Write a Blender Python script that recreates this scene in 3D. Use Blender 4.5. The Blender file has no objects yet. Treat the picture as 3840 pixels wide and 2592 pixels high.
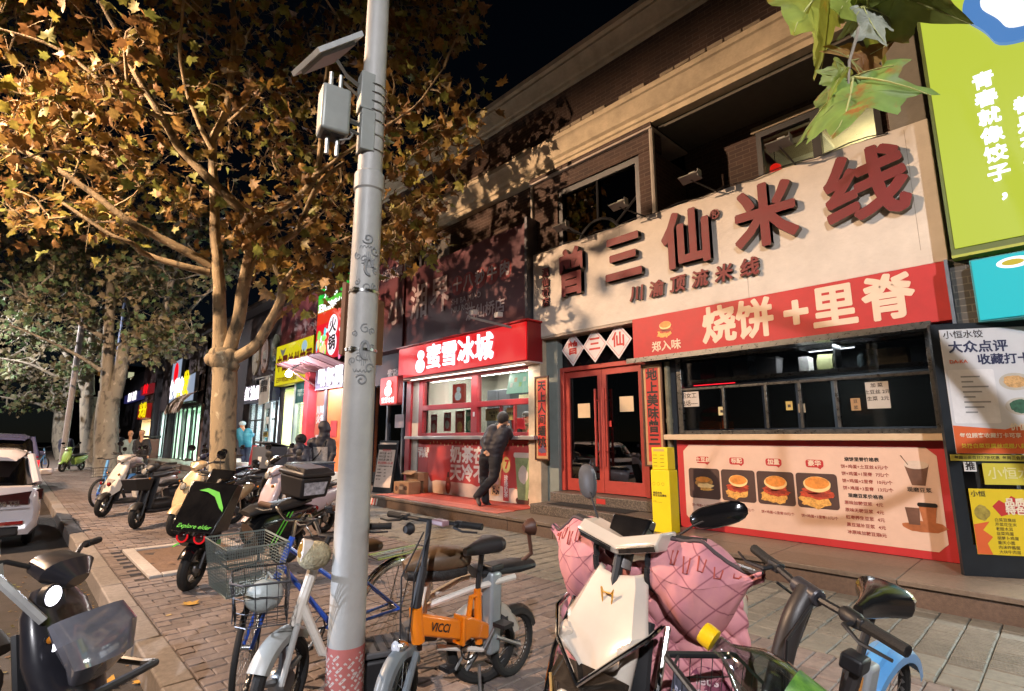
import bpy, bmesh, math, random
from mathutils import Vector, Matrix, noise
random.seed(11)
R = math.radians; PI = math.pi
S = bpy.context.scene; COL = S.collection

# ------------------------------------------------------------------ camera, sky, exposure
cd = bpy.data.cameras.new('camera'); cam = bpy.data.objects.new('camera', cd); COL.objects.link(cam)
cam.location = (0, 0, 1.5); cam.rotation_euler = (R(90 + 9.93), 0, R(46.7))
cd.sensor_fit = 'HORIZONTAL'; cd.sensor_width = 36; cd.lens = 1965 / 3840 * 36; cd.clip_start = .05; cd.clip_end = 900
S.camera = cam
W = bpy.data.worlds.new('World'); S.world = W; W.use_nodes = True
_n = W.node_tree.nodes; _sky = _n.new('ShaderNodeTexSky'); _sky.sky_type = 'NISHITA'; _sky.sun_disc = False
_sky.sun_elevation = R(28); _sky.sun_rotation = R(200); _sky.air_density = .7; _sky.dust_density = .3
W.node_tree.links.new(_sky.outputs[0], _n['Background'].inputs[0]); _n['Background'].inputs[1].default_value = .0007
S.view_settings.view_transform = 'Standard'; S.view_settings.look = 'None'; S.view_settings.exposure = .62; S.view_settings.gamma = 1
S.view_settings.use_curve_mapping = False
S.render.engine = 'CYCLES'; S.cycles.use_denoising = True; S.cycles.max_bounces = 6; S.cycles.diffuse_bounces = 3
S.cycles.glossy_bounces = 3; S.cycles.transmission_bounces = 6; S.cycles.transparent_max_bounces = 12
S.cycles.caustics_reflective = False; S.cycles.caustics_refractive = False; S.cycles.sample_clamp_indirect = 4
S.cycles.use_light_tree = True

# ------------------------------------------------------------------ pixel -> world (photo pixels give directions only)
F_ = 1965.0; _th = R(9.93); _ya = R(46.7); EYE = Vector((0, 0, 1.5))
_fw = Vector((-math.sin(_ya), math.cos(_ya), 0)); RT = Vector((math.cos(_ya), math.sin(_ya), 0))
_up = Vector((0, 0, 1)); CF = _fw * math.cos(_th) + _up * math.sin(_th); CU = -_fw * math.sin(_th) + _up * math.cos(_th)
def ray(x, y): return CF * F_ + RT * (x - 1920) + CU * (1296 - y)
def onY(x, y, Y): d = ray(x, y); return EYE + d * (Y / d.y)
def onZ(x, y, Z): d = ray(x, y); return EYE + d * ((Z - 1.5) / d.z)
def onF(x, y, t): d = ray(x, y); return EYE + d * (t / d.dot(_fw))       # at forward distance t
def DD(x, y): return x * 1.6523, y * 1.6523

# ------------------------------------------------------------------ materials
def lin(c):
    return tuple(((v / 12.92) if v <= .04045 else ((v + .055) / 1.055) ** 2.4) for v in c[:3]) + (1,)
def hx(h): return tuple(int(h[i:i + 2], 16) / 255 for i in (0, 2, 4))
MATS = {}
def mat(name, col=(.5, .5, .5), rough=.6, metal=0., emit=None, es=1., var=.12, scale=6., bump=0., bscale=80., coat=0., trans=0., alpha=1.,
        sss=0., col2=None, dirt=0., rnd=0.):
    if name in MATS: return MATS[name]
    m = bpy.data.materials.new(name); m.use_nodes = True; MATS[name] = m
    t = m.node_tree; N = t.nodes; L = t.links; b = N['Principled BSDF']
    if isinstance(col, str): col = hx(col)
    if isinstance(col2, str): col2 = hx(col2)
    c = lin(col)
    b.inputs['Roughness'].default_value = rough; b.inputs['Metallic'].default_value = metal
    if coat: b.inputs['Coat Weight'].default_value = coat; b.inputs['Coat Roughness'].default_value = .08
    if trans: b.inputs['Transmission Weight'].default_value = trans
    if alpha < 1: b.inputs['Alpha'].default_value = alpha
    tc = N.new('ShaderNodeTexCoord')
    if var or col2:
        no = N.new('ShaderNodeTexNoise'); no.inputs['Scale'].default_value = scale; no.inputs['Detail'].default_value = 5; no.inputs['Roughness'].default_value = .65
        L.new(tc.outputs['Object'], no.inputs['Vector'])
        ra = N.new('ShaderNodeValToRGB'); e = ra.color_ramp.elements
        e[0].position = .3; e[1].position = .72
        k = 1 - var; e[0].color = tuple(v * k for v in c[:3]) + (1,)
        e[1].color = lin(col2) if col2 else tuple(min(1, v * (1 + var)) for v in c[:3]) + (1,)
        L.new(no.outputs[0], ra.inputs[0]); out = ra.outputs[0]
        if rnd:
            oi = N.new('ShaderNodeObjectInfo'); hs = N.new('ShaderNodeHueSaturation'); mr = N.new('ShaderNodeMapRange')
            mr.inputs[3].default_value = 1 - rnd; mr.inputs[4].default_value = 1 + rnd
            L.new(oi.outputs['Random'], mr.inputs[0]); L.new(mr.outputs[0], hs.inputs['Value']); L.new(out, hs.inputs['Color']); out = hs.outputs[0]
        L.new(out, b.inputs['Base Color'])
        mr2 = N.new('ShaderNodeMapRange'); mr2.inputs[3].default_value = max(.02, rough - .08 - dirt); mr2.inputs[4].default_value = min(1, rough + .1 + dirt)
        L.new(no.outputs[0], mr2.inputs[0]); L.new(mr2.outputs[0], b.inputs['Roughness'])
    else:
        b.inputs['Base Color'].default_value = c
    if bump:
        n2 = N.new('ShaderNodeTexNoise'); n2.inputs['Scale'].default_value = bscale; n2.inputs['Detail'].default_value = 4
        L.new(tc.outputs['Object'], n2.inputs['Vector'])
        bp = N.new('ShaderNodeBump'); bp.inputs['Strength'].default_value = bump; bp.inputs['Distance'].default_value = .02
        L.new(n2.outputs[0], bp.inputs['Height']); L.new(bp.outputs[0], b.inputs['Normal'])
    if emit is not None:
        if isinstance(emit, str): emit = hx(emit)
        b.inputs['Emission Color'].default_value = lin(emit); b.inputs['Emission Strength'].default_value = es
    return m
def glassm(name, tint=(1, 1, 1), refl=.1, rough=.02, opac=0.):
    if name in MATS: return MATS[name]
    m = bpy.data.materials.new(name); m.use_nodes = True; MATS[name] = m
    t = m.node_tree; N = t.nodes; L = t.links
    for n in list(N):
        if n.type == 'BSDF_PRINCIPLED': N.remove(n)
    out = N['Material Output']; tr = N.new('ShaderNodeBsdfTransparent'); tr.inputs[0].default_value = lin(tint)
    gl = N.new('ShaderNodeBsdfGlossy'); gl.inputs['Roughness'].default_value = rough
    lw = N.new('ShaderNodeLayerWeight'); lw.inputs[0].default_value = .25
    mr = N.new('ShaderNodeMapRange'); mr.inputs[3].default_value = refl; mr.inputs[4].default_value = min(1, refl + .6)
    L.new(lw.outputs['Fresnel'], mr.inputs[0])
    mx = N.new('ShaderNodeMixShader'); L.new(mr.outputs[0], mx.inputs[0]); L.new(tr.outputs[0], mx.inputs[1]); L.new(gl.outputs[0], mx.inputs[2])
    L.new(mx.outputs[0], out.inputs[0])
    return m
def E(name, col='ffffff', es=1.): return mat('glow_' + name, (.02, .02, .02), .4, emit=col, es=es * .66, var=0)

# ------------------------------------------------------------------ mesh builder
class MB:
    def __init__(s): s.v = []; s.f = []; s.mi = []
    def add(s, vs, fs, mi=0):
        o = len(s.v); s.v += [tuple(v) for v in vs]
        for f in fs: s.f.append([i + o for i in f]); s.mi.append(mi)
        return s
    def bx(s, x0, x1, y0, y1, z0, z1, mi=0, M=None):
        vs = [Vector(p) for p in ((x0, y0, z0), (x1, y0, z0), (x1, y1, z0), (x0, y1, z0), (x0, y0, z1), (x1, y0, z1), (x1, y1, z1), (x0, y1, z1))]
        if M: vs = [M @ v for v in vs]
        return s.add(vs, [(3, 2, 1, 0), (4, 5, 6, 7), (0, 1, 5, 4), (1, 2, 6, 5), (2, 3, 7, 6), (3, 0, 4, 7)], mi)
    def box(s, c, sz, rot=(0, 0, 0), mi=0):
        M = Matrix.Translation(c) @ Matrix.Rotation(rot[2], 4, 'Z') @ Matrix.Rotation(rot[1], 4, 'Y') @ Matrix.Rotation(rot[0], 4, 'X')
        a, b, d = (q / 2 for q in sz)
        return s.bx(-a, a, -b, b, -d, d, mi, M)
    def tube(s, pts, r, n=8, mi=0, cap=True, flat=1.):
        P = [Vector(p) for p in pts]; k = len(P); rs = r if isinstance(r, (list, tuple)) else [r] * k
        ref = None; vs = []
        for i in range(k):
            t = (P[min(i + 1, k - 1)] - P[max(i - 1, 0)])
            t = t.normalized() if t.length > 1e-9 else Vector((0, 0, 1))
            if ref is None:
                a = Vector((0, 0, 1)) if abs(t.z) < .9 else Vector((1, 0, 0)); ref = t.cross(a).normalized()
            else:
                ref = ref - t * ref.dot(t); ref = ref.normalized() if ref.length > 1e-6 else t.orthogonal().normalized()
            b = t.cross(ref)
            for j in range(n):
                an = 2 * PI * j / n; vs.append(P[i] + (ref * math.cos(an) + b * math.sin(an) * flat) * rs[i])
        fs = [(i * n + j, i * n + (j + 1) % n, (i + 1) * n + (j + 1) % n, (i + 1) * n + j) for i in range(k - 1) for j in range(n)]
        if cap: fs += [tuple(range(n - 1, -1, -1)), tuple((k - 1) * n + j for j in range(n))]
        return s.add(vs, fs, mi)
    def lathe(s, prof, c=(0, 0, 0), axis=(0, 0, 1), n=16, mi=0, cap=True):
        ax = Vector(axis).normalized(); u = ax.orthogonal().normalized(); w = ax.cross(u); c = Vector(c); vs = []
        for r, h in prof:
            for j in range(n):
                a = 2 * PI * j / n; vs.append(c + ax * h + (u * math.cos(a) + w * math.sin(a)) * r)
        k = len(prof); fs = [(i * n + j, i * n + (j + 1) % n, (i + 1) * n + (j + 1) % n, (i + 1) * n + j) for i in range(k - 1) for j in range(n)]
        if cap: fs += [tuple(range(n - 1, -1, -1)), tuple((k - 1) * n + j for j in range(n))]
        return s.add(vs, fs, mi)
    def ell(s, c, r, n=14, m=9, mi=0, M=None):
        c = Vector(c); r = (r, r, r) if not isinstance(r, (list, tuple)) else r
        vs = []
        for i in range(m + 1):
            a = PI * i / m; q = max(math.sin(a), .004)
            for j in range(n):
                b = 2 * PI * j / n; p = Vector((q * math.cos(b) * r[0], q * math.sin(b) * r[1], -math.cos(a) * r[2])); vs.append(c + (M @ p if M else p))
        fs = [(i * n + j, i * n + (j + 1) % n, (i + 1) * n + (j + 1) % n, (i + 1) * n + j) for i in range(m) for j in range(n)]
        return s.add(vs, fs, mi)
    def torus(s, c, Rr, r, axis=(0, 1, 0), n=28, m=8, mi=0, a0=0., a1=2 * PI, flat=1.):
        ax = Vector(axis).normalized(); u = ax.orthogonal().normalized()
        if abs(ax.z) < .5: w = Vector((0, 0, 1)); w = (w - ax * w.dot(ax)).normalized(); u = w.cross(ax)
        w = ax.cross(u); c = Vector(c); full = abs(a1 - a0 - 2 * PI) < 1e-6; k = n if full else n + 1; vs = []
        for i in range(k):
            a = a0 + (a1 - a0) * i / n; d = u * math.cos(a) + w * math.sin(a)
            for j in range(m):
                b = 2 * PI * j / m; vs.append(c + d * (Rr + r * math.cos(b)) + ax * r * math.sin(b) * flat)
        fs = []
        for i in range(n):
            i2 = (i + 1) % k if full else i + 1
            for j in range(m): fs.append((i * m + j, i * m + (j + 1) % m, i2 * m + (j + 1) % m, i2 * m + j))
        if not full: fs += [tuple(range(m)), tuple(n * m + j for j in range(m - 1, -1, -1))]
        return s.add(vs, fs, mi)
    def loft(s, rings, mi=0, cap=True, closed=True):
        n = len(rings[0]); k = len(rings); vs = [p for r in rings for p in r]; e = n if closed else n - 1
        fs = [(i * n + j, i * n + (j + 1) % n, (i + 1) * n + (j + 1) % n, (i + 1) * n + j) for i in range(k - 1) for j in range(e)]
        if cap: fs += [tuple(range(n - 1, -1, -1)), tuple((k - 1) * n + j for j in range(n))]
        return s.add(vs, fs, mi)
    def body(s, secs, n=16, mi=0, ex=2.6):
        """superellipse loft in a vehicle frame (x forward, y left, z up): (x, z, half width, half thickness[, tilt deg])"""
        rings = []; k = len(secs)
        for i, q in enumerate(secs):
            x, z, w, h = q[:4]
            if len(q) > 4: a = R(q[4])
            else:
                p0 = secs[max(i - 1, 0)]; p1 = secs[min(i + 1, k - 1)]; a = math.atan2(p1[1] - p0[1], p1[0] - p0[0]) + PI / 2
            nx, nz = math.cos(a), math.sin(a); ring = []
            for j in range(n):
                b = 2 * PI * j / n; cb, sb = math.cos(b), math.sin(b)
                u = math.copysign(abs(cb) ** (2 / ex), cb) * w; v = math.copysign(abs(sb) ** (2 / ex), sb) * h
                ring.append(Vector((x + nx * v, u, z + nz * v)))
            rings.append(ring)
        return s.loft(rings, mi)
    def prism(s, poly, f, d0, d1, mi=0):
        """polygon (u,v) extruded from d0 to d1; f(u,v,d)->point"""
        n = len(poly); vs = [f(u, v, d0) for u, v in poly] + [f(u, v, d1) for u, v in poly]
        fs = [tuple(range(n)), tuple(range(2 * n - 1, n - 1, -1))] + [(j, n + j, n + (j + 1) % n, (j + 1) % n) for j in range(n)]
        return s.add(vs, fs, mi)
    def build(s, name, m, parent=None, smooth=True, bevel=0., seg=2, sub=0, ang=35, fix=True, loc=None):
        me = bpy.data.meshes.new(name); me.from_pydata(s.v, [], s.f)
        ms = m if isinstance(m, (list, tuple)) else [m]
        for q in ms: me.materials.append(q)
        if len(ms) > 1: me.polygons.foreach_set('material_index', s.mi)
        if fix:
            bm = bmesh.new(); bm.from_mesh(me); bmesh.ops.recalc_face_normals(bm, faces=bm.faces); bm.to_mesh(me); bm.free()
        if smooth:
            me.polygons.foreach_set('use_smooth', [True] * len(me.polygons))
            if not sub: me.set_sharp_from_angle(angle=R(ang))
        o = bpy.data.objects.new(name, me); COL.objects.link(o)
        if parent is not None: o.parent = parent
        if loc is not None: o.location = loc
        if bevel:
            b = o.modifiers.new('bevel', 'BEVEL'); b.width = bevel; b.segments = seg; b.limit_method = 'ANGLE'; b.angle_limit = R(40)
        if sub:
            b = o.modifiers.new('sub', 'SUBSURF'); b.levels = sub; b.render_levels = sub
        return o
def tag(o, label, cat=None, group=None, kind=None):
    if label: o['label'] = label
    if cat: o['category'] = cat
    if group: o['group'] = group
    if kind: o['kind'] = kind
    return o
def thing(name, label, cat, loc=(0, 0, 0), rotz=0., group=None, kind=None):
    o = bpy.data.objects.new(name, None); COL.objects.link(o); o.empty_display_size = .1
    o.location = loc; o.rotation_euler = (0, 0, rotz)
    return tag(o, label, cat, group, kind)
def struct(o): o['kind'] = 'structure'; return o
def copy_tree(o, parent=None):
    c = o.copy(); COL.objects.link(c); c.parent = parent
    for ch in list(o.children): copy_tree(ch, c)
    return c
def arm(xyz, *parts): return [Vector(xyz) + Vector(p) for p in parts]
# ------------------------------------------------------------------ lettering
def text(body, size, m, parent, loc, name='lettering', ex=0., off=0., rot=(PI / 2, 0, 0), align='CENTER', sx=1., sp=1., mids=True, shear=0., vertical=False, line=1.):
    c = bpy.data.curves.new('t', 'FONT'); c.body = '\n'.join(body) if vertical else body
    c.size = size; c.extrude = ex; c.offset = min(off, .007 * size); c.align_x = align; c.align_y = 'CENTER' if mids else 'BOTTOM_BASELINE'; c.resolution_u = 2
    c.space_character = sp; c.shear = shear; c.space_line = line
    o = bpy.data.objects.new('t', c)
    me = bpy.data.meshes.new_from_object(o)
    bpy.data.objects.remove(o); bpy.data.curves.remove(c)
    extra = off - .007 * size
    if extra > .002 * size:                       # bold lettering: shifted copies joined into the glyphs
        n = 8 if size > .15 else 4; v0 = [v.co.copy() for v in me.vertices]; f0 = [tuple(p.vertices) for p in me.polygons]; V = []; FF = []
        for k in range(n + 1):
            a = 2 * PI * (k + .5) / n; d = Vector((math.cos(a) * extra, math.sin(a) * extra, 0)) if k < n else Vector((0, 0, 0)); o_ = len(V)
            dz = (.00012 + .00018 * min(1, size)) * k; V += [v + d + Vector((0, 0, dz)) for v in v0]; FF += [tuple(i + o_ for i in f) for f in f0]
        bpy.data.meshes.remove(me); me = bpy.data.meshes.new(name); me.from_pydata(V, [], FF)
    me.name = name; me.materials.clear(); me.materials.append(m)
    r = bpy.data.objects.new(name, me); COL.objects.link(r); r.parent = parent; r.location = loc; r.rotation_euler = rot; r.scale = (sx, 1, 1)
    return r
# ================================================================== SETTING: ground, road, kerb, pavement, deck
def stone_mat(name, c1, c2, rough, scale, island, spread=.18, bump=.25, bscale=60, speck=None):
    m = bpy.data.materials.new(name); m.use_nodes = True; MATS[name] = m
    t = m.node_tree; N = t.nodes; L = t.links; b = N['Principled BSDF']
    tc = N.new('ShaderNodeTexCoord'); no = N.new('ShaderNodeTexNoise'); no.inputs['Scale'].default_value = scale; no.inputs['Detail'].default_value = 6; no.inputs['Roughness'].default_value = .7
    L.new(tc.outputs['Object'], no.inputs['Vector'])
    ge = N.new('ShaderNodeNewGeometry'); oi = N.new('ShaderNodeObjectInfo')
    if not island:
        ad = N.new('ShaderNodeVectorMath'); ad.operation = 'ADD'; cx = N.new('ShaderNodeCombineXYZ'); mm = N.new('ShaderNodeMath'); mm.operation = 'MULTIPLY'; mm.inputs[1].default_value = 40
        L.new(oi.outputs['Random'], mm.inputs[0]); L.new(mm.outputs[0], cx.inputs[0]); L.new(tc.outputs['Object'], ad.inputs[0]); L.new(cx.outputs[0], ad.inputs[1]); L.new(ad.outputs[0], no.inputs['Vector'])
    ra = N.new('ShaderNodeValToRGB'); ra.color_ramp.elements[0].position = .32; ra.color_ramp.elements[1].position = .7
    ra.color_ramp.elements[0].color = lin(hx(c1)); ra.color_ramp.elements[1].color = lin(hx(c2)); L.new(no.outputs[0], ra.inputs[0])
    hs = N.new('ShaderNodeHueSaturation'); mr = N.new('ShaderNodeMapRange'); mr.inputs[3].default_value = 1 - spread; mr.inputs[4].default_value = 1 + spread
    L.new((ge.outputs['Random Per Island'] if island else oi.outputs['Random']), mr.inputs[0]); L.new(mr.outputs[0], hs.inputs['Value']); L.new(ra.outputs[0], hs.inputs['Color'])
    n2 = N.new('ShaderNodeTexNoise'); n2.inputs['Scale'].default_value = bscale; n2.inputs['Detail'].default_value = 5; L.new(tc.outputs['Object'], n2.inputs['Vector'])
    out = hs.outputs[0]
    if speck:
        vo = N.new('ShaderNodeTexVoronoi'); vo.inputs['Scale'].default_value = speck; L.new(tc.outputs['Object'], vo.inputs['Vector'])
        r2 = N.new('ShaderNodeValToRGB'); r2.color_ramp.elements[0].position = .05; r2.color_ramp.elements[1].position = .95
        r2.color_ramp.elements[0].color = (.25, .25, .25, 1); r2.color_ramp.elements[1].color = (1.9, 1.8, 1.7, 1); L.new(vo.outputs['Color'], r2.inputs[0])
        mx = N.new('ShaderNodeMix'); mx.data_type = 'RGBA'; mx.blend_type = 'MULTIPLY'; mx.inputs[0].default_value = .8
        L.new(out, mx.inputs[6]); L.new(r2.outputs[0], mx.inputs[7]); out = mx.outputs[2]
    # broad stains
    n3 = N.new('ShaderNodeTexNoise'); n3.inputs['Scale'].default_value = .9; n3.inputs['Detail'].default_value = 3; L.new(ge.outputs['Position'], n3.inputs['Vector'])
    m3 = N.new('ShaderNodeMapRange'); m3.inputs[1].default_value = .35; m3.inputs[2].default_value = .65; m3.inputs[3].default_value = .78; m3.inputs[4].default_value = 1.08; L.new(n3.outputs[0], m3.inputs[0])
    h2 = N.new('ShaderNodeHueSaturation'); L.new(out, h2.inputs['Color']); L.new(m3.outputs[0], h2.inputs['Value']); L.new(h2.outputs[0], b.inputs['Base Color'])
    rr = N.new('ShaderNodeMapRange'); rr.inputs[3].default_value = rough - .15; rr.inputs[4].default_value = min(1, rough + .15); L.new(n3.outputs[0], rr.inputs[0]); L.new(rr.outputs[0], b.inputs['Roughness'])
    bp = N.new('ShaderNodeBump'); bp.inputs['Strength'].default_value = bump; bp.inputs['Distance'].default_value = .01; L.new(n2.outputs[0], bp.inputs['Height']); L.new(bp.outputs[0], b.inputs['Normal'])
    return m
def brick_mat(name, c1, c2, mortar, bw=.24, bh=.075, rough=.85):
    m = bpy.data.materials.new(name); m.use_nodes = True; MATS[name] = m
    t = m.node_tree; N = t.nodes; L = t.links; b = N['Principled BSDF']; b.inputs['Roughness'].default_value = rough
    ge = N.new('ShaderNodeNewGeometry'); sx = N.new('ShaderNodeSeparateXYZ'); ad = N.new('ShaderNodeMath'); cx = N.new('ShaderNodeCombineXYZ')
    L.new(ge.outputs['Position'], sx.inputs[0]); L.new(sx.outputs[0], ad.inputs[0]); L.new(sx.outputs[1], ad.inputs[1]); L.new(ad.outputs[0], cx.inputs[0]); L.new(sx.outputs[2], cx.inputs[1])
    br = N.new('ShaderNodeTexBrick'); br.inputs['Scale'].default_value = 1; br.inputs['Brick Width'].default_value = bw; br.inputs['Row Height'].default_value = bh
    br.inputs['Mortar Size'].default_value = .007; br.inputs['Color1'].default_value = lin(hx(c1)); br.inputs['Color2'].default_value = lin(hx(c2)); br.inputs['Mortar'].default_value = lin(hx(mortar)); br.inputs['Mortar Smooth'].default_value = .3
    L.new(cx.outputs[0], br.inputs['Vector'])
    no = N.new('ShaderNodeTexNoise'); no.inputs['Scale'].default_value = 1.3; no.inputs['Detail'].default_value = 6; L.new(ge.outputs['Position'], no.inputs['Vector'])
    mr = N.new('ShaderNodeMapRange'); mr.inputs[1].default_value = .3; mr.inputs[2].default_value = .7; mr.inputs[3].default_value = .65; mr.inputs[4].default_value = 1.15; L.new(no.outputs[0], mr.inputs[0])
    hs = N.new('ShaderNodeHueSaturation'); L.new(br.outputs[0], hs.inputs['Color']); L.new(mr.outputs[0], hs.inputs['Value']); L.new(hs.outputs[0], b.inputs['Base Color'])
    bp = N.new('ShaderNodeBump'); bp.inputs['Strength'].default_value = .6; bp.inputs['Distance'].default_value = .012; bp.invert = True; L.new(br.outputs['Fac'], bp.inputs['Height']); L.new(bp.outputs[0], b.inputs['Normal'])
    return m
ASPH = stone_mat('asphalt', '262321', '3c3735', .75, 9, False, 0, .5, 160)
PAVE = stone_mat('paver_piece', '655a56', '82766f', .72, 14, False, .2)
PAVE_I = stone_mat('paver_mass', '655a56', '82766f', .72, 14, True, .2)
TILE = stone_mat('tile_piece', '69665d', '827e73', .72, 14, False, .12)
TILE_I = stone_mat('tile_mass', '69665d', '827e73', .72, 14, True, .12)
KERB = stone_mat('kerb_stone', '6f6964', '8b847e', .75, 20, False, .12)
GRANITE = stone_mat('granite', '64584d', '7c6e60', .42, 30, False, .1, .12, 200)
RISER = stone_mat('granite_riser', '56463b', '6e5a4b', .6, 26, False, .14, .3, 120)
TERRAZZO = stone_mat('dark_terrazzo', '3a342f', '6d655c', .45, 40, False, .05, .15, 200, speck=70)
SOIL = stone_mat('soil', '5a4636', '7d6450', .95, 18, False, 0, 1., 60)
JOINT = mat('joint_dirt', '3b332d', .95, bump=.4)

o = MB().bx(-260, 140, -180, 260, -.45, -.4).build('ground', ASPH); struct(o)
o = MB().bx(-150, 60, -60, .95, -.32, -.17).build('road', ASPH); struct(o)
mk = MB()
o = MB().bx(-12.4, -3.1, -.03, .09, -.1659, -.1655).build('parking_line', mat('road_paint', 'b9b4ac', .7, var=.3, scale=30)); struct(o)
o = MB().bx(-150, 60, .86, 14, -.3, -.018).build('pavement', JOINT); struct(o); pavement = o
# kerb stones
kerb = thing('kerb', None, None); kerb['kind'] = 'structure'
kme = None; x = 3.; i = 0
while x > -64:
    l = 1.0
    if kme is None:
        q = MB().bx(-.496, .496, 0, .185, -.2, 0).build('kerbstone', KERB, kerb, bevel=.014); kme = q.data; q.location = (x - .5, .845, .004)
    else:
        q = bpy.data.objects.new('kerbstone', kme); COL.objects.link(q); q.parent = kerb; q.location = (x - .5, .845 + random.uniform(-.006, .006), .004 + random.uniform(-.004, .004)); q.rotation_euler.z = random.uniform(-.004, .004)
        b = q.modifiers.new('bevel', 'BEVEL'); b.width = .014; b.segments = 2
    x -= l; i += 1
# pavers
PIT = (-9.0, -7.1, 1.27, 2.55)
def in_pit(x, y): return PIT[0] - .08 < x < PIT[1] + .08 and PIT[2] - .08 < y < PIT[3] + .08
cells = []
bw, bl = .126, .214
nx = int(36 / bw)
for i in range(nx):
    cx = 3.2 - (i + .5) * bw; y = 1.036 + (bl / 2 if i % 2 else 0); y0 = 1.036
    while y0 < 4.36:
        y1 = min(y, 4.36) if y > y0 + .02 else y0 + bl
        y1 = min(y1, 4.362)
        if y1 - y0 > .03 and not in_pit(cx, (y0 + y1) / 2): cells.append(('b', cx, (y0 + y1) / 2, bw, y1 - y0))
        y0 = y1; y += bl if y1 == y or y < y1 else 0
        if y <= y0: y = y0 + bl
tw = .2
for i in range(int(30 / tw)):
    cx = 2.2 - (i + .5) * tw
    for j in range(9):
        y0 = 4.372 + j * tw - (.1 if i % 2 else 0); y1 = y0 + tw
        y0 = max(y0, 4.372); y1 = min(y1, 6.085)
        if y1 - y0 > .03: cells.append(('g' if 4.85 < (y0 + y1) / 2 < 5.75 else 't', cx, (y0 + y1) / 2, tw, y1 - y0))
def cell_area(c):
    p = Vector((c[1], c[2], 0)) - EYE; z = p.dot(CF)
    if z < .3: return 0
    u = p.dot(RT) / z; v = p.dot(CU) / z
    if abs(u) > 1.0 or abs(v) > .68: return 0
    return c[3] * c[4] / z ** 3
cells = [c for c in cells if c[1] < 2.5]
cells.sort(key=cell_area, reverse=True)
pav_meshes = {}
def pav_mesh(kind, w, l):
    k = (kind, round(w, 3), round(l, 3))
    if k in pav_meshes: return pav_meshes[k]
    b = MB(); w2 = w / 2 - .004; l2 = l / 2 - .004; e = .006
    b.loft([[(-w2, -l2, -.03), (w2, -l2, -.03), (w2, l2, -.03), (-w2, l2, -.03)], [(-w2, -l2, -e), (w2, -l2, -e), (w2, l2, -e), (-w2, l2, -e)], [(-w2 + e, -l2 + e, 0), (w2 - e, -l2 + e, 0), (w2 - e, l2 - e, 0), (-w2 + e, l2 - e, 0)]])
    if kind == 'g' and l > .12:
        for q in range(5):
            y = -l2 + (q + .5) * (2 * l2 / 5); b.bx(-w2 + .012, w2 - .012, y - .009, y + .009, -.002, .005)
    ob = b.build('paver', [PAVE if kind == 'b' else TILE], None, smooth=False); me = ob.data; bpy.data.objects.remove(ob)
    pav_meshes[k] = me; return me
for c in cells[:300]:
    q = bpy.data.objects.new('paver', pav_mesh(*c[:1], *c[3:])); COL.objects.link(q); q.parent = pavement
    q.location = (c[1] + random.uniform(-.002, .002), c[2], random.uniform(-.0035, .0025)); q.rotation_euler = (random.uniform(-.008, .008), random.uniform(-.008, .008), random.uniform(-.006, .006))
for kinds, nm, mm in ((('b',), 'paver_mass', PAVE_I), (('g', 't'), 'tile_mass', TILE_I)):
    b = MB()
    for k, cx, cy, w, l in cells[300:]:
        if k not in kinds: continue
        w2 = w / 2 - .005; l2 = l / 2 - .005; z = random.uniform(-.004, .003); tx = random.uniform(-.004, .004)
        b.add([(cx - w2, cy - l2, -.02), (cx + w2, cy - l2, -.02), (cx + w2, cy + l2, -.02), (cx - w2, cy + l2, -.02), (cx - w2 + .003, cy - l2 + .003, z), (cx + w2 - .003, cy - l2 + .003, z + tx), (cx + w2 - .003, cy + l2 - .003, z + tx), (cx - w2 + .003, cy + l2 - .003, z)],
              [(4, 5, 6, 7), (0, 1, 5, 4), (1, 2, 6, 5), (2, 3, 7, 6), (3, 0, 4, 7)])
        if k == 'g' and l > .12 and cx > -8:
            for q in range(5):
                y = cy - l2 + (q + .5) * (2 * l2 / 5); b.add([(cx - w2 + .012, y - .009, z), (cx + w2 - .012, y - .009, z), (cx + w2 - .012, y + .009, z), (cx - w2 + .012, y + .009, z), (cx - w2 + .014, y - .006, z + .006), (cx + w2 - .014, y - .006, z + .006), (cx + w2 - .014, y + .006, z + .006), (cx - w2 + .014, y + .006, z + .006)], [(4, 5, 6, 7), (0, 1, 5, 4), (2, 3, 7, 6)])
    ob = b.build(nm, mm, pavement, smooth=False, fix=False); ob['kind'] = 'stuff'
o = MB().bx(-150, -32.6, 1.03, 9, -.02, -.004).build('far_pavement', PAVE_I); struct(o)
# tree pit frame with soil
pit = thing('tree_pit', 'empty square tree pit with pale stone edging and bare soil', 'tree pit', ((PIT[0] + PIT[1]) / 2, (PIT[2] + PIT[3]) / 2, 0))
px, py = (PIT[1] - PIT[0]) / 2, (PIT[3] - PIT[2]) / 2; WST = stone_mat('pale_edging', '9a948f', 'b5afa9', .7, 20, False, .05)
for a, b_, c_, d_ in ((-px, px, -py, -py + .13), (-px, px, py - .13, py), (-px, -px + .13, -py + .133, py - .133), (px - .13, px, -py + .133, py - .133)):
    MB().bx(a + .003, b_ - .003, c_ + .003, d_ - .003, -.03, .012).build('edging', WST, pit, bevel=.006)
s_ = MB(); g = 14
for i in range(g + 1):
    for j in range(g + 1):
        xx = -px + .12 + (2 * px - .24) * i / g; yy = -py + .12 + (2 * py - .24) * j / g; s_.v.append((xx, yy, -.012 + .014 * noise.noise((xx * 4, yy * 4, 0))))
for i in range(g):
    for j in range(g): a = i * (g + 1) + j; s_.f.append((a, a + g + 1, a + g + 2, a + 1)); s_.mi.append(0)
q = s_.build('soil', SOIL, pit)
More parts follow.
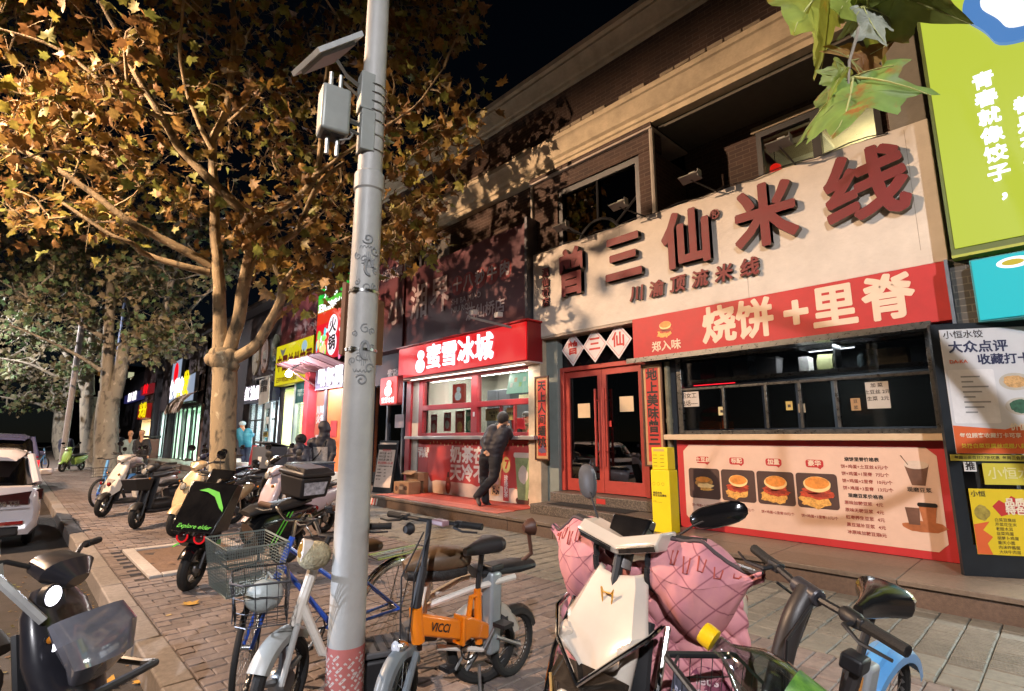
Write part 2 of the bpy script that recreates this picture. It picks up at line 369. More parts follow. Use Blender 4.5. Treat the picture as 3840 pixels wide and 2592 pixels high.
# raised shop deck: granite slabs on riser stones
deck = thing('shop_deck', None, None); deck['kind'] = 'structure'
MB().bx(-70, 4, 6.14, 9.4, -.1, .16).build('deck_core', JOINT, deck)
x = 4.
sl = None; rs = None
while x > -34:
    l = random.choice((.9, 1.0, 1.1, 1.2)) if x > -24 else 2.2
    for (y0, y1) in ((6.08, 6.66), (6.66, 7.28)):
        MB().bx(x - l + .003, x - .003, y0 + .002, y1 - .002, .165, .212 + random.uniform(-.001, .001)).build('slab', GRANITE, deck, bevel=.006)
    MB().bx(x - l + .004, x - .004, 6.115 + random.uniform(-.004, .004), 6.16, -.02, .1645).build('riser', RISER, deck, bevel=.004)
    x -= l
MB().bx(-70, x, 6.08, 7.3, -.02, .21).build('far_slab', GRANITE, deck)
REDC = mat('red_mat', 'a8402f', .8, var=.25, scale=5, bump=.4, bscale=300)
REDC2 = mat('red_mat_worn', 'b96a5c', .8, var=.25, scale=5, bump=.4, bscale=300)
rm = thing('red_floor_mat', 'red mat in two strips covering the deck before the lit drinks counter', 'mat', (-9, 6.7, .213))
MB().bx(-2.1, 2.0, -.06, .66, 0, .008).build('rear_strip', REDC, rm)
MB().bx(-2.1, 2.05, -.5, -.065, 0, .006).build('front_strip', REDC2, rm)
hz = thing('hazard_stripe', 'red and white striped tape on the deck riser by the menu stand', 'tape', (-11.3, 6.11, .08))
for i in range(7):
    MB().prism([(-.42 + i * .12, -.075), (-.36 + i * .12, -.075), (-.30 + i * .12, .075), (-.36 + i * .12, .075)], lambda u, v, d: Vector((u, -d, v)), .004, .007).build('stripe', mat('tape_red', 'b23a2c', .6), hz)
    MB().prism([(-.36 + i * .12, -.075), (-.30 + i * .12, -.075), (-.24 + i * .12, .075), (-.30 + i * .12, .075)], lambda u, v, d: Vector((u, -d, v)), .004, .007).build('stripe', mat('tape_white', 'c9bfb5', .6), hz)
# ================================================================== MAIN BRICK BUILDING
BRICK = brick_mat('brown_brick', '48352c', '3b2b25', '594b41'); BRICK2 = brick_mat('grey_brick', '55534f', '474642', '6a675f')
PLAST = mat('cornice_plaster', 'b3a489', .85, var=.22, scale=3, bump=.35, bscale=25)
bld = thing('brick_building', 'long two storey brown brick building with pale stone cornices behind the signs', 'building', (-4, 8, 0))
def bpart(name, mb, m, **k):
    ob = mb.build(name, m, bld, **k); ob.matrix_parent_inverse = Matrix.Translation((4, -8, 0)); return ob
def cornice(prof, x0, x1):
    mb = MB(); n = 30; rings = []
    for i in range(n + 1):
        x = x0 + (x1 - x0) * i / n
        rings.append([Vector((x, y, z + .006 * noise.noise((x * 1.7, y * 5, z * 5)))) for y, z in prof])
    return mb.loft(rings)
XR, XL = 3.2, -15.2
bpart('frieze', MB().bx(XL, XR, 7.55, 7.95, 7.45, 8.66), BRICK, smooth=False)
lowp = [(7.6, 6.87), (7.44, 6.88), (7.43, 6.97), (7.40, 6.99), (7.40, 7.06), (7.35, 7.10), (7.30, 7.28), (7.27, 7.36), (7.24, 7.38), (7.24, 7.47), (7.55, 7.52), (7.6, 7.5)]
bpart('lower_cornice', cornice(lowp, XL, XR), PLAST)
upp = [(7.6, 8.62), (7.47, 8.63), (7.46, 8.70), (7.42, 8.72), (7.38, 8.8), (7.30, 8.92), (7.26, 8.95), (7.26, 9.0), (7.2, 9.04), (7.19, 9.13), (7.6, 9.2)]
bpart('upper_cornice', cornice(upp, XL, XR), PLAST)
bpart('roof', MB().bx(XL, XR, 7.5, 16, 9.15, 9.35), mat('roof_dark', '3a3633', .9))
# worn blocks on the lower cornice's top
for i in range(46):
    x = -11.5 + i * .28; 
    if random.random() < .8: bpart('coping_block', MB().box((x, 7.34 + random.uniform(-.01, .01), 7.525), (.26, .16, random.uniform(.05, .085))), mat('coping', '8b7f6c', .9, var=.3), bevel=.012)
# wall over the maroon fascia, bay, recess
bpart('wall', MB().bx(XL, -7.3, 7.6, 7.9, 3.4, 6.87), BRICK, smooth=False)
bpart('bay_lintel', MB().bx(-7.27, -4.38, 7.43, 7.75, 6.40, 6.86), BRICK, smooth=False)
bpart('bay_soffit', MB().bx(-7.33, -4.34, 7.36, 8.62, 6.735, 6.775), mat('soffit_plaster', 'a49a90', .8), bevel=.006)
bpart('bay_header', MB().bx(-7.30, -4.36, 7.385, 7.43, 6.778, 6.87), BRICK, smooth=False)
bpart('bay_pier', MB().bx(-7.2, -6.56, 7.44, 7.78, 4.8, 6.398), BRICK, smooth=False)
bpart('bay_pier', MB().bx(-4.66, -4.4, 7.44, 8.6, 4.8, 6.398), BRICK, smooth=False)
bpart('bay_downpipe', MB().tube([(-4.36, 7.40, 4.9), (-4.36, 7.40, 6.72)], .045), mat('pale_pipe', '9c958a', .6))
bpart('bay_downpipe', MB().tube([(-7.24, 7.40, 4.9), (-7.24, 7.40, 6.72)], .03), mat('pale_pipe', '9c958a', .6))
DKF = mat('dark_frame', '1c1c1e', .45, var=.1); DGL = glassm('dark_glass', (.25, .27, .3), .08)
bw_ = thing('bay_window', 'dark upper window with radiating glazing bars in the brick bay', 'window', (-5.6, 7.5, 5.2))
def wpart(name, mb, m, **k):
    ob = mb.build(name, m, bw_, **k); ob.matrix_parent_inverse = Matrix.Translation((5.6, -7.5, -5.2)); return ob
wpart('frame', MB().bx(-6.56, -6.46, 7.47, 7.57, 4.9, 6.4).bx(-4.76, -4.66, 7.47, 7.57, 4.9, 6.4).bx(-6.46, -4.76, 7.47, 7.57, 6.28, 6.4), DKF)
wpart('pane', MB().bx(-6.46, -4.76, 7.54, 7.548, 4.9, 6.28), DGL)
wpart('arch_bar', MB().torus((-5.61, 7.5, 5.0), .5, .03, (0, 1, 0), n=20, a0=0, a1=PI), DKF)
for a in (38, 90, 142):
    c_, s2 = math.cos(R(a)), math.sin(R(a)); k = min(.85 / abs(c_) if abs(c_) > .01 else 9, 1.28 / s2)
    wpart('glazing_bar', MB().tube([(-5.61 + c_ * .5, 7.5, 5.0 + s2 * .5), (-5.61 + c_ * k, 7.5, 5.0 + s2 * k)], .026, 6), DKF)
bpart('bay_backing', MB().bx(-6.56, -4.67, 7.9, 7.95, 4.8, 6.4), mat('dark_room', '16181c', .9))
# recessed loggia to the right of the bay with a lit window
bpart('recess_wall', MB().bx(-4.4, -3.08, 8.62, 8.8, 3.5, 6.87).bx(-1.35, 3.0, 8.62, 8.8, 3.5, 6.87).bx(-3.08, -1.35, 8.62, 8.8, 6.55, 6.87), BRICK, smooth=False)
bpart('recess_ceiling', MB().bx(-4.34, 3.0, 7.6, 8.62, 6.8, 6.868), mat('ceil_grey', '5c5850', .9))
bpart('corner_pier', MB().bx(-1.1, -.74, 7.42, 8.6, 3.5, 6.868), mat('pier_plaster', '77736a', .85, var=.15, bump=.2), bevel=.01)
bpart('recess_floor', MB().bx(-4.4, 3, 7.5, 8.62, 4.7, 4.8), mat('ceil_grey', '5c5850', .9))
lw = thing('loggia_window', 'upper window with lit ceiling unit showing above the cream sign', 'window', (-2.2, 8.6, 5))
def lpart(name, mb, m, **k):
    ob = mb.build(name, m, lw, **k); ob.matrix_parent_inverse = Matrix.Translation((2.2, -8.6, -5)); return ob
lpart('frame', MB().bx(-3.08, -3.0, 8.55, 8.66, 4.8, 6.55).bx(-2.25, -2.13, 8.55, 8.66, 4.8, 6.55).bx(-1.43, -1.35, 8.55, 8.66, 4.8, 6.55).bx(-3.0, -2.25, 8.55, 8.66, 6.45, 6.55).bx(-2.13, -1.43, 8.55, 8.66, 6.45, 6.55), DKF)
lpart('lintel', MB().bx(-3.15, -1.28, 8.54, 8.62, 6.56, 6.66), mat('stone_lintel', '8f8470', .9))
for a, b_ in ((-3.0, -2.25), (-2.13, -1.43)): lpart('pane', MB().bx(a, b_, 8.6, 8.606, 4.8, 6.45), glassm('room_glass', (.85, .87, .85), .06))
rmb = thing('upper_room', 'lit cream room behind the upper window', 'room', (-2, 10, 5)); rmb['kind'] = 'structure'
q = MB().bx(-4, 0, 8.85, 12, 6.62, 6.68).build('room_ceiling', mat('room_cream', 'b9ab8c', .8)); q.parent = rmb; q.matrix_parent_inverse = Matrix.Translation((2, -10, -5))
q = MB().bx(-4, 0, 11.95, 12, 4.6, 6.6).build('room_wall', mat('room_red', '5c2a24', .8)); q.parent = rmb; q.matrix_parent_inverse = Matrix.Translation((2, -10, -5))
q = MB().bx(-4.05, -4, 8.85, 12, 4.6, 6.6).build('room_side', mat('room_red2', '5c3a2c', .8)); q.parent = rmb; q.matrix_parent_inverse = Matrix.Translation((2, -10, -5))
ac = thing('ceiling_air_conditioner', 'square cassette air conditioner on the ceiling of the upper room', 'air conditioner', (-2.75, 9.6, 6.55))
MB().bx(-.45, .45, -.45, .45, 0, .07).build('case', mat('ac_white', 'd8cfb4', .5), ac, bevel=.01)
MB().bx(-.25, .25, -.25, .25, -.012, 0).build('grille', mat('ac_grille', 'a89a78', .6), ac)
l = bpy.data.lights.new('room_lamp', 'AREA'); l.energy = 38; l.size = .8; l.color = (1, .86, .62); lo = bpy.data.objects.new('room_lamp', l); COL.objects.link(lo); lo.location = (-1.6, 10.3, 6.0); lo.rotation_euler = (PI, 0, 0); lo.parent = rmb; lo.matrix_parent_inverse = Matrix.Translation((2, -10, -5))
la = thing('red_lantern', 'small glowing red lantern inside the upper window', 'lantern', (-2.96, 9.0, 5.95))
MB().lathe([(.05, -.16), (.085, -.13), (.1, 0), (.085, .13), (.05, .16)], n=16).build('shade', E('lantern', 'f02418', 1.6), la)
MB().tube([(0, 0, .16), (0, 0, .6)], .006, 6).build('cord', DKF, la); MB().lathe([(.055, -.185), (.055, -.16)], n=12).build('rim', mat('brass', '8a6a2a', .4, .8), la)
# ================================================================== helpers for things built in world coordinates
def wp(t, name, mb, m, **k):
    ob = mb.build(name, m, t, **k); ob.matrix_parent_inverse = t_inv(t); return ob
def t_inv(t): return (Matrix.Translation(t.location) @ Matrix.Rotation(t.rotation_euler.z, 4, 'Z')).inverted()
def wt(t, body, size, m, loc, side=None, under=None, **k):
    ob = text(body, size, m, under or t, loc, **k); ob.matrix_parent_inverse = t_inv(t)
    if side is not None:
        ob.data.materials.append(side)
        for p in ob.data.polygons:
            if abs(p.normal.z) < .5: p.material_index = 1
    return ob
def sub(parent_part, t, name, mb, m, **k):        # a sub-part given in world coordinates
    return mb.build(name, m, parent_part, **k)
def blob(cx, cz, rx, rz, seed, amp=.15, n=26, f=2.2):
    return [(cx + rx * math.cos(a) * (1 + amp * noise.noise((math.cos(a) * f + seed, math.sin(a) * f, seed * 1.7))), cz + rz * math.sin(a) * (1 + amp * noise.noise((math.cos(a) * f, math.sin(a) * f + seed, seed)))) for a in [2 * PI * i / n for i in range(n)]]
def flat(mb, poly, y, mi=0):                          # polygon in x,z facing the street at depth y
    o = len(mb.v); mb.v += [(u, y, v) for u, v in poly]; mb.f.append(list(range(o, o + len(poly)))); mb.mi.append(mi); return mb
def rrect(x0, x1, z0, z1, r, n=5):
    out = []
    for cx, cz, a0 in ((x1 - r, z1 - r, 0), (x0 + r, z1 - r, 90), (x0 + r, z0 + r, 180), (x1 - r, z0 + r, 270)):
        out += [(cx + r * math.cos(R(a0 + 90 * i / n)), cz + r * math.sin(R(a0 + 90 * i / n))) for i in range(n + 1)]
    return out
Fy = lambda u, v, d: Vector((u, d, v))
BUN = [mat('pr_bun', 'd98a3a', .5, var=.35, scale=12), mat('pr_bunside', 'efc98a', .5, var=.2), mat('pr_meat', 'b8452a', .5, var=.45, scale=30), mat('pr_egg', 'd9a050', .5, var=.5, scale=40), mat('pr_meat2', '8a2f1e', .5, var=.4, scale=30), mat('pr_cake', 'a9793f', .5, var=.4, scale=20)]
def burger(t, cx, cz, y, s, kind=1, seed=1.):
    b = MB()
    if kind == 0:
        flat(b, blob(cx, cz + .1 * s, .62 * s, .36 * s, seed, .25), y, 5); flat(b, blob(cx - .05 * s, cz + .3 * s, .5 * s, .18 * s, seed + 3, .2), y - .001, 0); flat(b, blob(cx + .05 * s, cz - .1 * s, .58 * s, .16 * s, seed + 5, .35), y - .002, 1); flat(b, blob(cx + .1 * s, cz - .3 * s, .42 * s, .1 * s, seed + 9, .4), y - .003, 3)
    else:
        flat(b, blob(cx - .1 * s, cz - .36 * s, .6 * s, .3 * s, seed, .5, f=4), y, 3); flat(b, blob(cx, cz - .06 * s, .62 * s, .26 * s, seed + 2, .4, f=4), y - .001, 2)
        flat(b, blob(cx + .1 * s, cz - .12 * s, .42 * s, .1 * s, seed + 4, .5, f=4), y - .002, 4); flat(b, blob(cx - .15 * s, cz - .02 * s, .3 * s, .08 * s, seed + 6, .5, f=4), y - .002, 4)
        flat(b, blob(cx + .02 * s, cz + .3 * s, .52 * s, .32 * s, seed + 7, .05), y - .003, 1); flat(b, blob(cx + .02 * s, cz + .36 * s, .47 * s, .25 * s, seed + 8, .08), y - .004, 0)
    return wp(t, 'burger_print', b, BUN, smooth=False, fix=False)
CREAM = mat('cream_plaster', 'cbc2b5', .8, var=.1, scale=2.2, bump=.55, bscale=9)
LRED = mat('letter_red', '6d1a1c', .6, var=.12); LSIDE = mat('letter_side', '6f675a', .5, var=.2)
PRED = mat('print_red', 'b0282a', .55, var=.1); PCREAM = mat('print_cream', 'd9c3ac', .6, var=.05); PDK = mat('print_dark', '2a2220', .6, var=0); STEEL = mat('brushed_steel', '8f9292', .28, 1., var=.15, scale=20)
DARK = mat('dark_void', '131417', .9, var=.1)
# ------------------------------------------------------------------ rice noodle shop: cream sign
cs = thing('cream_shop_sign', 'wide cream plaster sign board with raised dark red characters', 'sign', (-3.9, 7.4, 3.42))
wp(cs, 'board', MB().bx(-7.13, -.72, 7.3, 7.56, 3.42, 5.15), CREAM, bevel=.012)
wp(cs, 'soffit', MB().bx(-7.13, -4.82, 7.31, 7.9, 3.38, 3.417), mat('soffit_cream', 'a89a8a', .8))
for ch, x, sx, rz in (('曾', -6.05, .86, .02), ('三', -4.9, .98, 0), ('仙', -3.74, 1.04, 0), ('米', -2.57, 1.06, 0), ('线', -1.39, 1.12, .02)):
    wt(cs, ch, .93, LRED, (x, 7.245, 4.46), side=LSIDE, name='character', ex=.05, off=.033, sx=sx * .86)
for x, z0, z1 in ((-5.02, 4.78, 5.149), (-2.9, 3.42, 4.0), (-.95, 3.6, 5.1)): wp(cs, 'seam', MB().bx(x - .002, x + .002, 7.2985, 7.2995, z0, z1), mat('seam_grey', '8a7c6c', .9))
wr3 = thing('sign_cable', 'black cable sagging along the top of the cream sign', 'cable', (-4, 7.26, 5.2)); wp(wr3, 'strand', MB().tube([(-7.1 + .2 * i, 7.28 - .01 * (i % 3), 5.17 - .05 * abs(math.sin(i * .78)) + .012 * (i % 2)) for i in range(31)], .008, 5), DKF)
wt(cs, '®', .2, LRED, (-3.29, 7.27, 4.77), side=LSIDE, name='mark', ex=.02, off=.004)
for i, ch in enumerate('川渝顶流米线'):
    wt(cs, ch, .27, LRED, (-4.69 + i * .368, 7.268, 3.83), side=LSIDE, name='small_character', ex=.028, off=.009, shear=.1)
for i, ch in enumerate('酒仙桥店'):
    wt(cs, ch, .19, LRED, (-6.75, 7.275, 4.68 - i * .2), side=LSIDE, name='small_character', ex=.02, off=.004)
for i, (x, px_) in enumerate(((-5.92, -5.72), (-4.67, -4.49), (-3.41, -3.24), (-2.17, -2.15))):
    fl = thing('sign_floodlight', ('unlit floodlight on the cream sign above the left of character three', 'unlit floodlight on the cream sign before the bay window', 'unlit floodlight on the cream sign just right of the bay pipe', 'unlit floodlight on the cream sign in front of the lit upper window')[i], 'floodlight', (x, 6.8, 5.24), group='floodlights along the cream sign')
    MB().tube([(0, .02, -.02), (px_ - x, .5, -.1)], .013, 6).build('arm', DKF, fl)
    MB().box((0, 0, 0), (.3, .16, .02), (R(-20), 0, 0)).build('visor', mat('flood_grey', '787872', .5, .3), fl)
    q = MB().box((.03, .02, .05), (.1, .07, .07), (R(-20), 0, 0)).build('lamp_body', mat('flood_white', 'b5b5aa', .4), fl, bevel=.008)
    MB().bx(.14, .148, -.05, .06, -.03, .09).build('bracket', mat('flood_grey'), fl)
# ------------------------------------------------------------------ red sign
rs_ = thing('red_shop_sign', 'red printed sign strip with large pale characters and a burger picture', 'sign', (-2.8, 7.3, 2.75))
wp(rs_, 'panel', MB().bx(-4.81, -.74, 7.27, 7.42, 2.752, 3.418), PRED, bevel=.006)
for ch, x in zip('烧饼+里脊', (-3.35, -2.84, -2.31, -1.87, -1.31)):
    wt(rs_, ch, .56 if ch != '+' else .62, PCREAM, (x, 7.268, 3.075), name='character', ex=.0005, off=.02, sx=.92)
burger(rs_, -4.21, 3.17, 7.266, .2, 1, 4.)
wt(rs_, '郑入味', .17, PCREAM, (-4.21, 7.266, 2.9), name='brand_text', off=.004)
ca = thing('steel_canopy_edge', 'stainless steel canopy edge below the red sign', 'canopy', (-2.8, 7.2, 2.7))
wp(ca, 'strip', MB().bx(-4.84, -.93, 7.12, 7.42, 2.69, 2.747), STEEL, bevel=.006)
wp(ca, 'lip', MB().bx(-4.84, -.93, 7.1, 7.119, 2.67, 2.745), STEEL)
# ------------------------------------------------------------------ door bay
PLP = mat('pillar_plaster', 'b7a58c', .85, var=.2, scale=4, bump=.3, bscale=12); GRP = mat('jamb_grey', '7c8580', .7, var=.1, bump=.2)
pl = thing('plaster_pillar', 'worn cream plaster pillar between the drinks counter and red doors', 'pillar', (-7.1, 7.5, .21))
wp(pl, 'shaft', MB().bx(-7.26, -6.93, 7.28, 7.95, .2, 3.378), PLP, bevel=.01); wp(pl, 'jamb', MB().bx(-6.928, -6.64, 7.45, 7.9, .2, 3.378), GRP, bevel=.008)
st = thing('terrazzo_steps', 'two speckled dark terrazzo steps up to the red glass doors', 'steps', (-5.5, 7, .21))
wp(st, 'step', MB().bx(-6.62, -4.22, 6.66, 7.62, .212, .375), TERRAZZO, bevel=.012); wp(st, 'step', MB().bx(-6.62, -4.5, 7.18, 7.75, .3765, .535), TERRAZZO, bevel=.012)
wp(st, 'sticker', MB().bx(-5.58, -5.4, 7.176, 7.179, .42, .5), mat('sticker_red', 'b23028', .5))
matb = thing('door_mat', 'dark door mat lying on the lower terrazzo step', 'mat', (-5.5, 6.95, .377)); wp(matb, 'pile', MB().bx(-6.35, -4.75, 6.8, 7.16, .3762, .386), mat('mat_black', '1e1b1a', .95, bump=.6, bscale=200), bevel=.004)
DRED = mat('door_red', 'a13a30', .5, var=.12, scale=10); DG = glassm('door_glass', (.5, .52, .55), .16)
dr = thing('red_glass_doors', 'pair of red framed glass doors with tall red pull handles', 'door', (-5.73, 7.6, .535))
wp(dr, 'jamb', MB().bx(-6.64, -6.55, 7.52, 7.68, .54, 2.8), DRED, bevel=.006); wp(dr, 'jamb', MB().bx(-4.84, -4.76, 7.52, 7.68, .54, 2.8), DRED, bevel=.006); wp(dr, 'head', MB().bx(-6.549, -4.841, 7.52, 7.68, 2.72, 2.8), DRED, bevel=.006)
for x0, x1, hxp in ((-6.545, -5.702, -5.79), (-5.694, -4.845, -5.60)):
    lf = wp(dr, 'leaf', MB().bx(x0, x0 + .09, 7.57, 7.63, .55, 2.715).bx(x1 - .09, x1, 7.57, 7.63, .55, 2.715).bx(x0 + .09, x1 - .09, 7.57, 7.63, 2.6, 2.715).bx(x0 + .09, x1 - .09, 7.57, 7.63, .55, .76), DRED)
    sub(lf, dr, 'pane', MB().bx(x0 + .09, x1 - .09, 7.597, 7.603, .76, 2.6), DG)
    sub(lf, dr, 'handle', MB().tube([(hxp, 7.49, 1.0), (hxp, 7.49, 2.35)], .022, 8).tube([(hxp, 7.49, 1.25), (hxp, 7.57, 1.25)], .012, 6).tube([(hxp, 7.49, 2.15), (hxp, 7.57, 2.15)], .012, 6), DRED)
    sub(lf, dr, 'push_label', MB().bx(hxp + (.03 if hxp > -5.7 else -.09), hxp + (.09 if hxp > -5.7 else -.03), 7.566, 7.568, 1.68, 1.78), mat('label_red', 'c23028', .5))
for i, (x, z) in enumerate(((-6.13, 1.98), (-5.2, 2.06))):
    pn = thing('door_notice', 'blank cream notice sheet taped to the %s red door leaf' % ('left', 'right')[i], 'notice', (x, 7.59, z)); wp(pn, 'sheet', MB().bx(x - .14, x + .14, 7.588, 7.591, z - .13, z + .13), mat('sheet_cream', 'cbb492', .8, var=.06))
wp(bld, 'door_backing', MB().bx(-6.64, -4.3, 9.4, 9.5, .2, 3.4), DARK); wp(bld, 'transom', MB().bx(-6.64, -4.5, 7.6, 7.62, 2.802, 3.378), mat('transom_black', '0d0e11', .12, var=0))
wp(bld, 'inner_floor', MB().bx(-6.64, -4.3, 7.7, 9.4, .4, .53), mat('inner_floor', '4a443e', .5))
for i, (ch, x, z) in enumerate((('曾', -6.24, 3.12), ('三', -5.72, 3.13), ('仙', -5.2, 3.14))):
    dm = thing('diamond_plaque', 'white diamond plaque with red character %s over the doors' % ('zeng', 'three', 'xian')[i], 'plaque', (x, 7.45, z), group='diamond plaques over the doors')
    r_ = .275; y_ = 7.44 - .012 * i
    wp(dm, 'plate', MB().prism([(x - r_, z), (x, z - r_ * 1.16), (x + r_, z), (x, z + r_ * 1.16)], Fy, y_, y_ + .009), mat('plaque_white', 'c9c3c4', .5, var=.05))
    e = MB(); r2 = r_ * .86; r3 = r_ * .83
    for (a, b_), (c_, d_) in zip([(-r2, 0), (0, -r2 * 1.16), (r2, 0), (0, r2 * 1.16)], [(0, -r2 * 1.16), (r2, 0), (0, r2 * 1.16), (-r2, 0)]):
        flat(e, [(x + a, z + b_), (x + c_, z + d_), (x + c_ * .96, z + d_ * .96), (x + a * .96, z + b_ * .96)], y_ - .001)
    wp(dm, 'border', e, mat('plaque_red', 'b0302c', .5), smooth=False, fix=False); wt(dm, ch, .27, mat('plaque_red'), (x, y_ - .002, z + .005), name='character', off=.008)
FRW = mat('frame_wood', '4a2c1c', .45, var=.3, scale=20); CPAP = mat('couplet_red', 'b03026', .65, var=.1, scale=10); INK = mat('ink_black', '1a1210', .6, var=0); GOLD = mat('couplet_edge', 'b38d63', .6)
def couplet(label, x0, x1, z0, z1, y, chars, cut=0):
    c = thing('couplet_plaque', label, 'plaque', ((x0 + x1) / 2, y, z0), group='framed couplets beside the red doors')
    f = .028
    wp(c, 'frame', MB().bx(x0, x0 + f, y - .03, y, z0, z1).bx(x1 - f, x1, y - .03, y, z0, z1).bx(x0 + f, x1 - f, y - .03, y, z0, z0 + f).bx(x0 + f, x1 - f, y - .03, y, z1 - f, z1), FRW)
    wp(c, 'backing', MB().bx(x0 + f, x1 - f, y - .014, y - .002, z0 + f, z1 - f), GOLD); wp(c, 'paper', MB().bx(x0 + f + .045, x1 - f - .045, y - .0165, y - .0145, z0 + f + .05, z1 - f - .05), CPAP)
    n = len(chars); zz = z1 - .2; stp = (z1 - z0 - .3 - cut) / n
    for i, ch in enumerate(chars): wt(c, ch, .2, INK, ((x0 + x1) / 2, y - .018, zz - i * stp), name='character', off=.007)
    return c
cp = couplet('red couplet in a brown wooden frame on the cream pillar', -7.05, -6.69, 1.08, 2.65, 7.265, '天上人间蟠桃')
wp(cp, 'ink_landscape', flat(flat(MB(), blob(-6.87, 1.26, .1, .05, 2, .5), 7.2465), blob(-6.85, 1.31, .03, .07, 5, .6), 7.246), mat('ink_blue', '5a4a66', .6, var=.4, scale=40), smooth=False, fix=False)
couplet('red couplet in a brown frame leaning above the yellow cabinet', -4.68, -4.31, 1.05, 2.66, 7.29, '地上美味曾三', .1)
pp = thing('wall_pipe', 'dirty grey drain pipe beside the right couplet', 'pipe', (-4.22, 7.33, .3)); wp(pp, 'pipe', MB().tube([(-4.25, 7.33, .22), (-4.25, 7.33, 2.66)], .045, 10), mat('pipe_dirty', '6b6a58', .7, var=.35, scale=8)); wp(pp, 'collar', MB().lathe([(.055, -.03), (.055, .03)], (-4.25, 7.33, 1.75)), mat('pipe_dirty'))
# yellow power bank cabinet
YEL = mat('cabinet_yellow', 'e5cf1a', .45, var=.06, scale=3); 
pc = thing('yellow_charging_cabinet', 'tall yellow power bank rental cabinet beside the terrazzo steps', 'cabinet', (-4.05, 6.75, .212))
wp(pc, 'column', MB().bx(-4.19, -3.9, 6.64, 6.86, .213, 1.05), YEL, bevel=.008); wp(pc, 'head', MB().bx(-4.17, -3.92, 6.655, 6.85, 1.052, 1.36), YEL, bevel=.008)
for i in range(4):
    for x in (-4.12, -4.01): wp(pc, 'slot', MB().bx(x - .025, x + .035, 6.649, 6.654, 1.1 + i * .05, 1.106 + i * .05), mat('slot_dark', '7a6a10', .6))
wp(pc, 'sticker', MB().bx(-4.14, -3.97, 6.652, 6.6545, 1.305, 1.34), mat('sticker_tan', 'c9a860', .6))
wt(pc, '美团充电\n给生活加满电', .035, PDK, (-4.165, 6.638, .72), align='LEFT', off=.0008); wt(pc, 'POWER\nPORTABLE CHARGER', .014, mat('print_olive', '7a6a14', .6), (-4.165, 6.638, .62), align='LEFT')
for x in (-4.145, -4.075, -4.005): wp(pc, 'icon', MB().torus((x, 6.639, .86), .02, .002, (0, 1, 0), n=14, m=4), mat('print_olive'))
# ------------------------------------------------------------------ counter, menu board
pm = lambda u, v, y=7.29: onY(2450 + u * .5164, 1600 + v * .5164, y)
ct = thing('takeaway_counter', 'cream counter ledge over the burger menu board', 'counter', (-2.6, 7.35, 1.5)); wp(ct, 'ledge', MB().bx(-4.27, -.96, 7.16, 7.62, 1.462, 1.54), mat('ledge_cream', 'c4ad8e', .5, var=.08), bevel=.008)
wp(ct, 'base', MB().bx(-4.13, -.97, 7.32, 7.6, .212, 1.461), mat('base_dark', '4a2a26', .7))
mb_ = thing('burger_menu_board', 'large red bordered menu board with four burger pictures below the counter', 'menu board', (-2.55, 7.3, .22))
wp(mb_, 'border', MB().bx(-4.13, -.985, 7.295, 7.318, .214, 1.461), PRED)
nt = .09; x0, x1, z0, z1 = -4.03, -1.06, .3, 1.39
inner = [(x0 + nt, z0), (x1 - nt, z0)] + [(x1 - nt + nt * math.sin(R(a)) * 1., z0 + nt - nt * math.cos(R(a)) * 0 - nt + nt * (1 - math.cos(R(a)))) for a in (90,)] + [(x1, z1 - nt), (x1 - nt, z1), (x0 + nt, z1), (x0, z1 - nt), (x0, z0 + nt)]
wp(mb_, 'panel', flat(MB(), inner, 7.2925), mat('menu_panel', 'd5b6a2', .35, var=.05), smooth=False, fix=False)
for i, (u0, u1, v0, v1, tg, cap_, k) in enumerate(((255, 490, 300, 535, '土豆丝', '饼+鸡蛋+土豆丝6元/个', 0), (492, 750, 312, 555, '标配', '饼+鸡蛋+1里脊7元/个', 1), (752, 1035, 322, 578, '加量', '饼+鸡蛋+2里脊10元/个', 1), (1037, 1350, 335, 600, '豪华', '饼+鸡蛋+3里脊13元/个', 1))):
    xa = -3.962 + .4865 * i; xb = xa + .464; zc = .85; hh = .21
    wp(mb_, 'photo_tile', flat(MB(), rrect(xa, xb, zc - hh, zc + hh, .04), 7.291), mat('tile_brown', '4a3530', .5), smooth=False, fix=False)
    xm = (xa + xb) / 2; burger(mb_, xm, zc - .01, 7.2885, .22 + .025 * i, k, 3. + i * 7)
    wp(mb_, 'tag', flat(flat(MB(), rrect(xm - .1, xm + .1, 1.13, 1.225, .03), 7.291), [(xm + .03, 1.132), (xm + .08, 1.132), (xm + .06, 1.11)], 7.291), PRED, smooth=False, fix=False)
    wt(mb_, tg, .075, PCREAM, (xm, 7.2895, 1.178), name='tag_text', off=.003); wt(mb_, cap_, .041, mat('text_red', '8e3a30', .6, var=0), (xm, 7.2905, .54), name='caption', off=.0008)
TR = mat('text_red')
wt(mb_, '烧饼里脊价格表', .05, PDK, (-1.765, 7.2905, 1.24), name='heading', off=.002)
for i, s in enumerate(('饼+鸡蛋+土豆丝   6元/个', '饼+鸡蛋+1里脊    7元/个', '饼+鸡蛋+2里脊   10元/个', '饼+鸡蛋+3里脊   13元/个')): [wt(mb_, q, .047, TR, (xx, 7.2905, 1.155 - .083 * i), name='price_line', align='LEFT', off=.0012) for q, xx in zip(s.split(), (-1.985, -1.64))]
wt(mb_, '现磨豆浆价格表', .05, PDK, (-1.765, 7.2905, .822), name='heading', off=.002)
for i, s in enumerate(('原味加糖豆浆   4元', '原味无糖豆浆   4元', '红枣养生豆浆   4元', '黑豆滋补豆浆   4元', '冰原味加糖豆浆  4元')): [wt(mb_, q, .047, TR, (xx, 7.2905, .738 - .083 * i), name='price_line', align='LEFT', off=.0012) for q, xx in zip(s.split(), (-1.985, -1.67))]
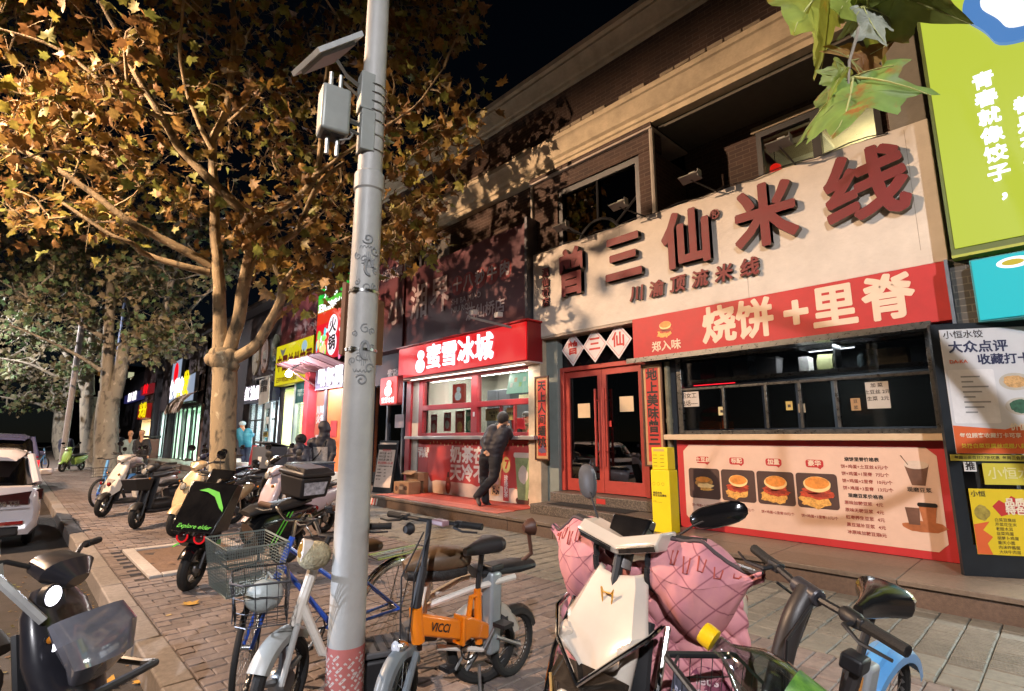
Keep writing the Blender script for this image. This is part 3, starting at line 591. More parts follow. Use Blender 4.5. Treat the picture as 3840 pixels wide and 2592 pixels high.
cm = [mat('cup_white', 'cbb9a8', .5), mat('cup_brown', '6a4a3a', .5, var=.3), mat('cup_lid', '1a1614', .4), mat('cup_kraft', 'a9653c', .5, var=.3)]
b = MB(); flat(b, [(-1.31, .98), (-1.19, .98), (-1.14, 1.2), (-1.36, 1.2)], 7.291, 1); flat(b, blob(-1.25, 1.2, .11, .045, 1, .0), 7.29, 0); flat(b, [(-1.385, 1.3), (-1.378, 1.3), (-1.32, 1.2), (-1.328, 1.2)], 7.2895, 2)
flat(b, blob(-1.25, .545, .19, .06, 4, .3), 7.2915, 3); flat(b, [(-1.245, .55), (-1.15, .55), (-1.12, .76), (-1.275, .76)], 7.29, 3); flat(b, rrect(-1.285, -1.11, .755, .8, .02), 7.289, 2); flat(b, [(-1.38, .56), (-1.28, .56), (-1.27, .74), (-1.4, .74)], 7.2905, 1)
wp(mb_, 'drinks_print', b, cm, smooth=False, fix=False)['kind'] = 'stuff'; wt(mb_, '现磨豆浆', .055, PDK, (-1.25, 7.289, .93), name='drinks_text', off=.001)
# ------------------------------------------------------------------ dark takeaway window with shelves
tw_ = thing('takeaway_window', 'dark steel framed takeaway window with greasy glass panes', 'window', (-2.6, 7.45, 1.54))
AL = mat('alu_frame', '6a6b69', .28, .85, var=.4, scale=15)
f = MB().bx(-4.14, -4.06, 7.4, 7.5, 1.541, 2.69).bx(-1.04, -.97, 7.4, 7.5, 1.541, 2.69).bx(-4.06, -1.04, 7.4, 7.5, 1.541, 1.6).bx(-4.06, -1.04, 7.4, 7.5, 2.2, 2.235)
wp(tw_, 'frame', f, AL, bevel=.004)
for x in (-3.42, -2.83, -2.4, -1.98): wp(tw_, 'mullion', MB().bx(x - .018, x + .018, 7.405, 7.48, 1.6205, 2.199), AL, bevel=.003)
ax = (-4.06, -3.45, -2.86, -2.43, -2.01, -1.04)
for a, c_ in zip(ax[:-1], ax[1:]): wp(tw_, 'pane', MB().bx(a + .03 if a > -4 else a, c_ - .03 if c_ < -1.1 else c_, 7.44, 7.445, 1.621, 2.199), glassm('grease_glass', (.62, .62, .6), .1, .06))
wp(tw_, 'pane', MB().bx(-4.06, -1.04, 7.44, 7.445, 2.261, 2.689), glassm('upper_glass', (.7, .7, .7), .07, .03))
kr = thing('kitchen_room', None, None); kr['kind'] = 'structure'
for nm, d in (('back_wall', (-4.2, -.9, 8.9, 9.0, .2, 2.8)), ('side_wall', (-4.3, -4.2, 7.5, 8.9, .2, 2.8)), ('side_wall', (-.95, -.9, 7.5, 8.9, .2, 2.8)), ('ceiling', (-4.3, -.9, 7.5, 9, 2.76, 2.8)), ('floor', (-4.3, -.9, 7.62, 9, .2, .21))): MB().bx(*d).build(nm, mat('kitchen_dark', '33363a', .6, var=.2), kr)
sh = thing('steel_wall_shelf', 'steel shelf across the dark takeaway window', 'shelf', (-2.6, 7.7, 2.3)); wp(sh, 'board', MB().bx(-4.05, -1.1, 7.55, 7.85, 2.33, 2.36), STEEL); wp(sh, 'lip', MB().bx(-4.05, -1.1, 7.53, 7.549, 2.31, 2.365), STEEL)
for x in (-3.1, -2.0): wp(sh, 'bracket', MB().bx(x - .01, x + .01, 7.56, 7.84, 2.361, 2.75), STEEL)
for i, (x, w, h, c, lb, nm, ct_) in enumerate(((-3.75, .22, .3, 'a02a28', 'red paper bag at the left end of the kitchen shelf', 'paper_bag', 'bag'), (-3.5, .2, .26, '4a3c34', 'brown carton beside the red bag on the shelf', 'carton', 'box'), (-3.22, .26, .2, '77706a', 'low grey plastic tub on the kitchen shelf', 'plastic_tub', 'tub'), (-2.86, .3, .22, '6d6a68', 'wide grey plastic tub on the kitchen shelf', 'plastic_tub', 'tub'), (-2.38, .12, .2, 'b5b2ac', 'white printed carton standing on the kitchen shelf', 'carton', 'box'), (-2.14, .18, .22, '8a8c58', 'olive bag slumped on the kitchen shelf', 'paper_bag', 'bag'), (-1.72, .14, .18, '5a6a6a', 'grey green canister on the kitchen shelf', 'canister', 'canister'), (-1.4, .3, .2, '9a7a4c', 'tan carton near the right end of the shelf', 'carton', 'box'))):
    g_ = thing(nm, lb, ct_, (x, 7.7, 2.361))
    M_ = mat('shelf_item_%d' % i, c, .6, var=.2)
    if nm == 'canister': MB().lathe([(w * .45, 0), (w * .45, h * .8), (w * .3, h * .9), (w * .3, h)], n=16).build('can', M_, g_)
    elif nm == 'plastic_tub': MB().loft([rr3(w * .44, .1, 0), rr3(w * .5, .12, h)] if False else [[(-w * .44, -.1, 0), (w * .44, -.1, 0), (w * .44, .1, 0), (-w * .44, .1, 0)], [(-w * .5, -.12, h), (w * .5, -.12, h), (w * .5, .12, h), (-w * .5, .12, h)]]).build('tub', M_, g_, bevel=.012); MB().bx(-w * .52, w * .52, -.125, .125, h + .001, h + .02).build('lid', M_, g_, bevel=.006)
    elif nm == 'paper_bag': MB().loft([[(-w / 2, -.07, 0), (w / 2, -.07, 0), (w / 2, .07, 0), (-w / 2, .07, 0)], [(-w / 2, -.07, h * .6), (w / 2, -.06, h * .6), (w / 2, .06, h * .6), (-w / 2, .07, h * .6)], [(-w * .46, -.02, h), (w * .5, -.02, h * .95), (w * .5, .01, h * .95), (-w * .46, .01, h)]]).build('bag', M_, g_)
    else: MB().bx(-w / 2, w / 2, -.1, .1, 0, h).build('box', M_, g_, bevel=.004); MB().bx(-w / 2 - .002, w / 2 + .002, -.02, .02, h + .0005, h + .003).build('tape', mat('tape_tan', '9a8a6a', .4), g_)
cr = thing('food_crate', 'orange and red crate of wrapped food behind the left window pane', 'crate', (-3.72, 7.75, 1.62))
MB().bx(-.22, .22, -.12, .12, 0, .12).build('crate', mat('crate_orange', 'b5561e', .5), cr, bevel=.008); MB().ell((0, 0, .2), (.24, .13, .14)).build('wrapped_food', mat('wrapped_red', '8a3a34', .25, var=.5, scale=14, bump=.6, bscale=20), cr)
MB().bx(-.15, .15, -.135, -.124, .19, .24).build('band', mat('band_green', '2f5a4a', .5), cr)
ls = thing('red_led_strip', 'red glowing LED strip under the left end of the kitchen shelf', 'lamp', (-3.6, 7.6, 2.3)); MB().bx(-.38, .3, -.01, .01, -.012, 0).build('housing', STEEL, ls); MB().bx(-.36, .28, -.008, .008, -.02, -.0125).build('leds', E('red_led', 'ff2030', 14.), ls)
kl = thing('kitchen_fill_lamp', 'added strip lamp on the ceiling brightening the dark kitchen', 'lamp', (-2.2, 8.2, 2.74)); MB().bx(-.3, .3, -.03, .03, -.03, 0).build('housing', STEEL, kl); MB().bx(-.28, .28, -.02, .02, -.04, -.031).build('tube', E('fill_tube', 'dfe8f0', 16.), kl)
l = bpy.data.lights.new('kitchen_fill_light', 'AREA'); l.size = .5; l.energy = 40; l.color = (.85, .93, 1); lo = bpy.data.objects.new('kitchen_fill_light', l); COL.objects.link(lo); lo.parent = kl; lo.location = (0, -.5, -.06)  # added lamp, lifts the dark shelves behind the takeaway window
pw = lambda u, v, y=7.435: onY(2400 + u * .5164, 1150 + v * .5164, y)
def notice(label, u0, u1, v0, v1, col, lines, size, tm=PDK, y=7.433, nm='paper_notice'):
    a = pw(u0, (v0 + v1) / 2, y); c_ = pw(u1, (v0 + v1) / 2, y); t0 = pw((u0 + u1) / 2, v0, y).z; b0 = pw((u0 + u1) / 2, v1, y).z
    n_ = thing(nm, label, 'notice', ((a.x + c_.x) / 2, y, b0)); wp(n_, 'sheet', MB().bx(a.x, c_.x, y - .002, y, b0, t0), mat('notice_' + col, col, .7, var=.05))
    for i, s in enumerate(lines): wt(n_, s, size, tm, ((a.x + c_.x) / 2, y - .003, t0 - (t0 - b0) * (i + .55) / len(lines)), off=size * .02)
    return n_
notice('white notice with two black lines on the left window pane', 285, 428, 620, 728, 'b8b0a6', ('招女工', '电话----'), .085)
notice('small yellow topped card on the left window pane', 570, 615, 728, 790, 'b9ad80', ('■',), .05)
notice('narrow yellow card on the middle window post', 1060, 1108, 688, 752, 'b09a58', ('■',), .05, y=7.4)
notice('tan card on the second window pane', 1150, 1200, 705, 770, 'a8987c', ('■',), .05)
notice('brown food card on the third window pane', 1532, 1602, 665, 755, '9a7a54', ('豆', '浆'), .05)
notice('white handwritten price sheet on the right window pane', 1642, 1812, 545, 740, 'aaa59c', ('加 菜', '土豆丝 2元', '生菜  2元', ''), .055)
# ------------------------------------------------------------------ right neighbour: dumpling shop
db = thing('grey_brick_shop', 'grey brick shop front at the right edge under the glowing signs', 'building', (1, 7.4, .2))
wp(db, 'pier', MB().bx(-.7, -.45, 7.05, 7.6, .21, 3.36), BRICK2, smooth=False); wp(db, 'wall', MB().bx(-.449, 6, 7.3, 7.7, 2.62, 9).bx(2.9, 3.2, 7.3, 7.7, .21, 2.62).bx(5.8, 6, 7.3, 7.7, .21, 2.62), BRICK2, smooth=False)
wp(db, 'trim', MB().bx(-.735, -.705, 7.0, 7.3, .3, 3.36), mat('trim_blue_grey', '6d7884', .4, .4))
gs = thing('lime_lightbox_sign', 'tall glowing lime green sign with white vertical characters', 'sign', (.6, 6.9, 3.4))
LIME = E('lime', 'd3e24a', .8)
wp(gs, 'case', MB().bx(-.655, 2.6, 6.92, 7.28, 3.36, 8.2), mat('case_dark_green', '5a6a38', .5)); wp(gs, 'face', MB().bx(-.62, 2.6, 6.9, 6.919, 3.43, 8.2), LIME); wp(gs, 'soffit', MB().bx(-.655, 2.6, 6.9, 7.28, 3.33, 3.358), mat('soffit_lime', 'a3b04a', .5))
for i, ch in enumerate('青春就像饺子，'): wt(gs, ch, .178, E('white_sign', 'f4f8ff', 1.5), (-.2 + (.06 if i == 6 else 0), 6.87, 5.12 - i * .205), name='character', ex=.012, off=.005)
for i, ch in enumerate('都是有馅儿'): wt(gs, ch, .178, E('white_sign', 'f4f8ff', 1.5), (.07, 6.87, 4.72 - i * .205), name='character', ex=.012, off=.005)
bp_ = blob(.33, 5.93, .56, .56, 3., .3, 60, 1.2)
wp(gs, 'emblem_rim', MB().prism(bp_, Fy, 6.84, 6.899), E('emblem_blue', '5a93d8', .8)); wp(gs, 'emblem', MB().prism([((u - .33) * .76 + .33, (v - 5.93) * .76 + 5.93) for u, v in bp_], Fy, 6.825, 6.839), E('emblem_white', 'ffffff', 1.2))
ts = thing('teal_lightbox_sign', 'glowing turquoise sign below the lime sign at the right edge', 'sign', (.6, 6.85, 2.64))
wp(ts, 'case', MB().bx(-.525, 2.6, 6.88, 7.04, 2.63, 3.27), mat('case_teal', '3a8a90', .5)); wp(ts, 'face', MB().bx(-.51, 2.6, 6.862, 6.879, 2.645, 3.255), E('teal', '18c4cc', 1.0))
wt(ts, '酒仙桥店', .085, E('white_sign'), (.02, 6.85, 3.17), name='lettering', off=.004, align='LEFT')
wp(ts, 'emblem', flat(flat(MB(), blob(-.2, 3.17, .13, .055, 1, .0), 6.856), [(-.09, 3.17), (-.02, 3.21), (-.02, 3.13)], 6.856), E('white_sign'), smooth=False, fix=False); wp(ts, 'emblem_core', flat(MB(), blob(-.21, 3.17, .08, .03, 1, .0), 6.852), E('emblem_yellow', 'd8c030', .9), smooth=False, fix=False)
for i, (x, w, h) in enumerate(((-.09, .035, .07), (.06, .07, .2), (.3, .06, .12))): wp(ts, 'character_stroke', MB().prism(blob(x, 2.9, w, h, i, .1), Fy, 6.84, 6.861), E('white_sign'))
# open glazed door leaf with posters (stands at an angle on the deck)
A = Vector((-.89, 6.71, .214)); Bv = Vector((-.42, 7.0, .214)); dv = (Bv - A); ang = math.atan2(dv.y, dv.x)
od = thing('poster_covered_door', 'open black framed glass door covered with dumpling posters', 'door', A, ang)
BLK = mat('black_frame', '22282e', .35, .2, var=.15)
w_ = .86; fr = .105
MB().bx(0, fr, 0, .05, 0, 2.42).bx(w_ - fr, w_, 0, .05, 0, 2.42).bx(fr, w_ - fr, 0, .05, 0, .28).bx(fr, w_ - fr, 0, .05, 2.3, 2.42).bx(fr, w_ - fr, 0, .05, 1.03, 1.1).build('frame', BLK, od)
MB().bx(fr, w_ - fr, .02, .026, .281, 1.029).bx(fr, w_ - fr, .02, .026, 1.101, 2.299).build('pane', glassm('poster_glass', (.8, .82, .85), .12), od)
def dposter(name, x0, x1, z0, z1, col): return MB().bx(x0, x1, -.006, -.002, z0, z1).build(name, mat('dp_' + col, col, .5, var=.04), od)
def dt(s, size, m, x, z, al='CENTER', off=.001, y=-.008): return text(s, size, m, od, (x, y, z), align=al, off=off)
NAVY = mat('dp_navy', '2a3050', .6, var=0); ORG = mat('dp_orange', 'd2602c', .6, var=.05); DGR = mat('dp_green', '2f5a44', .6, var=.4, scale=30); PNK = mat('dp_noodle', 'c9a06a', .6, var=.4, scale=40)
dposter('poster', .075, w_ - .07, 1.13, 2.36, 'c9ccd0'); dt('小恒水饺', .085, PDK, .1, 2.3, 'LEFT'); dt('大众点评', .125, NAVY, .13, 2.17, 'LEFT', .004); dt('收藏打卡', .11, NAVY, .36, 2.04, 'LEFT', .004); dt('DA-KA', .05, ORG, .2, 2.03)
fl2 = lambda mb, poly, y, mi=0: flat(mb, poly, y, mi)
fl2(MB(), rrect(.1, .48, 1.42, 1.95, .02), -.0068).build('phone_print', mat('dp_screen', 'd9dadc', .5), od, smooth=False, fix=False)
b = MB()
for i in range(8): fl2(b, [(.2, 1.52 + i * .05), (.3 + .12 * ((i * 7) % 3) / 2, 1.52 + i * .05), (.3 + .12 * ((i * 7) % 3) / 2, 1.535 + i * .05), (.2, 1.535 + i * .05)], -.0075)
b.build('screen_lines', mat('dp_grey', '8a8d90', .6), od, smooth=False, fix=False)
b = fl2(MB(), blob(.64, 1.82, .13, .085, 1, 0), -.007, 0); fl2(b, blob(.64, 1.82, .1, .06, 1, .2), -.0078, 1); fl2(b, blob(.66, 1.58, .13, .085, 2, 0), -.007, 0); fl2(b, blob(.66, 1.58, .1, .065, 2, .25, 26, 5), -.0078, 2)
b.build('dish_print', [mat('dp_plate', 'b9b4a8', .5), PNK, DGR], od, smooth=False, fix=False)
fl2(MB(), [(.076, 1.132), (w_ - .072, 1.132), (w_ - .072, 1.45), (.5, 1.36), (.076, 1.4)], -.0072).build('orange_band', ORG, od, smooth=False, fix=False)
dt('每位顾客收藏打卡可享', .05, mat('dp_cream', 'e6d9c0', .6, var=0), .12, 1.3, 'LEFT', .001, -.009); dt('兑换白菜豆腐丝或腊八蒜一份', .048, mat('dp_yel', 'e0cf40', .6, var=0), .12, 1.2, 'LEFT', .001, -.009); dt('价值12元', .07, mat('dp_cream'), .68, 1.38, 'CENTER', .003, -.009)
MB().bx(.02, w_ - .02, -.0085, -.0005, 1.06, 1.12).build('yellow_tape', mat('dp_tape', 'b8b046', .5), od); dt('每周三会员日7.7折优惠  每周三会员日7.7折', .036, PDK, .05, 1.09, 'LEFT', .0005, -.0095)
MB().bx(.12, .22, -.006, -.0022, .96, 1.05).build('push_plate', mat('dp_white', 'd0d0ce', .5), od); dt('推', .08, PDK, .17, 1.005, off=.003)
dposter('lower_banner', .27, w_ - .08, .84, 1.04, 'c8be40'); dt('小恒水饺', .12, mat('dp_pale', 'd9d49a', .6, var=0), .3, .94, 'LEFT')
dposter('price_poster', .13, w_ - .08, .2, .8, 'd8bf22')
fl2(MB(), [(.3, .64), (.36, .7), (.4, .67), (.46, .74), (.55, .68), (.66, .76), (.7, .7), (w_ - .082, .73), (w_ - .082, .6), (.6, .56), (.45, .58), (.36, .55)], -.0072).build('red_burst', mat('dp_red', 'b8302c', .6), od, smooth=False, fix=False)
dt('品质小菜', .08, mat('dp_cream'), .56, .675, 'CENTER', .004, -.009); dt('特色面类', .08, mat('dp_cream'), .56, .6, 'CENTER', .004, -.009); dt('小恒', .06, PDK, .2, .75)
fl2(MB(), blob(.21, .58, .06, .07, 5, .2), -.0072).build('horn_print', mat('dp_horn', '9a8a3a', .6, var=.5, scale=20), od, smooth=False, fix=False)
fl2(MB(), [(.131, .202), (.25, .202), (.22, .3), (.27, .36), (.2, .42), (.26, .5), (.131, .47)], -.0071).build('orange_edge', ORG, od, smooth=False, fix=False)
for i, s in enumerate(('白菜豆腐丝   8元', '芹菜花生米   8元', '老醋木耳     9元', '韭菜鸡蛋    13元', '胡萝卜鸡蛋  13元', '重庆小面    15元', '肉沫炸酱面  16元', '大块牛肉面  18元')): [dt(q, .034, PDK, xx, .515 - i * .041, 'LEFT', .0003, -.008) for q, xx in zip(s.split(), (.3, .56))]
# ================================================================== DRINKS COUNTER (red lit shop)
XRED = mat('shop_red', '8e1f26', .45, var=.12, scale=8); GREYP = mat('post_grey', '8f8d88', .6)
ds = thing('drinks_shop_window', 'red framed lit service window of the drinks shop', 'window', (-9.2, 7.36, .21))
Y0 = 7.36
wp(ds, 'left_post', MB().bx(-11.72, -11.5, Y0 - .06, Y0 + .3, .21, 2.98), XRED, bevel=.01); wp(ds, 'left_jamb', MB().bx(-11.499, -11.24, Y0, Y0 + .3, .21, 2.98), mat('jamb_pale', 'a8a49c', .6, var=.1))
wf = MB().bx(-11.23, -11.05, Y0, Y0 + .12, 1.53, 2.98).bx(-7.27, -7.1, Y0, Y0 + .12, 1.53, 2.98).bx(-11.05, -7.27, Y0, Y0 + .12, 2.86, 2.98).bx(-11.05, -7.27, Y0, Y0 + .12, 1.53, 1.6)
wp(ds, 'frame', wf, XRED, bevel=.006); wp(ds, 'transom_rail', MB().bx(-11.05, -7.27, Y0 - .002, Y0 + .12, 2.15, 2.27), XRED, bevel=.006); wp(ds, 'centre_post', MB().bx(-9.14, -8.92, Y0 - .004, Y0 + .12, 1.6, 2.86), XRED, bevel=.006)
for x in (-8.2, -7.78): wp(ds, 'sash_bar', MB().bx(x - .025, x + .025, Y0 + .03, Y0 + .09, 1.6, 2.15), XRED)
CG = glassm('clear_glass', (.97, .98, .97), .05)
for a, c_, z0, z1 in ((-11.05, -9.14, 2.27, 2.86), (-8.92, -7.27, 2.27, 2.86), (-11.05, -9.14, 1.6, 2.15), (-8.92, -8.225, 1.6, 2.15), (-8.175, -7.805, 1.6, 2.15)):
    wp(ds, 'pane', MB().bx(a + .002, c_ - .002, Y0 + .055, Y0 + .061, z0 + .002, z1 - .002), CG)
wp(ds, 'sticker', MB().bx(-9.06, -9.0, Y0 - .008, Y0 - .0055, 1.95, 2.05), mat('qr_pale', 'b5b0b0', .6))
dc = thing('drinks_counter', 'narrow steel counter ledge under the drinks shop window', 'counter', (-9.2, 7.3, 1.45)); wp(dc, 'ledge', MB().bx(-11.5, -6.98, Y0 - .22, Y0 + .1, 1.455, 1.525), mat('ledge_steel', 'a9a4a4', .35, .5, var=.1), bevel=.006)
wp(dc, 'base', MB().bx(-11.24, -7.02, Y0 + .03, Y0 + .25, .212, 1.454), mat('counter_base', '6a2a28', .7))
# counter poster
ps = thing('counter_poster', 'red winter poster with pale slogan and two milk tea cups under the counter', 'poster', (-9.1, Y0, .22)); y = Y0 + .018
wp(ps, 'sheet', MB().bx(-11.2, -7.0, y, y + .01, .215, 1.44), mat('poster_red', 'b23a36', .45, var=.12, scale=3))
wp(ps, 'snow_ground', flat(MB(), [(-10.75, .217), (-7.02, .217), (-7.02, .55)] + [(-7.02 - i * .19, .5 + .09 * noise.noise((i * .55, 3, 0))) for i in range(1, 20)] + [(-10.75, .62)], y - .001), mat('poster_snow', 'cdb6a4', .5, var=.08), smooth=False, fix=False)
wp(ps, 'side_panel', flat(MB(), [(-11.19, .5), (-10.78, .5), (-10.78, 1.35), (-11.19, 1.35)], y - .0012), mat('poster_red2', '9a2a2c', .5), smooth=False, fix=False)
PW = mat('poster_white', 'd5cbc4', .5, var=.05)
wt(ps, '扫码点餐\n更快哦', .13, PW, (-10.99, y - .003, 1.13), off=.006, line=.9); wt(ps, '奶茶在手', .38, PW, (-9.05, y - .004, 1.09), name='slogan', off=.016, sx=1.1); wt(ps, '天冷不怕', .38, PW, (-9.05, y - .004, .7), name='slogan', off=.016, sx=1.1)
b = MB()
for i in range(26): flat(b, blob(-10.7 + i * .145, 1.36 + .03 * math.sin(i * 1.1), .016, .028, i, .1, 10), y - .0025)
ob = wp(ps, 'fairy_lights', b, mat('poster_bulb', 'e0c890', .5), smooth=False, fix=False); ob['kind'] = 'stuff'
b = MB(); flat(b, blob(-9.95, .42, .1, .19, 1, .1), y - .003, 0); flat(b, [(-10.0, .6), (-9.9, .6), (-9.92, .72), (-9.98, .72)], y - .003, 1); flat(b, blob(-9.95, .4, .06, .07, 2, .2), y - .0035, 2)
wp(ps, 'bottle_print', b, [mat('pr_amber', '8a3a20', .5, var=.4), mat('pr_brown', '4a2018', .5), mat('pr_label', 'c05a40', .5)], smooth=False, fix=False)
CUk = [mat('tea_cream', 'cfb68a', .5, var=.15), mat('tea_lid', '8a847c', .5, var=.3), mat('pearl', '2a2018', .5, var=0), mat('tea_green', '8a9a68', .5, var=.3), mat('cup_edge', 'c9beb0', .5), mat('choc', '5a3020', .5), mat('badge', 'b8ad6a', .5)]
b = MB(); flat(b, blob(-8.32, .3, .2, .09, 3, .1), y - .003, 4); flat(b, [(-8.46, .32), (-8.2, .32), (-8.12, 1.05), (-8.52, 1.05)], y - .0035, 0); flat(b, rrect(-8.54, -8.1, 1.05, 1.22, .06), y - .004, 2)
for i in range(22):
    r1, r2 = random.random(), random.random(); flat(b, blob(-8.44 + .26 * r1, .36 + .16 * r2, .016, .02, i, 0, 8), y - .0042, 2)
for i in range(12): flat(b, blob(-8.48 + .3 * random.random(), .92 + .12 * random.random(), .016, .02, i, 0, 8), y - .0042, 2)
flat(b, blob(-7.52, .28, .2, .09, 4, .1), y - .003, 5); flat(b, [(-7.66, .3), (-7.38, .3), (-7.28, 1.1), (-7.74, 1.1)], y - .0035, 3); flat(b, rrect(-7.78, -7.25, 1.1, 1.2, .04), y - .004, 4); flat(b, blob(-7.51, .78, .13, .17, 5, .2), y - .004, 4)
flat(b, blob(-8.0, .95, .12, .16, 1, 0), y - .0045, 6); flat(b, blob(-7.16, .95, .12, .16, 1, 0), y - .0045, 6)
for x in (-8.0, -7.16): flat(b, [(x - .09, .24), (x + .08, .24), (x + .08, .78), (x - .09, .78)], y - .0028, 7)
wp(ps, 'cup_print', b, CUk + [mat('poster_red')], smooth=False, fix=False)
for x in (-8.0, -7.16): wt(ps, '7', .24, mat('price_red', 'a82c24', .5), (x + .02, y - .006, .95), name='price', off=.012)
wt(ps, '珍珠奶茶', .12, PW, (-8.0, y - .0055, .52), name='cup_text', vertical=True, off=.004, line=.9); wt(ps, '茉莉奶绿', .12, PW, (-7.16, y - .0055, .52), name='cup_text', vertical=True, off=.004, line=.9)
# lightbox
lb = thing('red_lightbox_sign', 'glowing red lightbox with four white neon characters over the drinks window', 'sign', (-9.2, 6.95, 2.9))
wp(lb, 'case', MB().bx(-11.52, -6.92, 6.93, 7.34, 2.93, 3.7), mat('case_red', '7a0f14', .5), bevel=.006); wp(lb, 'face', MB().bx(-11.5, -6.94, 6.91, 6.929, 2.95, 3.68), E('red_face', 'e0040e', 1.05)); wp(lb, 'cap', MB().bx(-11.6, -6.88, 6.88, 7.36, 3.702, 3.735), mat('cap_red', 'b01018', .4))
wp(lb, 'soffit', MB().bx(-11.52, -6.92, 6.95, 7.34, 2.905, 2.929), mat('soffit_pale', 'b9a9a4', .6))
wp(lb, 'downlight', MB().bx(-11.2, -7.2, 7.08, 7.14, 2.894, 2.9045), E('downlight', 'fff2e4', 4.)); l = bpy.data.lights.new('soffit_light', 'AREA'); l.shape = 'RECTANGLE'; l.size = 4; l.size_y = .06; l.energy = 45; l.color = (1, .93, .88); lo = bpy.data.objects.new('soffit_light', l); COL.objects.link(lo); lo.parent = lb; lo.location = (0, .16, -.015)
NEON = E('neon_white', 'fff4ff', 2.)
for ch, x in zip('蜜雪冰城', (-9.95, -9.35, -8.75, -8.15)): wt(lb, ch, .6, NEON, (x, 6.885, 3.3), name='character', ex=.015, off=.009, sx=.98)
b = MB(); b.prism(rrect(-10.6, -10.4, 3.0, 3.58, .06), Fy, 6.87, 6.905); wp(lb, 'lit_badge', MB().prism(blob(-10.5, 3.17, .17, .16, 1, .05), Fy, 6.87, 6.905).prism(blob(-10.48, 3.43, .12, .11, 1, .05), Fy, 6.871, 6.906), NEON)
vs_ = thing('hanging_lightbox', 'small glowing red square lightbox hung beside the drinks window', 'sign', (-11.5, 6.7, 2.3))
wp(vs_, 'case', MB().prism(rrect(-11.92, -11.08, 2.28, 2.98, .06), Fy, 6.66, 6.8), mat('case_red')); wp(vs_, 'face', MB().prism(rrect(-11.9, -11.1, 2.3, 2.96, .05), Fy, 6.645, 6.659), E('red_face2', 'e8200e', 1.1))
wp(vs_, 'lit_badge', MB().prism(blob(-11.5, 2.62, .17, .13, 1, .04), Fy, 6.63, 6.644).prism(blob(-11.47, 2.8, .1, .085, 1, .04), Fy, 6.631, 6.6441), E('badge_white', 'ffffff', 1.6)); wt(vs_, '蜜雪冰城', .15, E('badge_white'), (-11.5, 6.635, 2.39), off=.007)
wp(vs_, 'bracket', MB().tube([(-11.3, 6.74, 2.98), (-11.3, 7.3, 3.05)], .02, 6), DKF)
# interior
ir = thing('drinks_shop_room', None, None); ir['kind'] = 'structure'; WW = mat('room_white', 'd8d6cc', .6, var=.06)
for nm, d in (('back_wall', (-11.3, -7.0, 9.9, 10, .2, 3.3)), ('side_wall', (-11.3, -11.24, 7.6, 9.9, .2, 3.3)), ('side_wall', (-7.04, -6.98, 7.6, 9.9, .2, 3.3)), ('ceiling', (-11.3, -7.0, 7.4, 10, 3.25, 3.3)), ('floor', (-11.3, -7.0, 7.6, 10, .2, .22))): MB().bx(*d).build(nm, WW, ir)
for i, x in enumerate((-10.2, -8.2)):
    cl = thing('ceiling_light_panel', 'lit ceiling panel inside the drinks shop, %s half' % ('left', 'right')[i], 'lamp', (x, 8.6, 3.2)); MB().bx(-.6, .6, -.25, .25, 0, .04).build('housing', mat('lamp_white', 'e0e0e0', .5), cl); MB().bx(-.56, .56, -.21, .21, -.012, -.001).build('diffuser', E('lamp_panel', 'fff6e6', 5.), cl)
    l = bpy.data.lights.new('panel_light', 'AREA'); l.shape = 'RECTANGLE'; l.size = 1.1; l.size_y = .4; l.energy = 50; l.color = (1, .96, .88); lo = bpy.data.objects.new('panel_light', l); COL.objects.link(lo); lo.parent = cl; lo.location = (0, 0, -.03)
mbm = thing('menu_screens', 'row of lit green and blue menu screens hanging inside the drinks shop', 'screen', (-8.0, 8.9, 2.8))
for i, (x, c, h) in enumerate(((-9.0, '9ad0b4', .0), (-8.25, '58c8d8', 0), (-7.45, '6ab2d8', .0))):
    wp(mbm, 'screen', MB().box((x, 8.7, 2.78 + h), (.72, .03, .5), (R(-14), 0, 0)), E('menu_%d' % i, c, .85))
    for k in range(4): wp(mbm, 'menu_picture', MB().box((x - .22 + .15 * k, 8.67, 2.74 + .12 * (k % 2)), (.09, .006, .11), (R(-14), 0, 0)), E('menu_pic_%d' % (k % 3), ('e8e4d0', 'd8a878', 'a8d078')[k % 3], .8))
bn = thing('menu_banner', 'cream printed banner below the lit menu screens', 'banner', (-8.1, 8.9, 2.4)); wp(bn, 'sheet', MB().bx(-9.2, -7.1, 8.9, 8.91, 2.28, 2.52), mat('banner_cream', 'dccfa8', .6)); wt(bn, '热饮系列 天天特价', .17, mat('banner_red', 'b8402c', .6), (-8.0, 8.895, 2.4), off=.006)
for i, (x, z, w, h, c, tx, lb_) in enumerate(((-10.75, 1.8, .26, .5, 'a83038', '扫码', 'dark red poster at the left end inside the drinks window'), (-10.2, 1.86, .28, .44, 'b43034', '新品', 'small red poster with a white square in the drinks window'), (-9.72, 1.82, .34, .56, 'b8463c', '奶茶', 'red and yellow drink poster left of the centre post'), (-9.35, 1.84, .3, .56, '3a7a5e', '果茶', 'green drink poster beside the centre post'))):
    p_ = thing('window_poster', lb_, 'poster', (x, 7.5, z), group='posters in the drinks window'); wp(p_, 'sheet', MB().bx(x - w / 2, x + w / 2, 7.5, 7.504, z - h / 2, z + h / 2), mat('wposter_%d' % i, c, .5, var=.15)); wt(p_, tx, .1, PW, (x, 7.498, z + h * .3), off=.005)
    wp(p_, 'picture', flat(MB(), blob(x, z - h * .15, w * .3, h * .22, i, .1), 7.497), mat('wpic_%d' % i, ('c9b8b0', 'd0c8c0', 'c8a058', 'b8c8a0')[i], .5, var=.3, scale=20), smooth=False, fix=False)
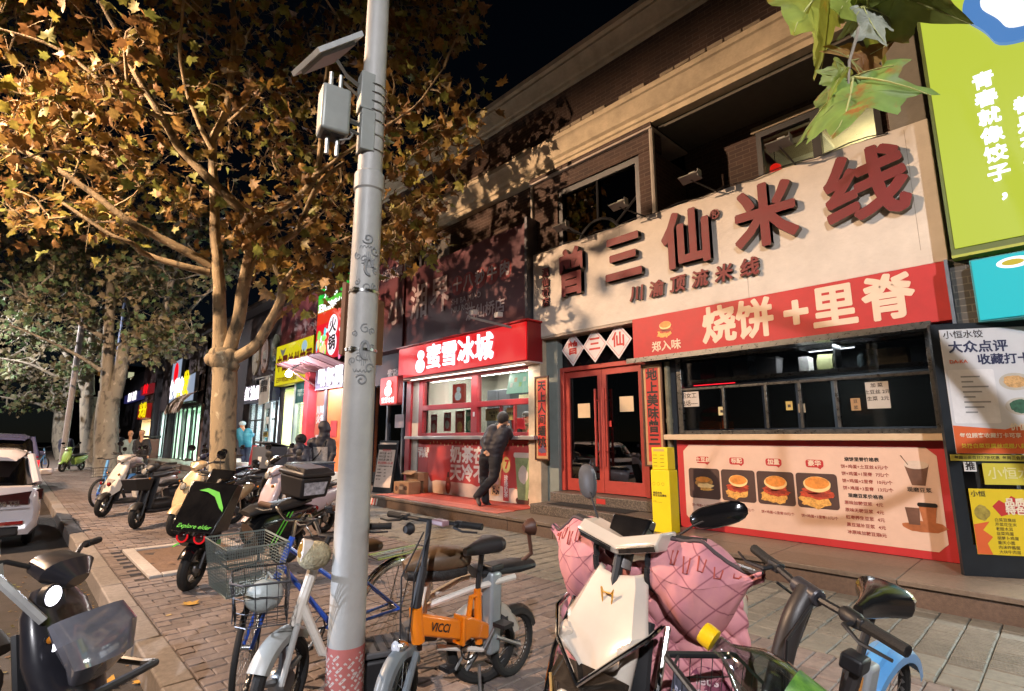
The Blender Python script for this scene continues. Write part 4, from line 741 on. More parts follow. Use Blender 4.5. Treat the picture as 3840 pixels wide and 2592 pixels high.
for i, (x, z, w, h, tx) in enumerate(((-8.58, 1.98, .5, .26, '轻松暂停\n营业'), (-8.0, 1.98, .3, .26, '电子支付'))):
    p_ = thing('yellow_notice', 'pale yellow notice hanging in the drinks window, %s' % ('wide one', 'narrow one')[i], 'notice', (x, 7.55, z)); wp(p_, 'sheet', MB().bx(x - w / 2, x + w / 2, 7.52, 7.524, z - h / 2, z + h / 2), mat('note_yellow', 'cfc58a', .6)); wt(p_, tx, .07, PDK, (x, 7.518, z), off=.002)
ib = thing('interior_lightbox', 'small red lightbox hung inside the left upper pane', 'sign', (-10.3, 7.9, 2.5)); wp(ib, 'case', MB().bx(-10.55, -10.1, 7.9, 7.98, 2.28, 2.8), E('int_red', 'd84a3a', .75)); wp(ib, 'lit_badge', MB().prism(blob(-10.32, 2.5, .12, .11, 1, .04), Fy, 7.885, 7.899).prism(blob(-10.3, 2.66, .075, .065, 1, .04), Fy, 7.886, 7.8995), E('int_white', 'e8f0f4', .9))
fz = thing('steel_fridge', 'dark grey fridge cabinet standing inside the drinks shop', 'fridge', (-10.0, 8.9, .22)); wp(fz, 'cabinet', MB().bx(-10.4, -9.5, 8.9, 9.6, .22, 2.7), mat('fridge_dark', '4c5058', .4), bevel=.02); wp(fz, 'door_gap', MB().bx(-9.96, -9.94, 8.894, 8.9, .3, 2.65), DARK); wp(fz, 'handle', MB().tube([(-9.9, 8.87, 1.3), (-9.9, 8.87, 1.9)], .012, 6), STEEL)
bc = thing('order_terminal', 'till screen with a red back on the drinks counter', 'screen', (-8.05, 7.75, 1.45)); wp(bc, 'screen', MB().box((-8.0, 7.72, 1.78), (.3, .03, .24), (R(12), 0, R(20))), mat('till_red', 'b03038', .4), bevel=.006); wp(bc, 'stand', MB().box((-8.0, 7.76, 1.58), (.08, .08, .2)), DKF); wp(bc, 'base', MB().box((-8.0, 7.76, 1.46), (.2, .16, .02)), DKF)
ctb = thing('inner_worktop', 'white worktop inside the drinks shop', 'counter', (-9, 7.9, .22)); wp(ctb, 'top', MB().bx(-11.2, -7.05, 7.62, 8.1, 1.4, 1.45), WW); wp(ctb, 'body', MB().bx(-11.2, -7.05, 7.66, 8.1, .22, 1.399), WW)
for i, x in enumerate((-8.75, -8.55)):
    pb = thing('paper_bag', 'white paper bag on the worktop %s the till' % ('farther left of', 'just left of')[i], 'bag', (x, 7.8, 1.452)); MB().loft([[(-.09, -.05, 0), (.09, -.05, 0), (.09, .05, 0), (-.09, .05, 0)], [(-.09, -.05, .22), (.09, -.05, .22), (.09, .05, .22), (-.09, .05, .22)], [(-.085, -.01, .3), (.085, -.01, .28), (.085, .01, .28), (-.085, .01, .3)]]).build('bag', mat('bag_white', 'd8d4d0', .7), pb); MB().tube([(-.04, -.02, .28), (-.03, -.02, .36), (.03, -.02, .36), (.04, -.02, .28)], .004, 5).build('handle', mat('bag_white'), pb)
tr = thing('red_tray_display', 'slanted red menu tray on the worktop in front of the vendor', 'tray', (-7.4, 7.7, 1.45)); wp(tr, 'board', MB().box((-7.4, 7.66, 1.64), (.5, .02, .3), (R(-30), 0, 0)), mat('tray_red', 'c04a34', .5, var=.3, scale=9)); wp(tr, 'foot', MB().box((-7.4, 7.76, 1.5), (.4, .1, .08)), WW)
for k in range(3): wp(tr, 'picture', MB().box((-7.55 + k * .15, 7.646 , 1.642), (.1, .006, .12), (R(-30), 0, 0)), mat('tray_pic', 'd8c0b0', .5, var=.3, scale=20))
# maroon fascia
MAR = mat('maroon_board', '54262e', .6, var=.12, scale=2); MTX = mat('maroon_text', 'a8989c', .6); MTR = mat('maroon_dot', '8a3030', .6)
mf = thing('maroon_shop_sign', 'wide unlit maroon fascia with faded pale lettering above the red lightbox', 'sign', (-9.4, 7.25, 3.8))
wp(mf, 'board', MB().bx(-11.75, -7.22, 7.2, 7.5, 3.8, 5.86), MAR); wp(mf, 'frame', MB().bx(-7.215, -7.15, 7.15, 7.55, 3.4, 5.95), mat('frame_grey', '5a5a60', .4, .5))
for ch, x, s in (('小', -12.2, 1.0), ('湘', -11.15, 1.0), ('界', -10.25, 1.0)): wt(mf, ch, .95, MTX, (x + .05, 7.19 if x > -11.7 else 7.15, 4.86), name='character', off=.02, sx=.85)
for i, ch in enumerate('十八秒牛肉'):
    wp(mf, 'dot', flat(MB(), blob(-9.5 + i * .41, 5.0, .21, .24, 1, 0), 7.196), MTR, smooth=False, fix=False); wt(mf, ch, .34, MTX, (-9.5 + i * .41, 7.19, 5.0), name='character', off=.012)
wt(mf, 'SHI BA MIAO\nNIU ROU', .19, MTX, (-9.72, 7.19, 4.52), align='LEFT', off=.004); wt(mf, '酒仙桥店', .33, MTX, (-8.5, 7.19, 4.22), off=.008)
m2 = thing('maroon_side_sign', 'taller maroon fascia half hidden by the lamp pole', 'sign', (-13.2, 7.25, 3.8)); wp(m2, 'board', MB().bx(-14.9, -11.8, 7.16, 7.5, 3.8, 6.55), MAR); wt(m2, '小锅现做', .36, MTX, (-12.6, 7.15, 5.95), off=.01)
wp(m2, 'emblem', MB().prism(rrect(-13.2, -12.85, 4.4, 5.4, .1), Fy, 7.15, 7.158), mat('emblem_maroon', '6a3038', .6)); wp(m2, 'edge', MB().bx(-11.8, -11.756, 7.16, 7.5, 5.87, 6.55), mat('frame_grey'))
acx = thing('wall_air_conditioner', 'dark air conditioner unit on the ledge above the maroon sign', 'air conditioner', (-10.4, 7.4, 5.87)); MB().bx(-.5, .5, -.15, .18, 0, .55).build('case', mat('ac_dark', '4a4742', .6), acx, bevel=.02); MB().torus((-.12, -.155, .28), .2, .012, (0, 1, 0)).build('fan_ring', DKF, acx)
for x in (-11.35, -11.1): 
    po = thing('support_post', 'grey upright post in the gap of the maroon signs, %s one' % ('left' if x < -11.2 else 'right'), 'post', (x, 7.4, 5.86)); MB().bx(-.05, .05, -.04, .04, 0, 1.0).build('post', mat('frame_grey'), po); MB().bx(-.07, .07, -.06, .06, -.003, .02).build('foot', mat('frame_grey'), po)
sc_ = thing('security_camera', 'pair of white security cameras on a long arm over the red lightbox', 'camera', (-6.98, 7.25, 3.5)); arm_end = Vector((-7.95, 6.35, 3.84))
wp(sc_, 'arm', MB().tube([(-7.0, 7.28, 3.5), arm_end], .025, 8), mat('cam_grey', '9a958f', .5)); 
for k, (dx, dy) in enumerate(((.05, .05), (.42, .38))):
    p = arm_end + Vector((dx, dy, .1 - .06 * (k))); bo = wp(sc_, 'camera_body', MB().box(p, (.11, .25, .1), (R(8), 0, R(65))), mat('cam_white', 'c9c4be', .4), bevel=.012); sub(bo, sc_, 'lens_hood', MB().box(p + Vector((-.13, .05, -.01)), (.09, .03, .08), (R(8), 0, R(65))), DKF)
# side passage with menu stand and cartons
ent = thing('shop_entrance', 'dark glass entrance between the drinks shop and the lamp pole', 'door', (-12.6, 7.5, .21)); wp(ent, 'head', MB().bx(-14.2, -11.73, 7.5, 7.7, 2.95, 3.79), mat('ent_maroon', '3a2228', .7)); wp(ent, 'pane', MB().bx(-14.1, -11.76, 7.55, 7.56, .22, 2.94), glassm('ent_glass', (.6, .62, .68), .14))
for x in (-13.9, -13.0, -12.2, -11.8): wp(ent, 'mullion', MB().bx(x - .04, x + .04, 7.5, 7.6, .22, 2.94), mat('ent_frame', '5c6068', .4, .4))
wt(ent, '紫砂煲', .3, MTX, (-12.6, 7.49, 3.2), off=.01); wp(ent, 'notice', MB().bx(-12.55, -12.1, 7.49, 7.494, 1.75, 2.1), mat('notice_pink', 'b9a9ae', .7))
wp(bld, 'entrance_backing', MB().bx(-14.3, -11.3, 8.6, 8.7, .2, 3.4), mat('ent_back', '2c2a30', .8)); wp(bld, 'low_wall', MB().bx(-15.2, -14.2, 7.3, 7.7, .2, 3.8), mat('low_wall', '3a3034', .8))
dcam = thing('dome_camera', 'small round pink camera under the entrance head', 'camera', (-11.95, 7.2, 2.95)); MB().ell((0, 0, 0), .07).build('dome', mat('dome_pink', '8a4a50', .3), dcam); MB().tube([(0, 0, .05), (0, .3, .12)], .015, 6).build('arm', DKF, dcam)  # dome is an even pink
af = thing('menu_stand', 'black framed folding menu stand with a white price sheet on the deck', 'menu stand', (-11.35, 6.48, .214), R(14)); tl = R(-9)
MB().box((0, .11, .6), (.62, .035, 1.22), (tl, 0, 0)).build('frame', BLK, af, bevel=.006); MB().box((0, .085, .64), (.54, .006, 1.04), (tl, 0, 0)).build('sheet', mat('stand_sheet', 'c9b9ac', .6), af)
MB().box((0, .157, 1.08), (.54, .006, .14), (tl, 0, 0)).build('header', mat('stand_header', '3c2026', .6), af); MB().box((0, .26, .56), (.6, .03, 1.14), (R(14), 0, 0)).build('rear_leg', BLK, af)
for i, (s, sz, m_) in enumerate((('储值有礼', .075, PRED), ('300元送  66 元', .068, PDK), ('500元送 166 元', .068, PDK), ('800元送 288 元', .068, PDK), ('新店尝鲜2-3人餐', .068, PRED), ('十八秒牛肉小炒套餐二选一 98元', .034, PDK), ('小炒香干          39元', .034, PDK), ('五花肉炒饼        39元', .034, PDK), ('酸豆角肉末         22元', .034, PDK), ('米饭  三份', .034, PDK))):
    z = .98 - i * .075; text(s, sz, m_, af, (-.24 if i else -.15, -.025 + math.tan(R(9)) * z, z), rot=(PI / 2 + tl, 0, 0), align='LEFT', off=.0015)
CARD = mat('cardboard', '8a6a4c', .8, var=.15, scale=6, bump=.1)
cbx = thing('cardboard_box', 'brown printed cardboard box on the red mat by the poster', 'box', (-10.78, 6.82, .22), R(8)); MB().bx(-.26, .26, -.18, .18, 0, .27).build('carton', CARD, cbx, bevel=.004); MB().bx(-.06, .06, -.184, -.181, .1, .17).build('label', mat('label_cream', 'c9b48a', .6), cbx); fl2(fl2(MB(), blob(-.16, .12, .05, .06, 1, .2), -.182), blob(.16, .14, .06, .05, 3, .3), -.182).build('print', mat('card_print', '4a3324', .8), cbx, smooth=False, fix=False); MB().bx(-.262, .262, -.02, .02, .271, .273).build('tape', mat('tape_tan'), cbx)
cbx2 = thing('cardboard_box', 'second open cardboard box stacked behind on the printed box', 'box', (-10.8, 6.98, .22), R(4)); MB().bx(-.24, .2, -.02, .3, .275, .46).bx(-.24, .2, .16, .3, .0, .274).build('carton', CARD, cbx2); MB().box((-.02, -.1, .47), (.42, .18, .006), (R(25), 0, 0)).build('flap', CARD, cbx2)
# ================================================================== STREET LAMPS (the sodium light of the street)
def street_lamp(label, x, y, h, power, col=(1., .66, .42), armx=0., army=1.6, cone=172):
    t = thing('street_lamp', label, 'street lamp', (x, y, -.17), group='street lamps across the road')
    G = mat('lamp_pole_grey', '7c7f80', .5, .3)
    MB().tube([(0, 0, 0), (0, 0, h)], [.1, .06], 10).build('pole', G, t); MB().lathe([(.17, 0), (.17, .03), (.12, .05), (.12, .3)], n=14).build('base', G, t)
    MB().tube([(0, 0, h - .1), (armx * .5, army * .5, h + .25), (armx, army, h + .3)], .035, 8).build('arm', G, t)
    hd = MB().box((armx, army + .3, h + .3), (.28, .75, .14)).build('lamp_head', G, t, bevel=.04)
    MB().box((armx, army + .32, h + .215), (.2, .5, .03)).build('lens', E('sodium', 'ffb060', 12.), t)
    l = bpy.data.lights.new('sodium_light', 'SPOT'); l.energy = power; l.color = col; l.spot_size = R(cone); l.spot_blend = .15; l.shadow_soft_size = .12
    lo = bpy.data.objects.new('sodium_light', l); COL.objects.link(lo); lo.parent = t; lo.location = (armx, army + .32, h + .19)
    return t
street_lamp('tall sodium street lamp across the road left of the camera', -11.8, -7.4, 9.8, 17000)
street_lamp('second whiter street lamp farther along the road', -36, -7.4, 8.6, 11000, (1., .92, .88))
street_lamp('unseen neutral white lamp added across the road behind the camera', 6.5, -8.6, 8.6, 10000, (.97, .95, 1.), cone=160)  # unseen lamp added for neutral fill on the shop fronts
# ================================================================== LEFT SHOPS
DW = mat('dark_wall', '2e2a33', .8, var=.2, scale=1.5)
lb2 = thing('dark_shop_row', 'dark two storey shop row carrying the yellow and hot pot signs', 'building', (-22, 7.6, .2))
for a, c_, z0, z1 in ((-15.2, -15.0, .2, 7.4), (-17.2, -16.9, .2, 4), (-21.1, -20.75, .2, 3.6), (-25.0, -24.5, .2, 3.6), (-32.2, -25.0, .2, 7.4), (-25.0, -15.2, 3.6, 7.2)):
    wp(lb2, 'wall', MB().bx(a, c_, 7.45, 7.8, z0, z1), DW)
wp(lb2, 'roof', MB().bx(-32.2, -15.21, 7.2, 14, 7.2, 7.4), mat('roof_dark'), bevel=.02)
wp(lb2, 'eave', MB().bx(-32.2, -15.21, 6.95, 7.45, 6.95, 7.1), mat('eave_grey', '4a464a', .8))
def room(x0, x1, y0, y1, z1, col, watt, lcol=(1, 1, 1), name='shop_interior'):
    r = thing(name, None, None); r['kind'] = 'structure'; M_ = mat('room_' + col, col, .6, var=.12)
    for nm, d in (('back_wall', (x0, x1, y1, y1 + .08, .2, z1)), ('side_wall', (x0 - .05, x0, y0, y1, .2, z1)), ('side_wall', (x1, x1 + .05, y0, y1, .2, z1)), ('ceiling', (x0, x1, y0, y1, z1, z1 + .06)), ('floor', (x0, x1, y0, y1, .19, .215))): MB().bx(*d).build(nm, M_, r)
    if watt:
        l = bpy.data.lights.new('shop_light', 'AREA'); l.shape = 'RECTANGLE'; l.size = (x1 - x0) * .7; l.size_y = .6; l.energy = watt; l.color = lcol
        lo = bpy.data.objects.new('shop_light', l); COL.objects.link(lo); lo.parent = r; lo.location = ((x0 + x1) / 2, (y0 + y1) / 2, z1 - .05)
        MB().bx((x0 + x1) / 2 - (x1 - x0) * .3, (x0 + x1) / 2 + (x1 - x0) * .3, (y0 + y1) / 2 - .1, (y0 + y1) / 2 + .1, z1 - .04, z1 - .005).build('light_panel', E('strip', 'f4f8ff', 3), r)
    return r
# the dumpling shop's unseen room, its strong light added for cool fill outside
room(-.4, 5.9, 7.5, 11, 2.7, '9c9078', 1000, (.94, 1, .98))
dgf = thing('dumpling_shop_glazing', 'black framed glazed front of the dumpling shop beyond the poster door', 'shop front', (2.7, 7.4, .21))
for i in range(7): wp(dgf, 'mullion', MB().bx(-.38 + i * 1.02, -.32 + i * 1.02, 7.34, 7.42, .66, 2.6), BLK)
wp(dgf, 'rail', MB().bx(-.4, 5.9, 7.35, 7.41, 2.0, 2.06), BLK); wp(dgf, 'sill_wall', MB().bx(.72, 5.8, 7.32, 7.44, .21, .65), BRICK2, smooth=False); wp(dgf, 'pane', MB().bx(.72, 5.8, 7.37, 7.376, .66, 2.6), CG)
for i in range(3):
    tb2 = thing('dining_table', 'wooden dining table inside the dumpling shop, %s from the door' % ('first', 'second', 'third')[i], 'table', (1.2 + i * 1.7, 8.7, .215)); MB().bx(-.5, .5, -.35, .35, .72, .76).build('table_top', mat('table_wood', '7a5a3a', .4, var=.2), tb2, bevel=.01)
    for a in (-.42, .42):
        for b_ in (-.28, .28): MB().bx(a - .025, a + .025, b_ - .025, b_ + .025, 0, .719).build('leg', BLK, tb2)
wm = thing('wall_menu', 'row of printed menu boards on the dumpling shop back wall', 'menu board', (2.5, 10.9, 1.6))
for i in range(5): wp(wm, 'board', MB().bx(.1 + i * 1.1, 1.1 + i * 1.1, 10.95, 10.98, 1.5, 2.4), mat('wm_%d' % (i % 3), ('a8b44a', '3a8a8c', 'b07a3c')[i % 3], .5, var=.4, scale=8))
# noodle shop with the yellow sign
room(-20.7, -17.25, 7.5, 10, 3.3, 'c9cfa0', 260, (.95, 1, .85))
ys = thing('yellow_noodle_sign', 'glowing yellow noodle shop sign with dark red characters', 'sign', (-19.1, 7.1, 3.43))
wp(ys, 'case', MB().bx(-20.82, -17.38, 7.12, 7.4, 3.41, 4.95), mat('case_yellow', '8a7a10', .5)); wp(ys, 'face', MB().bx(-20.8, -17.4, 7.1, 7.119, 3.43, 4.93), E('yellow_face', 'e8d818', .85))
DRT = E('dark_red_text', '8a1020', .35)
for i, ch in enumerate('中国兰州拉面'): wt(ys, ch, .62, DRT, (-20.4 + i * .55, 7.09, 4.18), name='character', off=.03, sx=.82)
wt(ys, '正宗牛肉拉面手工现做', .2, DRT, (-20.6, 7.09, 3.6), name='small_text', align='LEFT', off=.006); wp(ys, 'emblem', flat(MB(), blob(-18.1, 4.65, .24, .2, 1, 0), 7.09), E('pale_blue', 'a8c8d8', .9), smooth=False, fix=False); wp(ys, 'bull_emblem', flat(MB(), [(-20.4, 4.8), (-20.1, 4.72), (-19.8, 4.8), (-19.95, 4.6), (-20.1, 4.48), (-20.25, 4.6)], 7.09), E('grey_emblem', '8a8a80', .6), smooth=False, fix=False)
mp = thing('maroon_billboard', 'blank dull maroon billboard panel above the yellow sign', 'billboard', (-19, 7.2, 5)); wp(mp, 'board', MB().bx(-20.8, -17.25, 7.2, 7.44, 4.97, 6.5), mat('mar_panel', '5e3440', .5, var=.15, scale=2)); wp(mp, 'edge', MB().bx(-20.84, -17.2, 7.22, 7.44, 6.505, 6.56), mat('frame_grey'))
nd = thing('aluminium_shop_door', 'open white aluminium glass door of the noodle shop', 'door', (-20.45, 6.7, .22), R(-8)); AW = mat('alu_white', 'aab4b8', .4, .3, var=.06)
MB().bx(0, .16, 0, .06, .08, 2.5).bx(1.0, 1.16, 0, .06, .08, 2.5).bx(.16, 1.0, 0, .06, 2.3, 2.5).bx(.16, 1.0, 0, .06, .08, .3).bx(.16, 1.0, 0, .06, 1.28, 1.5).build('frame', AW, nd)
MB().bx(.16, 1.0, .028, .032, .3, 2.3).build('pane', CG, nd); MB().bx(.2, .96, -.006, -.001, 1.3, 1.46).build('yellow_label', mat('door_yellow', 'c8b040', .5), nd); text('中国兰州拉面', .12, PDK, nd, (.58, -.009, 1.38), off=.003); MB().bx(.35, .8, .02, .026, 1.75, 2.0).build('paper', mat('dp_white'), nd)
ds2 = thing('noodle_shop_frame', 'pale door frame and green menu panel under the yellow sign', 'shop front', (-19, 7.3, .22)); wp(ds2, 'post', MB().bx(-19.3, -19.1, 7.3, 7.5, .22, 3.4), AW); wp(ds2, 'post', MB().bx(-17.45, -17.3, 7.3, 7.5, .22, 3.4), AW); wp(ds2, 'menu_panel', MB().bx(-19.09, -17.46, 7.28, 7.32, 2.7, 3.4), mat('panel_green', '1f4a4c', .4)); wt(ds2, '牛肉面 12  拉条子 15\n炒面片 14  大盘鸡 58', .13, mat('chalk', 'a8c0b8', .6), (-18.3, 7.275, 3.05), off=.002)
wp(ds2, 'pane', MB().bx(-19.09, -17.46, 7.4, 7.405, .9, 2.69), CG); wp(ds2, 'picture', MB().bx(-18.5, -17.8, 9.9, 9.93, 1.5, 2.6), mat('picture_gold', '9a7a30', .5, var=.5, scale=6)); wp(ds2, 'sill_wall', MB().bx(-19.09, -17.46, 7.35, 7.48, .22, .89), mat('sill_cream', 'b5a878', .6))
# hot pot LED sign
hp = thing('hotpot_led_sign', 'bright multicoloured hot pot LED sign fading from green to red', 'sign', (-16.1, 7.1, 4)); wp(hp, 'case', MB().bx(-17.2, -14.95, 7.12, 7.44, 3.95, 6.6), DKF)
for z0, z1, c, e_ in ((6.1, 6.57, '20c840', 1.), (5.75, 6.1, '60c838', 1.), (5.6, 5.75, 'c89030', 1.), (5.2, 5.6, 'e03a20', 1.1), (4.6, 5.2, 'e01828', 1.15), (3.98, 4.6, 'd82838', 1.1)): wp(hp, 'led_band', MB().bx(-17.17, -14.98, 7.1, 7.119, z0 + .001, z1 - .001), E('led_' + c, c, e_))
wt(hp, '川味', .5, E('badge_white'), (-16.2, 7.09, 6.25), name='character', off=.03); wt(hp, '正宗重庆老火锅', .3, E('badge_white'), (-16.1, 7.09, 5.75), name='character', off=.02, sx=.95)
for z in (5.02, 4.45): wp(hp, 'plate', flat(MB(), blob(-15.9, z, .33, .38, 1, 0), 7.094), E('plate_white', 'ffe8f4', 1.6), smooth=False, fix=False)
for ch, z in zip('火锅', (5.02, 4.45)): wt(hp, ch, .52, PDK, (-15.9, 7.086, z), name='character', off=.02)
for i in range(34):
    x = random.uniform(-17.1, -15.05); z = random.uniform(4.0, 4.75) if i < 26 else random.uniform(4.7, 5.3)
    if abs(x + 15.9) < .36 and z > 4.1: continue
    wp(hp, 'food_picture', flat(MB(), blob(x, z, random.uniform(.06, .16), random.uniform(.06, .2), i, .4), 7.096 - i * .0001), E('food_%d' % (i % 6), ('ffd890', '60d8e8', 'ff5040', 'f4f8ff', '90e060', 'ff90c0')[i % 6], 1.2), smooth=False, fix=False)
# pink eave, lamp, neon, red post, orange hoarding
ev = thing('wooden_eave', 'slanting board eave coloured pink as if lit under the hot pot sign', 'canopy', (-16.4, 6.7, 3.75))
for i in range(9): wp(ev, 'board', MB().box((-17.9 + i * .38, 6.62 + .02 * (i % 3), 3.78 + .015 * (i % 2)), (.36, .95, .035), (R(-16), R(random.uniform(-3, 3)), 0)), mat('pink_lit_wood_%d' % (i % 3), ('8a5a58', '7a4c50', '94686a')[i % 3], .7, var=.15))  # pink light is put into the board colours
wp(ev, 'bracket', MB().tube([(-17.0, 6.2, 3.66), (-16.9, 7.35, 3.0)], .035, 6), mat('pink_lit_wood_0'))
fp = onY(950 + 245 * .5419, 950 + 835 * .5419, 6.1); fa = thing('white_flood_lamp', 'dazzling white flood lamp under the eave by the yellow sign', 'lamp', fp)
MB().ell((0, 0, 0), (.13, .1, .11)).build('bulb', E('flood_bulb', 'f8fcff', 14.), fa); MB().tube([(0, 0, .1), (.2, .3, .35)], .02, 6).build('arm', DKF, fa)
l = bpy.data.lights.new('flood_light', 'POINT'); l.energy = 350; l.color = (.82, .9, 1.); l.shadow_soft_size = .12; lo = bpy.data.objects.new('flood_light', l); COL.objects.link(lo); lo.parent = fa; lo.location = (0, -.2, -.05)
ne = thing('white_neon_sign', 'short white neon sign below the pink eave', 'sign', (-16, 7.0, 3.05)); wp(ne, 'back', MB().bx(-16.9, -14.9, 7.06, 7.4, 3.0, 3.7), mat('neon_back', '6a6070', .6))
for ch, x in zip('哈尔滨', (-16.35, -15.75, -15.15)): wt(ne, ch, .62, NEON, (x, 7.03, 3.36), name='character', ex=.01, off=.035, sx=.9)
rp = thing('red_post', 'tall red painted post at the noodle shop corner', 'post', (-17.15, 7.05, .2)); wp(rp, 'shaft', MB().bx(-17.38, -17.02, 6.9, 7.25, .2, 3.62), mat('post_red', 'b03a40', .5, var=.1), bevel=.01); wp(rp, 'plinth', MB().bx(-17.42, -16.98, 6.86, 7.29, .2, .4), mat('post_red'))
oh = thing('orange_hoarding', 'plain orange board wall behind the two walkers', 'hoarding', (-15.5, 7.2, .4)); wp(oh, 'board', MB().bx(-16.05, -14.3, 7.15, 7.3, .5, 3.0), mat('hoard_orange', 'd07038', .6, var=.08), bevel=.006); wp(oh, 'frame', MB().bx(-16.22, -16.06, 7.1, 7.3, .3, 3.0), mat('ent_frame')); wp(oh, 'plinth', MB().bx(-16.9, -14.2, 6.95, 7.3, .215, .49), mat('plinth_pale', 'a9b0b0', .6)); wp(oh, 'price_panel', MB().bx(-15.75, -15.3, 7.14, 7.148, 1.5, 2.0), PRED)
bs = thing('brown_side_panel', 'brown printed side panel between the red post and orange board', 'panel', (-16.6, 7.2, .5)); wp(bs, 'board', MB().bx(-17.0, -16.23, 7.18, 7.26, .5, 2.99), mat('side_brown', '8a4a38', .6, var=.15)); wt(bs, '川味\n火锅', .3, mat('chalk2', 'b8a8a8', .6), (-16.6, 7.17, 2.2), off=.01); wt(bs, '鲜香麻辣', .14, mat('chalk2'), (-16.6, 7.17, 1.5), off=.004)
l = bpy.data.lights.new('neon_wash', 'AREA'); l.shape = 'RECTANGLE'; l.size = 2.; l.size_y = .1; l.energy = 30; l.color = (1, .82, .9); lo = bpy.data.objects.new('neon_wash', l); COL.objects.link(lo); lo.parent = ne; lo.location = (0.1, -.1, 0.)
# small red noodle shop with white neon
room(-24.45, -21.15, 7.5, 9.6, 3.0, 'c4ccd0', 300, (.9, .97, 1))
n2 = thing('blue_white_neon_sign', 'white neon sign on a dark fascia above the blue jacket man', 'sign', (-22.9, 7.1, 2.95)); wp(n2, 'back', MB().bx(-24.5, -21.1, 7.15, 7.44, 2.9, 3.65), mat('neon_navy', '20203a', .5))
for ch, x in zip('红油面馆', (-24.0, -23.3, -22.6, -21.9)): wt(n2, ch, .6, NEON, (x, 7.12, 3.27), name='character', ex=.01, off=.03)
for i in range(3):
    ov = thing('oval_board', 'dim oval board above the white neon sign, %s of three' % ('leftmost', 'middle', 'rightmost')[i], 'plaque', (-24.2 + i * 1.15, 7.3, 4.9), group='oval boards on the dark wall'); wp(ov, 'disc', MB().prism(blob(-24.2 + i * 1.15, 4.9, .42, .75, 1, 0), Fy, 7.38, 7.44), mat('oval_%d' % i, ('5a5444', '6a4e40', '4c5c60')[i], .6, var=.2)); wt(ov, ('面', '饭', '汤')[i], .4, mat('oval_text', '7c7868', .6), (-24.2 + i * 1.15, 7.375, 4.9), off=.01)
hs_ = thing('hanging_paper_sign', 'white handwritten sign hung between the neon and yellow signs', 'sign', (-21.2, 6.8, 2.9)); wp(hs_, 'sheet', MB().box((-21.1, 6.85, 3.25), (1.1, .02, 1.0), (0, R(-6), 0)), mat('paper_grey', 'a9adb0', .7, var=.08)); wt(hs_, '迎宾面\n红薯粉', .24, PDK, (-21.1, 6.83, 3.42), off=.004); wp(hs_, 'rod', MB().tube([(-22.3, 6.86, 3.8), (-20.4, 6.86, 3.8)], .02, 6), AW)
fr2 = thing('red_noodle_shop_front', 'dark mullioned glass shop front behind the blue jacket man', 'shop front', (-22.8, 7.4, .22))
for x in (-24.4, -23.6, -22.75, -22.0, -21.25): wp(fr2, 'mullion', MB().bx(x - .05, x + .05, 7.38, 7.46, .22, 2.89), DKF)
for z in (1.15, 2.2): wp(fr2, 'rail', MB().bx(-24.35, -21.3, 7.39, 7.45, z - .03, z + .03), DKF)
wp(fr2, 'pane', MB().bx(-24.35, -21.3, 7.41, 7.414, .25, 2.88), CG)
for i in range(5): wp(fr2, 'shelf_goods', MB().bx(-22.5, -21.4, 8.2, 8.5, .5 + i * .42, .72 + i * .42), mat('goods_%d' % i, ('a09a90', 'b0a070', '8a6a5a', 'a8b0b8', '90a090')[i], .6, var=.6, scale=25))
bxw = thing('blue_carton', 'white and blue carton on the deck beside the noodle shop door', 'box', (-21.5, 6.45, .215), R(10)); MB().bx(-.3, .3, -.2, .2, 0, .2).build('lower_half', mat('carton_blue', '2a6aa8', .5), bxw); MB().bx(-.3, .3, -.2, .2, .2005, .36).build('upper_half', mat('carton_white', 'b8bcc0', .5), bxw); MB().box((-.28, -.0, .42), (.02, .38, .16), (0, R(-25), 0)).build('flap', mat('carton_white'), bxw)
rb = thing('red_banner_stand', 'narrow red roll banner leaning beside the aluminium door', 'banner', (-20.9, 6.55, .215)); MB().box((0, 0, .5), (.4, .04, 1.0), (R(-6), 0, 0)).build('sheet', mat('banner_deep_red', 'a0303a', .5, var=.15), rb); MB().bx(-.22, .22, -.1, .1, 0, .03).build('foot', DKF, rb)
# far row
fb = thing('far_shop_row', 'dim far shop row with striped awning and LED sign', 'building', (-45, 7.6, .2))
for a, c_, z0, z1, m_ in ((-32.9, -32.2, .2, 5.0, 'wb1'), (-40.4, -39.6, .2, 8, 'wb2'), (-46.3, -44.5, .2, 8, 'wb2'), (-33, -32.2, 5, 7.5, 'wb1'), (-44.5, -32.2, 3.3, 8.0, 'wb3'), (-52, -46.3, 2.9, 8, 'wb4'), (-80, -52, .2, 7, 'wb2')):
    wp(fb, 'wall', MB().bx(a, c_, 7.5, 7.9, z0, z1), mat('far_' + m_, {'wb1': '5a4038', 'wb2': '24222a', 'wb3': '3c3438', 'wb4': '46383c'}[m_], .8, var=.2))
for i in range(14): wp(fb, 'cladding_batten', MB().bx(-52 + i * .42, -51.85 + i * .42, 7.4, 7.5, 4.2, 8), mat('far_batten', '5a4c50', .7))
for x in (-40.0, -45.2): wp(fb, 'pilaster', MB().bx(x - .35, x + .35, 7.2, 7.5, .2, 8), mat('far_col', '28262c', .8))
room(-39.5, -33.0, 7.6, 10, 3.2, 'b4c8b8', 420, (.85, 1, .9)); room(-44.4, -40.5, 7.6, 10, 3.2, 'b0bcb8', 260, (.85, 1, .95)); room(-51.8, -46.4, 7.6, 10, 2.85, 'd0c0a0', 320, (1, .9, .75))
cf = thing('far_shop_glazing', 'tall glazed front of the shop under the striped awning', 'shop front', (-36, 7.5, .2))
